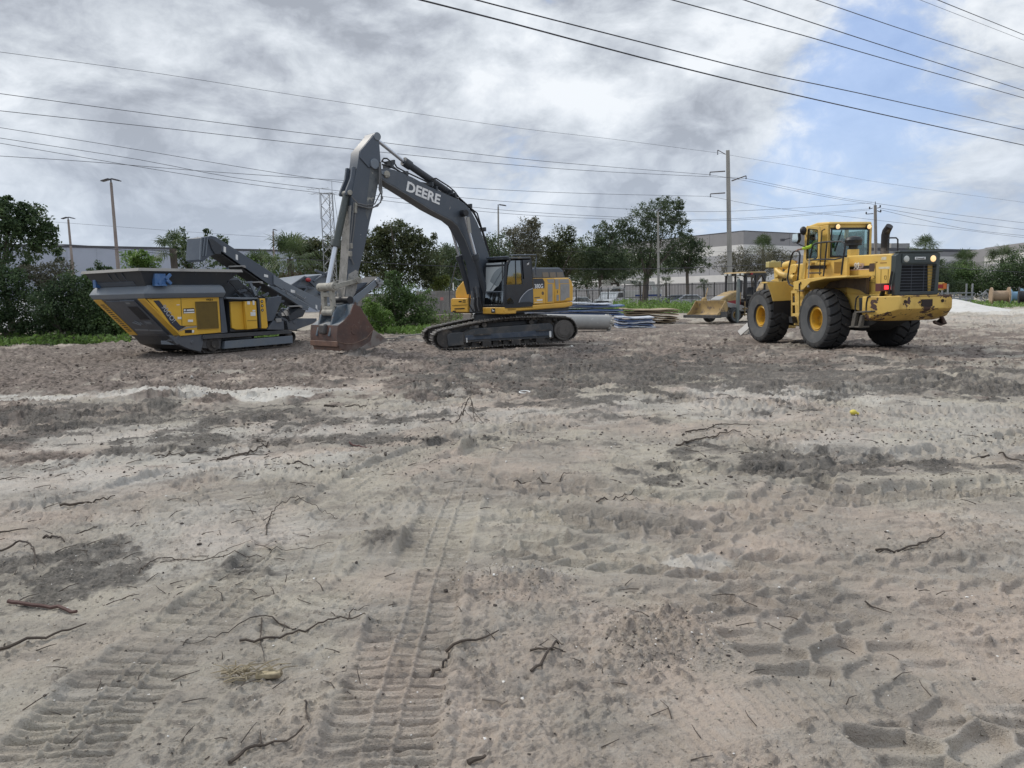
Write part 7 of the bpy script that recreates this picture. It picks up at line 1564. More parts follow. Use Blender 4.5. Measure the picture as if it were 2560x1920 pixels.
EDGE = pm('worn panel edge', (.50, .52, .55), .6, c2=(.14, .19, .32), s2=2.5, c3=(.3, .3, .3), s3=6)
lay = [(1395, 1530, 757, 'topmost blue panel, short, its surface dusty'), (1385, 1562, 763, 'second blue panel from the top, the longest with a pale edge'), (1380, 1540, 768, 'third blue panel from the top, under the longest one'), (1330, 1558, 774, 'fourth blue panel from the top, with whitish edge'), (1300, 1552, 779, 'fifth blue panel from the top, reaching left behind the cab'), (1296, 1560, 784, 'sixth blue panel from the top, sticking out left under the cab'), (1360, 1566, 788, 'lowest blue panel of the tall stack')]
for k, (x0, x1, y, lab) in enumerate(lay): sheet('form_panel', lab, 'panel', x0, x1, y, 43+.12*(k % 3), 2.2, .055+.02*(k % 2), BLUEP if k % 2 else EDGE, gb, bend=1.5-(k % 3), seed=k)
gl_ = 'blue panels stacked low beside the pipe end'
for k, (y, lab) in enumerate(((794, 'top blue panel of the low stack beside the pipe end'), (800, 'second blue panel of the low stack beside the pipe end'), (805.5, 'third blue panel of the low stack beside the pipe end'), (811, 'fourth blue panel of the low stack beside the pipe end'), (816.5, 'bottom blue panel of the low stack, on the ground by the pipe'))): sheet('form_panel', lab, 'panel', 1545, 1636-(k % 2)*5+k, y, 40.2+.1*(k % 2), 1.6, .07, EDGE if k % 2 == 0 else BLUEP, gl_, bend=-1, seed=20+k)
gw = 'plywood sheets stacked right of the blue panels'
for k, (x0, x1, y, lab) in enumerate(((1560, 1698, 773, 'topmost plywood sheet, pale and slightly bowed'), (1565, 1696, 779, 'second plywood sheet from the top'), (1560, 1697, 785, 'third plywood sheet from the top'), (1575, 1694, 790, 'fourth plywood sheet from the top'), (1630, 1698, 797, 'fifth plywood sheet from the top'), (1632, 1690, 803, 'bottom plywood sheet lying on the soil'))): sheet('plywood_sheet', lab, 'board', x0, x1, y, 44.5+.15*(k % 2), 2.2, .06, WOODB, gw, bend=1-(k % 3), seed=40+k)
# timbers under the stacks
m_ = MB()
p = gp(1480, 44)
for k in range(4): q = gp(1310+80*k, 44.2); m_.span((q.x-.12, q.y, 0), (q.x+.12, q.y+1.8, .42+.02*k)); 
ob = m_.each('timber', WOODG, None)
for k, o_ in enumerate(ob): tag(o_, 'dark timber bearer under the tall stack of blue panels', 'timber', 'timber bearers')
ZP = gpx(1310, 822); A_, B_ = at(1180, 802, 36.2), at(1524, 806, 38.2)
def hollow(label):
    d = (B_-A_).normalized(); r = .37; t = thing('concrete_pipe', label, 'pipe', loc=A_); m_ = MB(); L_ = (B_-A_).length; rr = random.Random(4); n = 36
    x = d.orthogonal().normalized(); y = d.cross(x); R = []
    for rad, off in ((r, 0), (r, L_*.5), (r, L_), (r*.72, L_-.01), (r*.70, L_*.5), (r*.70, 0)):
        R.append([d*(off+(rr.uniform(-.10, .08)*(1 if off > L_*.9 else 0)))+x*(rad*math.cos(2*math.pi*k/n))+y*(rad*math.sin(2*math.pi*k/n)) for k in range(n)])
    m_.loft(R, caps=False); m_.build('shell', pm('spun concrete', (.33, .325, .31), .75, c2=(.26, .26, .25), s2=1.0, c3=(.50, .49, .46), s3=4, lo3=.62, hi3=.72, bump=.15, bs=14), t, None, smooth=True)
    m_ = MB()
    for k in range(n): a = 2*math.pi*k/n; rad = r*(.72+.31*rr.random()); m_.ball(d*(L_+rr.uniform(-.14, .02))+x*(rad*math.cos(a))+y*(rad*math.sin(a)), rr.uniform(.05, .10), 6)
    m_.build('broken_end', pm('broken concrete', (.40, .385, .355), .9, c2=(.28, .27, .25), s2=6, bump=.4, bs=20), t); return t
hollow('grey hollow concrete pipe with broken end lying behind the excavator')
A2 = gpx(1042, 812); B2_ = gpx(1200, 808); m_ = MB(); o = Vector((A2.x, A2.y+.0, 0)); d = B2_-A2; d.z = 0; z0 = at(1042, 787, A2.y).z
m_.loft([[Vector((0, 0, 0)), d, d+Vector((0, .5, 0)), Vector((0, .5, 0))], [Vector((.12, .3, z0)), d+Vector((.1, .3, z0*.95)), d+Vector((.1, .65, z0*.95)), Vector((.12, .65, z0))]]); ob = m_.build('concrete_slab', pm('dirty slab', (.22, .185, .16), .9, c2=(.15, .125, .105), s2=1.5, bump=.3, bs=10), None, None, bevel=.03); ob.location = o; tag(ob, 'dirty brown slab propped on edge behind the crawler tracks', 'slab')
p = at(1077, 800, A2.y+.05); m_ = MB(); m_.box((0, 0, 0), (.09, .06, .62)); ob = m_.build('timber_batten', WHITE, None); ob.location = p; ob.rotation_euler = (.3, -.08, 0); tag(ob, 'pale batten leaning on the dirty slab', 'batten')
# pale boards by the bucket, white trough by the loader
for k, (a, b, lab) in enumerate((((1000, 845), (1056, 838), 'long pale board lying on the soil between bucket and tracks'), ((962, 848), (1010, 846), 'short pale board lying on the soil nearer the bucket'))):
    P, Q_ = gpx(*a), gpx(*b); m_ = MB(); d = Q_-P; z = hz(P.x, P.y)+.06; m_.bar(Vector((0, 0, 0)), d, .16, .04); ob = m_.build('timber_board', WOODG, None); ob.location = (P.x, P.y, z); tag(ob, lab, 'board', 'pale boards by the bucket')
P, Q_ = gpx(1848, 835), at(1880, 806, gpx(1848, 835).y-.2); m_ = MB(); d = Q_-P; m_.bar(Vector((0, 0, .02)), d, .34, .04, (0, -.6, 1)); m_.bar(Vector((.25, .1, 0)), d*.75+Vector((.06, .1, -.25)), .3, .04, (1, 0, 0)); ob = m_.build('ramp_board', GREYP, None, None, bevel=.01); ob.location = P; tag(ob, 'white metal board leaning up beside the loader front wheel', 'board')

# ------------------------------------------------------------------ backhoe loader
def build_backhoe():
    K = Frame((13.9, 45.65, 0), R_(213.5)); t = thing('backhoe_loader', 'faded yellow backhoe loader with black cab behind the big wheel loader', 'backhoe', K)
    # front bucket, tipped forward
    uB, zt, zb, v0, v1 = 2.95, 1.27, .36, -1.12, 1.12
    prof = [(uB, zt), (uB-.12, zt-.35), (uB-.04, zt-.72), (uB+.22, zb), (uB+.95, zb+.02), (uB+.95, zb+.08), (uB+.28, zb+.09), (uB+.06, zt-.70), (uB-.04, zt-.35), (uB+.06, zt)]
    m_ = MB(); m_.prism(prof, v0, v1); bk = m_.build('front_bucket', YELB, t, None, bevel=.02)
    sd = [prof[0], prof[1], prof[2], prof[3], prof[4], (uB+.5, zt-.52), (uB+.10, zt)]
    for v in (v0, v1-.04): m_ = MB(); m_.prism(sd, v, v+.04); m_.build('bucket_side', YELB, bk, None, bevel=.01)
    DKE = pm('dark worn edge', (.06, .06, .06), .6, c2=(.11, .10, .09), s2=4)
    m_ = MB(); m_.span((uB+.45, v0-.02, zb-.04), (uB+1.05, v1+.02, zb+.12)); m_.span((uB-.02, v1-.03, zb-.02), (uB+.5, v1+.03, zb+.3)); m_.each('cutting_edge', DKE, bk)
    hp = [(.9, .95), (.9, 1.82), (1.5, 1.72), (2.35, 1.45), (2.62, 1.30), (2.62, .85)]; m_ = MB(); m_.prism(hp, -.43, .43); hd = m_.build('hood', YELB, t, None, bevel=.06, seg=3)
    m_ = MB(); m_.prism([(1.0, 1.0), (1.0, 1.3), (2.0, 1.22), (2.1, 1.05)], .42, .445); m_.build('red_stripe', pm('red decal', (.28, .03, .035), .5), hd)
    m_ = MB(); m_.prism([(2.2, 1.52), (2.64, 1.32), (2.64, 1.28), (2.2, 1.44)], -.36, .36); m_.build('grey_patch', GREYP, hd)
    for v in (.70, -.84): m_ = MB(); m_.prism([(2.85, 1.22), (2.95, 1.0), (1.3, .62), (.9, .62), (.9, .85), (1.2, .95)], v, v+.14); m_.build('loader_arm', GREYP if v > 0 else YELB, t, None, bevel=.03)
    m_ = MB(); m_.span((1.8, -.6, .35), (2.4, .6, .8)); m_.build('front_axle_housing', YELB, t, None, bevel=.05); m_ = MB(); m_.span((-.8, -.45, .5), (2.3, .45, .98)); m_.build('chassis', pm('dark machine frame', (.018, .018, .018), .7), t, None, bevel=.02)
    for v in (.9, -.9): wheel(t, (2.1, v, .44), .44, .34, .2, YELB, 16)
    for v in (.85, -.85): wheel(t, (0, v, .74), .74, .48, .36, YELB, 18)
    zr = 2.78; m_ = MB(); m_.prism([(1.05, zr), (.9, zr+.09), (-.7, zr+.12), (-.85, zr+.03)], -.82, .82); rf = m_.build('cab_roof', YELB, t, None, bevel=.03)
    m_ = MB(); m_.prism([(1.0, zr-.12), (1.0, zr), (-.8, zr+.03), (-.8, zr-.2), (-.5, zr-.1)], -.78, .78)
    for u, v in ((.92, .74), (.1, .74), (-.72, .74), (.92, -.74), (.1, -.74), (-.72, -.74)): m_.bar((u, v, 1.0), (u-.04, v, zr-.05), .09, .1)
    m_.prism([(-.72, zr-.1), (-.72, zr-.45), (-.45, zr-.1)], .70, .78); m_.prism([(.1, zr-.1), (-.2, zr-.1), (.1, zr-.4)], .70, .78); m_.span((-.8, -.78, .8), (.98, .78, 1.15)); m_.build('cab', pm('black cab frame', (.015, .015, .017), .5), t, None, bevel=.01)
    m_ = MB(); m_.span((-.3, -.3, 1.1), (.2, .3, 1.35)); m_.prism([(-.35, 1.3), (-.2, 1.3), (-.3, 2.0), (-.42, 2.0)], -.28, .28); m_.build('seat', BLACK, t, None, bevel=.04)
    m_ = MB()
    for v in (.3, .62, -.3, -.62): m_.box((1.06, v, zr-.04), (.1, .16, .11))
    m_.each('cab_lamp', LAMPOFF, rf); m_ = MB(); m_.box((.5, .80, zr-.02), (.16, .06, .1)); m_.build('marker_lamp', REDL, rf)
    m_ = MB(); m_.box((0, .92, 1.52), (1.5, .5, .06)); m_.build('fender', pm('dusty fender', (.12, .12, .11), .6), t, None, bevel=.015)
    m_ = MB(); m_.prism([(1.98, 0), (2.12, 0), (2.06, 1.3), (2.0, 2.45), (1.9, 2.5), (1.88, 1.3)], 1.0, 1.16); ol = m_.build('stabiliser_leg', pm('grey green leg', (.12, .145, .14), .6, c2=(.17, .18, .17), s2=3), t, None, bevel=.02); m_ = MB(); m_.prism([(1.7, 1.7), (1.9, 1.7), (1.92, 2.4), (1.66, 2.38)], 1.02, 1.14); m_.build('leg_bracket', BLACK, ol)
    m_ = MB(); m_.span((.75, .78, .4), (1.3, 1.0, .46)); m_.span((.75, .78, .75), (1.3, 1.0, .81)); m_.bar((.78, 1.0, .35), (.78, 1.0, 1.2), .05, .05); m_.bar((1.28, 1.0, .35), (1.28, 1.0, 1.2), .05, .05); m_.build('steps', pm('step yellow brown', (.2, .14, .06), .6), t)
    m_ = MB(); m_.bar((2.5, -.9, 1.25), (2.25, -.9, 2.0), .04, .04); m_.ball((2.55, -.9, 1.3), .17, 10); m_.build('arm_pivot', YELB, t, None, smooth=True)
    m_ = MB(); m_.prism([(-.9, .5), (-.9, 1.5), (-1.6, 2.3), (-1.9, 2.2), (-1.5, 1.0), (-1.4, .5)], -.25, .25); m_.build('rear_boom', YELB, t, None, bevel=.04)
build_backhoe()

# ------------------------------------------------------------------ vehicles behind the fence
def vehicle(name, label, cat, px, Y, yaw, L_, Wd, prof, mt, winz, wheels, group=None, R=.36, parts=()):
    p = gp(px, Y); K = Frame((p.x, p.y, 0), yaw); t = thing(name, label, cat, K, group=group)
    m_ = MB(); m_.prism(prof, -Wd/2, Wd/2); m_.build('body', mt, t, None, bevel=.07, seg=3)
    for q, v0, v1 in winz: m_ = MB(); m_.prism(q, v0, v1); m_.build('window', GLASSD, t)
    for u in wheels:
        for v in (-Wd/2+.1, Wd/2-.1): m_ = MB(); m_.lathe([(R*.6, -.12), (R*.95, -.12), (R, -.06), (R, .06), (R*.95, .12), (R*.6, .12)], (u, v, R), (0, 1, 0), 20, closed=True); w_ = m_.build('wheel', RUBBER, t, None, smooth=True); m_ = MB(); m_.cyl((u, v-.08, R), (u, v+.08, R), R*.6, 14); m_.build('rim', STEELG, w_)
    for q, v0, v1, mt_, nm in parts: m_ = MB(); m_.prism(q, v0, v1); m_.build(nm, mt_, t, None, bevel=.02)
    return t
PICK = [(-2.9, .5), (-2.9, 1.15), (-.9, 1.2), (-.75, 1.88), (.75, 1.9), (1.45, 1.22), (2.6, 1.12), (2.75, .95), (2.75, .45)]
pw_ = [([(-.68, 1.28), (-.6, 1.78), (.68, 1.8), (1.2, 1.28)], -1.0, 1.0), ([(.82, 1.3), (.80, 1.80), (.86, 1.80), (1.40, 1.25)], -.85, .85)]
vehicle('pickup_truck', 'white pickup truck facing the site behind the black fence', 'pickup', 1530, 82, R_(-118), 5.6, 1.98, PICK, WHITE, pw_, (-1.8, 1.85), parts=[([(2.74, .55), (2.78, .6), (2.78, .95), (2.74, 1.0)], -.7, .7, DECALB, 'grille'), ([(2.70, .8), (2.77, .8), (2.77, .98), (2.70, 1.0)], .72, .95, LAMPOFF, 'headlight'), ([(2.70, .8), (2.77, .8), (2.77, .98), (2.70, 1.0)], -.95, -.72, LAMPOFF, 'headlight')])
vehicle('utility_truck', 'white utility truck with folded lift arm behind the white pickup', 'truck', 1580, 92, R_(170), 7.5, 2.3, [(-3.5, .6), (-3.5, 2.0), (1.2, 2.0), (1.2, 2.5), (2.3, 2.5), (2.9, 1.6), (3.7, 1.45), (3.7, .5)], WHITE, [([(1.35, 1.7), (1.35, 2.35), (2.2, 2.35), (2.7, 1.7)], -1.17, 1.17)], (-2.2, 2.4), R=.45, parts=[([(-3.0, 2.0), (-2.4, 2.0), (-2.2, 2.6), (2.6, 2.9), (2.7, 3.2), (2.2, 3.3), (-2.6, 3.0)], -.3, .3, WHITE, 'lift_arm'), ([(2.5, 2.6), (3.5, 2.6), (3.5, 3.5), (2.5, 3.5)], -.5, .5, WHITE, 'lift_bucket'), ([(-3.4, 1.3), (-.4, 1.3), (-.4, 1.5), (-3.4, 1.5)], -1.18, 1.18, pm('blue stripe', (.05, .09, .3), .5), 'stripe')])
CAR = [(-2.2, .35), (-2.25, .85), (-1.5, .95), (-.8, 1.42), (.5, 1.45), (1.25, .95), (2.1, .82), (2.2, .4)]; cw_ = [([(-1.25, .98), (-.72, 1.36), (.44, 1.38), (1.02, .98)], -.88, .88)]
vehicle('parked_car', 'white car just right of the excavator counterweight', 'car', 1440, 81, R_(-150), 4.4, 1.75, CAR, WHITE, cw_, (-1.35, 1.35), group='cars parked behind the fence')
vehicle('parked_car', 'grey car roof showing over the weeds, left one', 'car', 1688, 84, R_(10), 4.4, 1.75, CAR, pm('grey car paint', (.16, .17, .18), .3, coat=.5), cw_, (-1.35, 1.35), group='cars parked behind the fence')
vehicle('parked_car', 'silver car roof showing over the weeds, right one', 'car', 1722, 83, R_(175), 4.4, 1.75, CAR, pm('silver car paint', (.45, .46, .48), .3, .3, coat=.5), cw_, (-1.35, 1.35), group='cars parked behind the fence')
rack = [([(-2.8, 2.15), (.3, 2.15), (.3, 2.22), (-2.8, 2.22)], -.95, -.88, WHITE, 'ladder_rack'), ([(-2.8, 1.2), (-2.72, 1.2), (-2.72, 2.9), (-2.8, 2.9)], -.95, -.88, WHITE, 'rack_post'), ([(.2, 1.8), (.28, 1.8), (.28, 2.4), (.2, 2.4)], -.95, -.88, WHITE, 'rack_post'), ([(-2.8, 1.2), (-.9, 1.2), (-.9, 1.9), (-2.8, 1.9)], -.98, .98, WHITE, 'tool_body')]
vehicle('work_truck', 'white work truck with pipe rack behind the board fence', 'truck', 1048, 64, R_(180), 5.6, 1.98, PICK, WHITE, pw_, (-1.8, 1.85), parts=rack)
vehicle('box_trailer', 'white trailer glimpsed through the left thicket', 'trailer', 180, 47, R_(15), 5, 2.2, [(-2.6, .5), (-2.6, 2.3), (2.6, 2.3), (2.6, .5)], WHITE, [], (-.5, .5), group='white vehicles behind the left thicket')
vehicle('pickup_truck', 'white pickup glimpsed at the left edge behind the thicket', 'pickup', 15, 46, R_(-30), 5.6, 1.98, PICK, WHITE, pw_, (-1.8, 1.85), group='white vehicles behind the left thicket')

# ------------------------------------------------------------------ odds and ends at the right, sand heap
def heap(name, label, px, Y, rx, ry, h, mt, seed, n=40):
    p = gp(px, Y); V_ = []; F_ = []
    for i in range(n):
        for j in range(n):
            a, b = -1+2*i/(n-1), -1+2*j/(n-1); r = math.hypot(a, b); z = h*max(0, 1-r)**1.15*(1+.25*mnoise.noise((a*3, b*3, seed)))+.05*mnoise.noise((a*9, b*9, seed))*(1-min(1, r)); V_.append((a*rx, b*ry, z-.08 if r > 1 else z-.02))
    for i in range(n-1):
        for j in range(n-1): k = i*n+j; F_.append((k, k+1, k+n+1, k+n))
    m_ = MB(); m_.add(V_, F_); o = m_.build(name, mt, None, None, smooth=True); o.location = p; return tag(o, label, 'heap')
heap('sand_heap', 'heap of white sand right of the loader counterweight', 2385, 57, 4.2, 3.5, .85, pm('white sand', (.58, .565, .53), .95, c2=(.50, .48, .44), s2=2, bump=.3, bs=20), 3)
heap('shadow_soil_heap', 'low heap of soil under the raised bucket, darkened as its shadow', 880, 25.2, 1.0, .5, .16, pm('soil darkened as bucket shadow', (.05, .042, .036), .95, c2=(.08, .068, .058), s2=6, bump=.5, bs=18), 5)  # the dark colour of this low heap paints the bucket's shadow
p = gp(2400, 76); t = thing('steel_rack', 'galvanised rack of bundled tubes right of the sand heap', 'rack', loc=p); m_ = MB()
for x in (-1.2, 0, 1.2):
    for y in (0, 1.0): m_.bar((x, y, 0), (x, y, 2.0 if x else 1.0), .12, .12)
for z in (.3, .75, 1.1): m_.bar((-1.4, 0, z), (1.4, 0, z), .08, .1); m_.bar((-1.4, 1, z), (1.4, 1, z), .08, .1)
m_.build('frame', STEELG, t); m_ = MB()
for k in range(12): m_.cyl((-1.5, .2+.07*k, .4+.06*(k % 4)), (1.5, .2+.07*k, .4+.06*(k % 4)), .05, 6)
m_.each('tube', STEELG, t)
def spool(label, px, Y, R, wd, mt, yaw):
    p = gp(px, Y); t = thing('cable_spool', label, 'spool', loc=p+Vector((0, 0, R)), yaw=yaw, group='cable spools at the right'); m_ = MB()
    for s in (-1, 1): m_ = MB(); m_.cyl((0, s*wd/2-.05, 0), (0, s*wd/2+.05, 0), R, 24); m_.build('flange', mt, t)
    m_ = MB(); m_.cyl((0, -wd/2, 0), (0, wd/2, 0), R*.6, 20); m_.build('drum', mt, t)
spool('brown wooden cable spool among the weeds', 2500, 72, .8, 1.4, pm('spool wood', (.34, .25, .17), .9, c2=(.26, .19, .13), s2=4), R_(70)); spool('blue cable spool next to the brown one', 2538, 73, .72, 1.0, pm('blue spool', (.16, .28, .38), .7), R_(80)); spool('dark spool cut by the right edge', 2560, 66, .8, .7, BLACK, R_(60))
p = gp(2468, 74); t = thing('scrap_pile', 'tangled pile of grey scrap steel left of the brown spool', 'scrap', loc=p); m_ = MB(); rr = random.Random(8)
for k in range(30): a = Vector((rr.uniform(-1, 1), rr.uniform(-.5, .5), rr.uniform(.1, 1.3))); m_.bar(a, a+Vector((rr.uniform(-.8, .8), rr.uniform(-.4, .4), rr.uniform(-.5, .5))), .07, .07)
m_.build('scrap', STEELG, t)
# ------------------------------------------------------------------ sticks and litter on the ground
def stick(label, pts, r0, branch=(), r1=.4, lift=.012, mt=TWIG, name='stick', group='sticks on the sand'):
    """pts in the 2212 px picture; the stick lies on the soil there"""
    def lay(L_, ra, rb, seed):
        W = []
        for p in L_:
            g_ = gpx(*Q(p[0], p[1])); h_ = (p[2] if len(p) > 2 else 0); W.append((g_.x, g_.y, h_))
        S = spline(W, .035); z = ground_height(S[:, 0], S[:, 1]); rr = random.Random(seed); P = []
        for k, s in enumerate(S): P.append(Vector((s[0]+rr.uniform(-.004, .004), s[1]+rr.uniform(-.004, .004), s[2]+float(z[k])+ra*.5+lift)))
        n = len(P); return P, [ra+(rb-ra)*k/(n-1) for k in range(n)]
    m_ = MB(); r0 *= .66; P, R = lay(pts, r0, r0*r1, len(label)); o = P[0].copy(); m_.tube([p-o for p in P], R, 6)
    for k, b in enumerate(branch): P2, R2 = lay(b, r0*.6, r0*.2, k+3); m_.tube([p-o for p in P2], R2, 5)
    ob = m_.build(name, mt, None, None, smooth=True); ob.location = o; tag(ob, label, 'stick', group); return ob
stick('forked dark branch in the middle foreground, longest of the forked ones', [(518, 1387), (590, 1380), (660, 1362), (720, 1340), (752, 1338), (800, 1345)], .012, [[(640, 1365), (610, 1345), (560, 1340), (480, 1375), (390, 1392)], [(752, 1338), (762, 1320), (800, 1308)], [(565, 1345), (563, 1385), (572, 1425)]])
stick('dark curved branch at the bottom edge left of centre', [(495, 1659), (530, 1632), (570, 1620), (620, 1618), (660, 1592)], .013, [[(565, 1622), (564, 1605), (566, 1588)]])
stick('thick dark stick entering from the left edge', [(-20, 1410), (40, 1392), (100, 1378), (150, 1362), (185, 1347)], .017)
stick('reddish brown root at the left edge', [(18, 1306), (60, 1309), (110, 1310), (165, 1322)], .022, mt=pm('red brown root', (.09, .048, .04), .8), r1=.7)
stick('straight black stick lying alone on pale sand at the left', [(130, 1097), (190, 1087), (248, 1072)], .02)
stick('dark stick just over the bottom centre', [(963, 1407), (1010, 1399), (1045, 1388), (1077, 1372)], .014)
stick('short bent twig below the dark centre stick', [(930, 1460), (955, 1440), (970, 1412)], .014)
stick('short crossed stick right of centre, lying flat', [(1146, 1412), (1180, 1414), (1218, 1417)], .011)
stick('short crossed stick right of centre, pointing at the viewer', [(1148, 1458), (1175, 1432), (1205, 1390)], .012, r1=.7)
stick('thin upright arching twig left of the central tracks', [(574, 1155), (582, 1120), (602, 1100, .04), (640, 1092, .07), (690, 1108, .03), (730, 1120)], .008)
stick('long thin root curving across the left middle ground', [(300, 1240), (330, 1210), (370, 1203), (430, 1212), (520, 1205), (620, 1190), (720, 1175)], .007, [[(460, 1210), (500, 1185), (600, 1170)]])
stick('dark stick among the sticks on the right middle ground', [(1010, 955), (1460, 962), (1540, 948), (1600, 940)][1:], .02)
stick('curved stick above the other right hand sticks', [(1480, 935), (1520, 937), (1570, 928), (1620, 930)], .016)
stick('dark root bundle on the ridge at the right', [(1890, 1188), (1930, 1188), (1980, 1178), (2040, 1158)], .014, [[(1900, 1192), (1960, 1186), (2000, 1182)], [(1980, 1178), (2010, 1165), (2035, 1162)]])
stick('thin stick in front of the lug tracks at the right', [(1868, 1302), (1895, 1312), (1925, 1322)], .009)
stick('stick by the right edge below the dark soil', [(2120, 985), (2160, 992), (2212, 1005)], .02)
stick('curved stick between the tracks right of centre', [(1110, 1040), (1150, 1035), (1200, 1040), (1235, 1032)], .012)
stick('stick on the ridge above the central tracks', [(1290, 1095), (1330, 1075), (1370, 1060)], .012, [[(1310, 1086), (1350, 1080), (1400, 1075)]])
stick('small dark root arch at the left edge', [(-10, 1200), (30, 1195, .05), (70, 1203, .06), (80, 1230)], .013, [[(70, 1205, .05), (85, 1218), (100, 1232)]])
stick('thin stick lying left of the straight black one', [(-20, 1155), (30, 1150), (60, 1143)], .015)
stick('branch heap piece left of centre, behind the tracks', [(470, 990), (540, 975), (580, 955)], .022, [[(480, 985), (560, 980), (590, 975)], [(330, 985), (400, 980), (470, 975)]])
stick('short straight stick behind the central tracks', [(620, 1003), (650, 1008), (680, 1015)], .02)
stick('red twig on the dark soil left of centre', [(755, 955), (790, 962), (820, 968)], .018, mt=pm('red twig', (.10, .045, .04), .8))
stick('broken branch on the far pale strip', [(700, 880), (750, 879), (790, 880)], .03)
stick('tangled twig standing on the sand near the centre', [(985, 918), (1000, 900, .05), (1015, 890, .22), (1025, 905, .1), (1045, 918)], .014, [[(1015, 890, .2), (990, 905, .12), (1000, 925)], [(1018, 892, .2), (1030, 925, .05), (1060, 915)], [(1000, 900, .1), (1020, 915, .1), (1050, 905, .1)]])
stick('short upright twig left of the bottom branch', [(660, 1520), (664, 1545), (668, 1585)], .008)
stick('small straight stick near the bottom right of centre', [(1040, 1520), (1070, 1520), (1095, 1522)], .010, mt=pm('pale stick', (.2, .17, .14), .9))
stick('short stick at the bottom edge right of centre', [(1010, 1660), (1035, 1652), (1052, 1645)], .02)
stick('grey stick in the left foreground shade', [(95, 1158), (120, 1165), (140, 1175)], .018)
stick('dark stick below the straight black one', [(165, 1148), (190, 1140), (210, 1133)], .012)
# frayed palm butt
c = gpx(*Q(545, 1468)); t = thing('palm_debris', 'frayed straw coloured palm butt in the left foreground', 'debris', loc=(c.x, c.y, hz(c.x, c.y))); m_ = MB(); rr = random.Random(5)
for k in range(46):
    a = Vector((rr.uniform(-.13, .10), rr.uniform(-.04, .05), rr.uniform(.005, .05))); d = Vector((rr.uniform(-.13, .13), rr.uniform(-.05, .05), rr.uniform(-.01, .05))); m_.tube([a, a+d*.5+Vector((0, 0, .012)), a+d], [.004, .0035, .002], 4)
m_.build('fibres', STRAW, t); m_ = MB(); m_.bar((.02, .01, .02), (.145, .0, .03), .045, .028); m_.build('butt', pm('split palm wood', (.42, .35, .22), .8, c2=(.18, .14, .09), s2=12), t, None, bevel=.006)
m_ = MB(); m_.bar((-.16, .02, .03), (-.02, .03, .035), .012, .010); m_.build('stalk', STRAW, t)
# yellow ball and loop of strap
c = gpx(*Q(1843, 904)); m_ = MB(); m_.ball((0, 0, .045), .048, 14, (1, 1, .8)); m_.cyl((.02, 0, .05), (.07, -.02, .02), .017, 8); ob = m_.build('ball', pm('yellow plastic', (.62, .52, .08), .5), None, None, smooth=True); ob.location = (c.x, c.y, hz(c.x, c.y)); tag(ob, 'small yellow plastic float lying on the pale sand', 'float')
c = gpx(*Q(1133, 848)); m_ = MB(); m_.tube([(.10*math.cos(a), .2*math.sin(a)*.9, .03) for a in [k*.42 for k in range(15)]], .010, 6, closed=True); ob = m_.build('strap_loop', WHITE, None, None, smooth=True); ob.location = (c.x, c.y, hz(c.x, c.y)+.01); tag(ob, 'white loop of strap lying on the dark soil', 'strap')
def clods(name, label, n, mt, seed, size, areas, jag=.35):
    rng = np.random.default_rng(seed); V_ = []; F_ = []
    ico = [(0, 0, 1), (.89, 0, .45), (.28, .85, .45), (-.72, .53, .45), (-.72, -.53, .45), (.28, -.85, .45), (.72, .53, -.45), (-.28, .85, -.45), (-.89, 0, -.45), (-.28, -.85, -.45), (.72, -.53, -.45), (0, 0, -1)]
    fc = [(0, 1, 2), (0, 2, 3), (0, 3, 4), (0, 4, 5), (0, 5, 1), (1, 6, 2), (2, 7, 3), (3, 8, 4), (4, 9, 5), (5, 10, 1), (6, 7, 2), (7, 8, 3), (8, 9, 4), (9, 10, 5), (10, 6, 1), (11, 7, 6), (11, 8, 7), (11, 9, 8), (11, 10, 9), (11, 6, 10)]
    ico = np.array(ico); fc = np.array(fc); P = []
    for (x0, x1, y0, y1, w_) in areas:
        m_ = int(n*w_); xs = rng.uniform(x0, x1, m_); ys = rng.uniform(y0, y1, m_)
        for a, b in zip(xs, ys): g_ = gpx(*Q(a, b)); P.append((g_.x, g_.y))
    P = np.array(P); Z = ground_height(P[:, 0], P[:, 1]); d = np.clip(P[:, 1], 3, 30)
    N = len(P); s = size*np.exp(np.clip(rng.normal(size=N), -2, 2)*.5)*(.6+.09*d)
    sc = rng.uniform(.6, 1.3, (N, 1, 3))*np.array([1, 1, .65]); jit = 1+rng.uniform(-jag, jag, (N, 12, 1)); V_ = (ico[None]*jit*sc*s[:, None, None])+np.stack([P[:, 0], P[:, 1], Z+s*.25], 1)[:, None, :]
    F_ = (fc[None]+12*np.arange(N)[:, None, None]).reshape(-1, 3)
    me = bpy.data.meshes.new(name); me.from_pydata(V_.reshape(-1, 3).tolist(), [], F_.tolist()); me.materials.append(mt); o = bpy.data.objects.new(name, me); col.objects.link(o); o['kind'] = 'stuff'; o['label'] = label
CL = [(-200, 2412, 900, 1100, .25), (-200, 2412, 1100, 1300, .25), (-200, 2412, 1300, 1480, .2), (-200, 2412, 1480, 1720, .15), (1300, 1600, 1300, 1450, .1), (960, 1260, 1220, 1290, .05)]
clods('soil_crumbs', 'loose crumbs and small clods of soil over the sand', 17000, pm('soil crumb', (.31, .275, .225), .95, c2=(.17, .148, .122), s2=3), 1, .0034, CL)
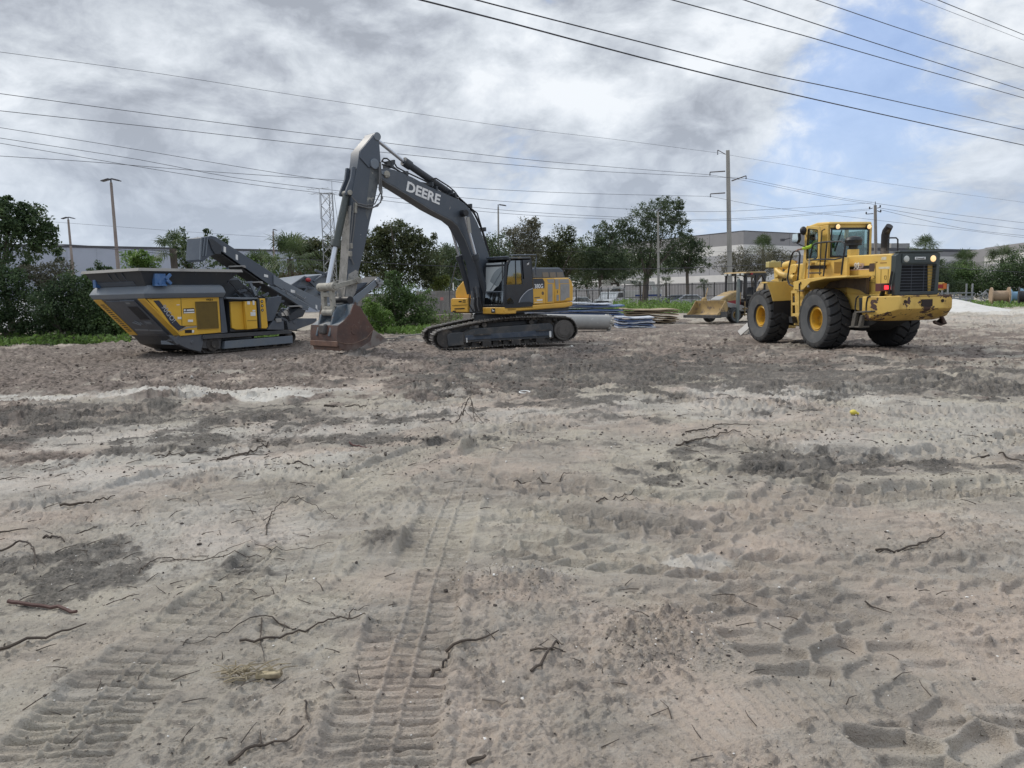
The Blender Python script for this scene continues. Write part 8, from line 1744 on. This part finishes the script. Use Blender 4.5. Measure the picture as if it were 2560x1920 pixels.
clods('brown_lumps', 'small brown lumps and bits of turf in the middle distance', 5000, pm('turf lump', (.09, .075, .063), .95, c2=(.16, .135, .115), s2=2), 7, .0055, [(-200, 2412, 850, 960, .5), (-200, 1000, 900, 1030, .3), (1400, 2412, 930, 1060, .2)], .5)
clods('dark_debris', 'dark bark chips and bits of root on the sand', 900, pm('bark chip', (.05, .04, .034), .9), 2, .0045, CL, .6)
clods('shell_chips', 'tiny white chips of shell and stone on the sand', 420, pm('shell chip', (.66, .64, .6), .7), 3, .0042, CL, .4)
clods('mulch_lumps', 'lumps of churned brown soil in front of the machines', 5200, pm('mulch lump', (.12, .098, .083), .95, c2=(.2, .165, .14), s2=2), 4, .0075, [(-200, 1250, 738, 850, .75), (1250, 2200, 735, 800, .25)], .5)
clods('rubble', 'pale broken concrete and stones on the far soil', 110, pm('pale rubble', (.48, .46, .42), .9), 5, .0095, [(100, 1200, 760, 850, .5), (1230, 1330, 720, 760, .15), (1560, 1760, 665, 690, .35)], .4)
def twigs(name, label, n, mt, seed, areas):
    rng = np.random.default_rng(seed); m_ = MB()
    for (x0, x1, y0, y1, w_) in areas:
        for k in range(int(n*w_)):
            g_ = gpx(*Q(rng.uniform(x0, x1), rng.uniform(y0, y1))); a = rng.uniform(0, math.pi); L_ = rng.uniform(.04, .16)*(.6+.07*g_.y); z = hz(g_.x, g_.y); d = Vector((math.cos(a), math.sin(a), rng.uniform(-.1, .25))); p = Vector((g_.x, g_.y, z+.006)); bend = Vector((rng.uniform(-.2, .2), rng.uniform(-.2, .2), .1))*L_
            r = .0022+.0003*g_.y; m_.tube([p, p+d*L_*.5+bend*.5, p+d*L_], [r, r*.8, r*.5], 4)
    o = m_.build(name, mt, None); o['kind'] = 'stuff'; o['label'] = label
twigs('twig_litter', 'fine litter of roots and twigs strewn over the sand', 430, TWIG, 9, [(-200, 900, 880, 1050, .3), (-100, 700, 1050, 1300, .25), (800, 2300, 850, 1100, .25), (0, 2212, 1200, 1650, .2)])
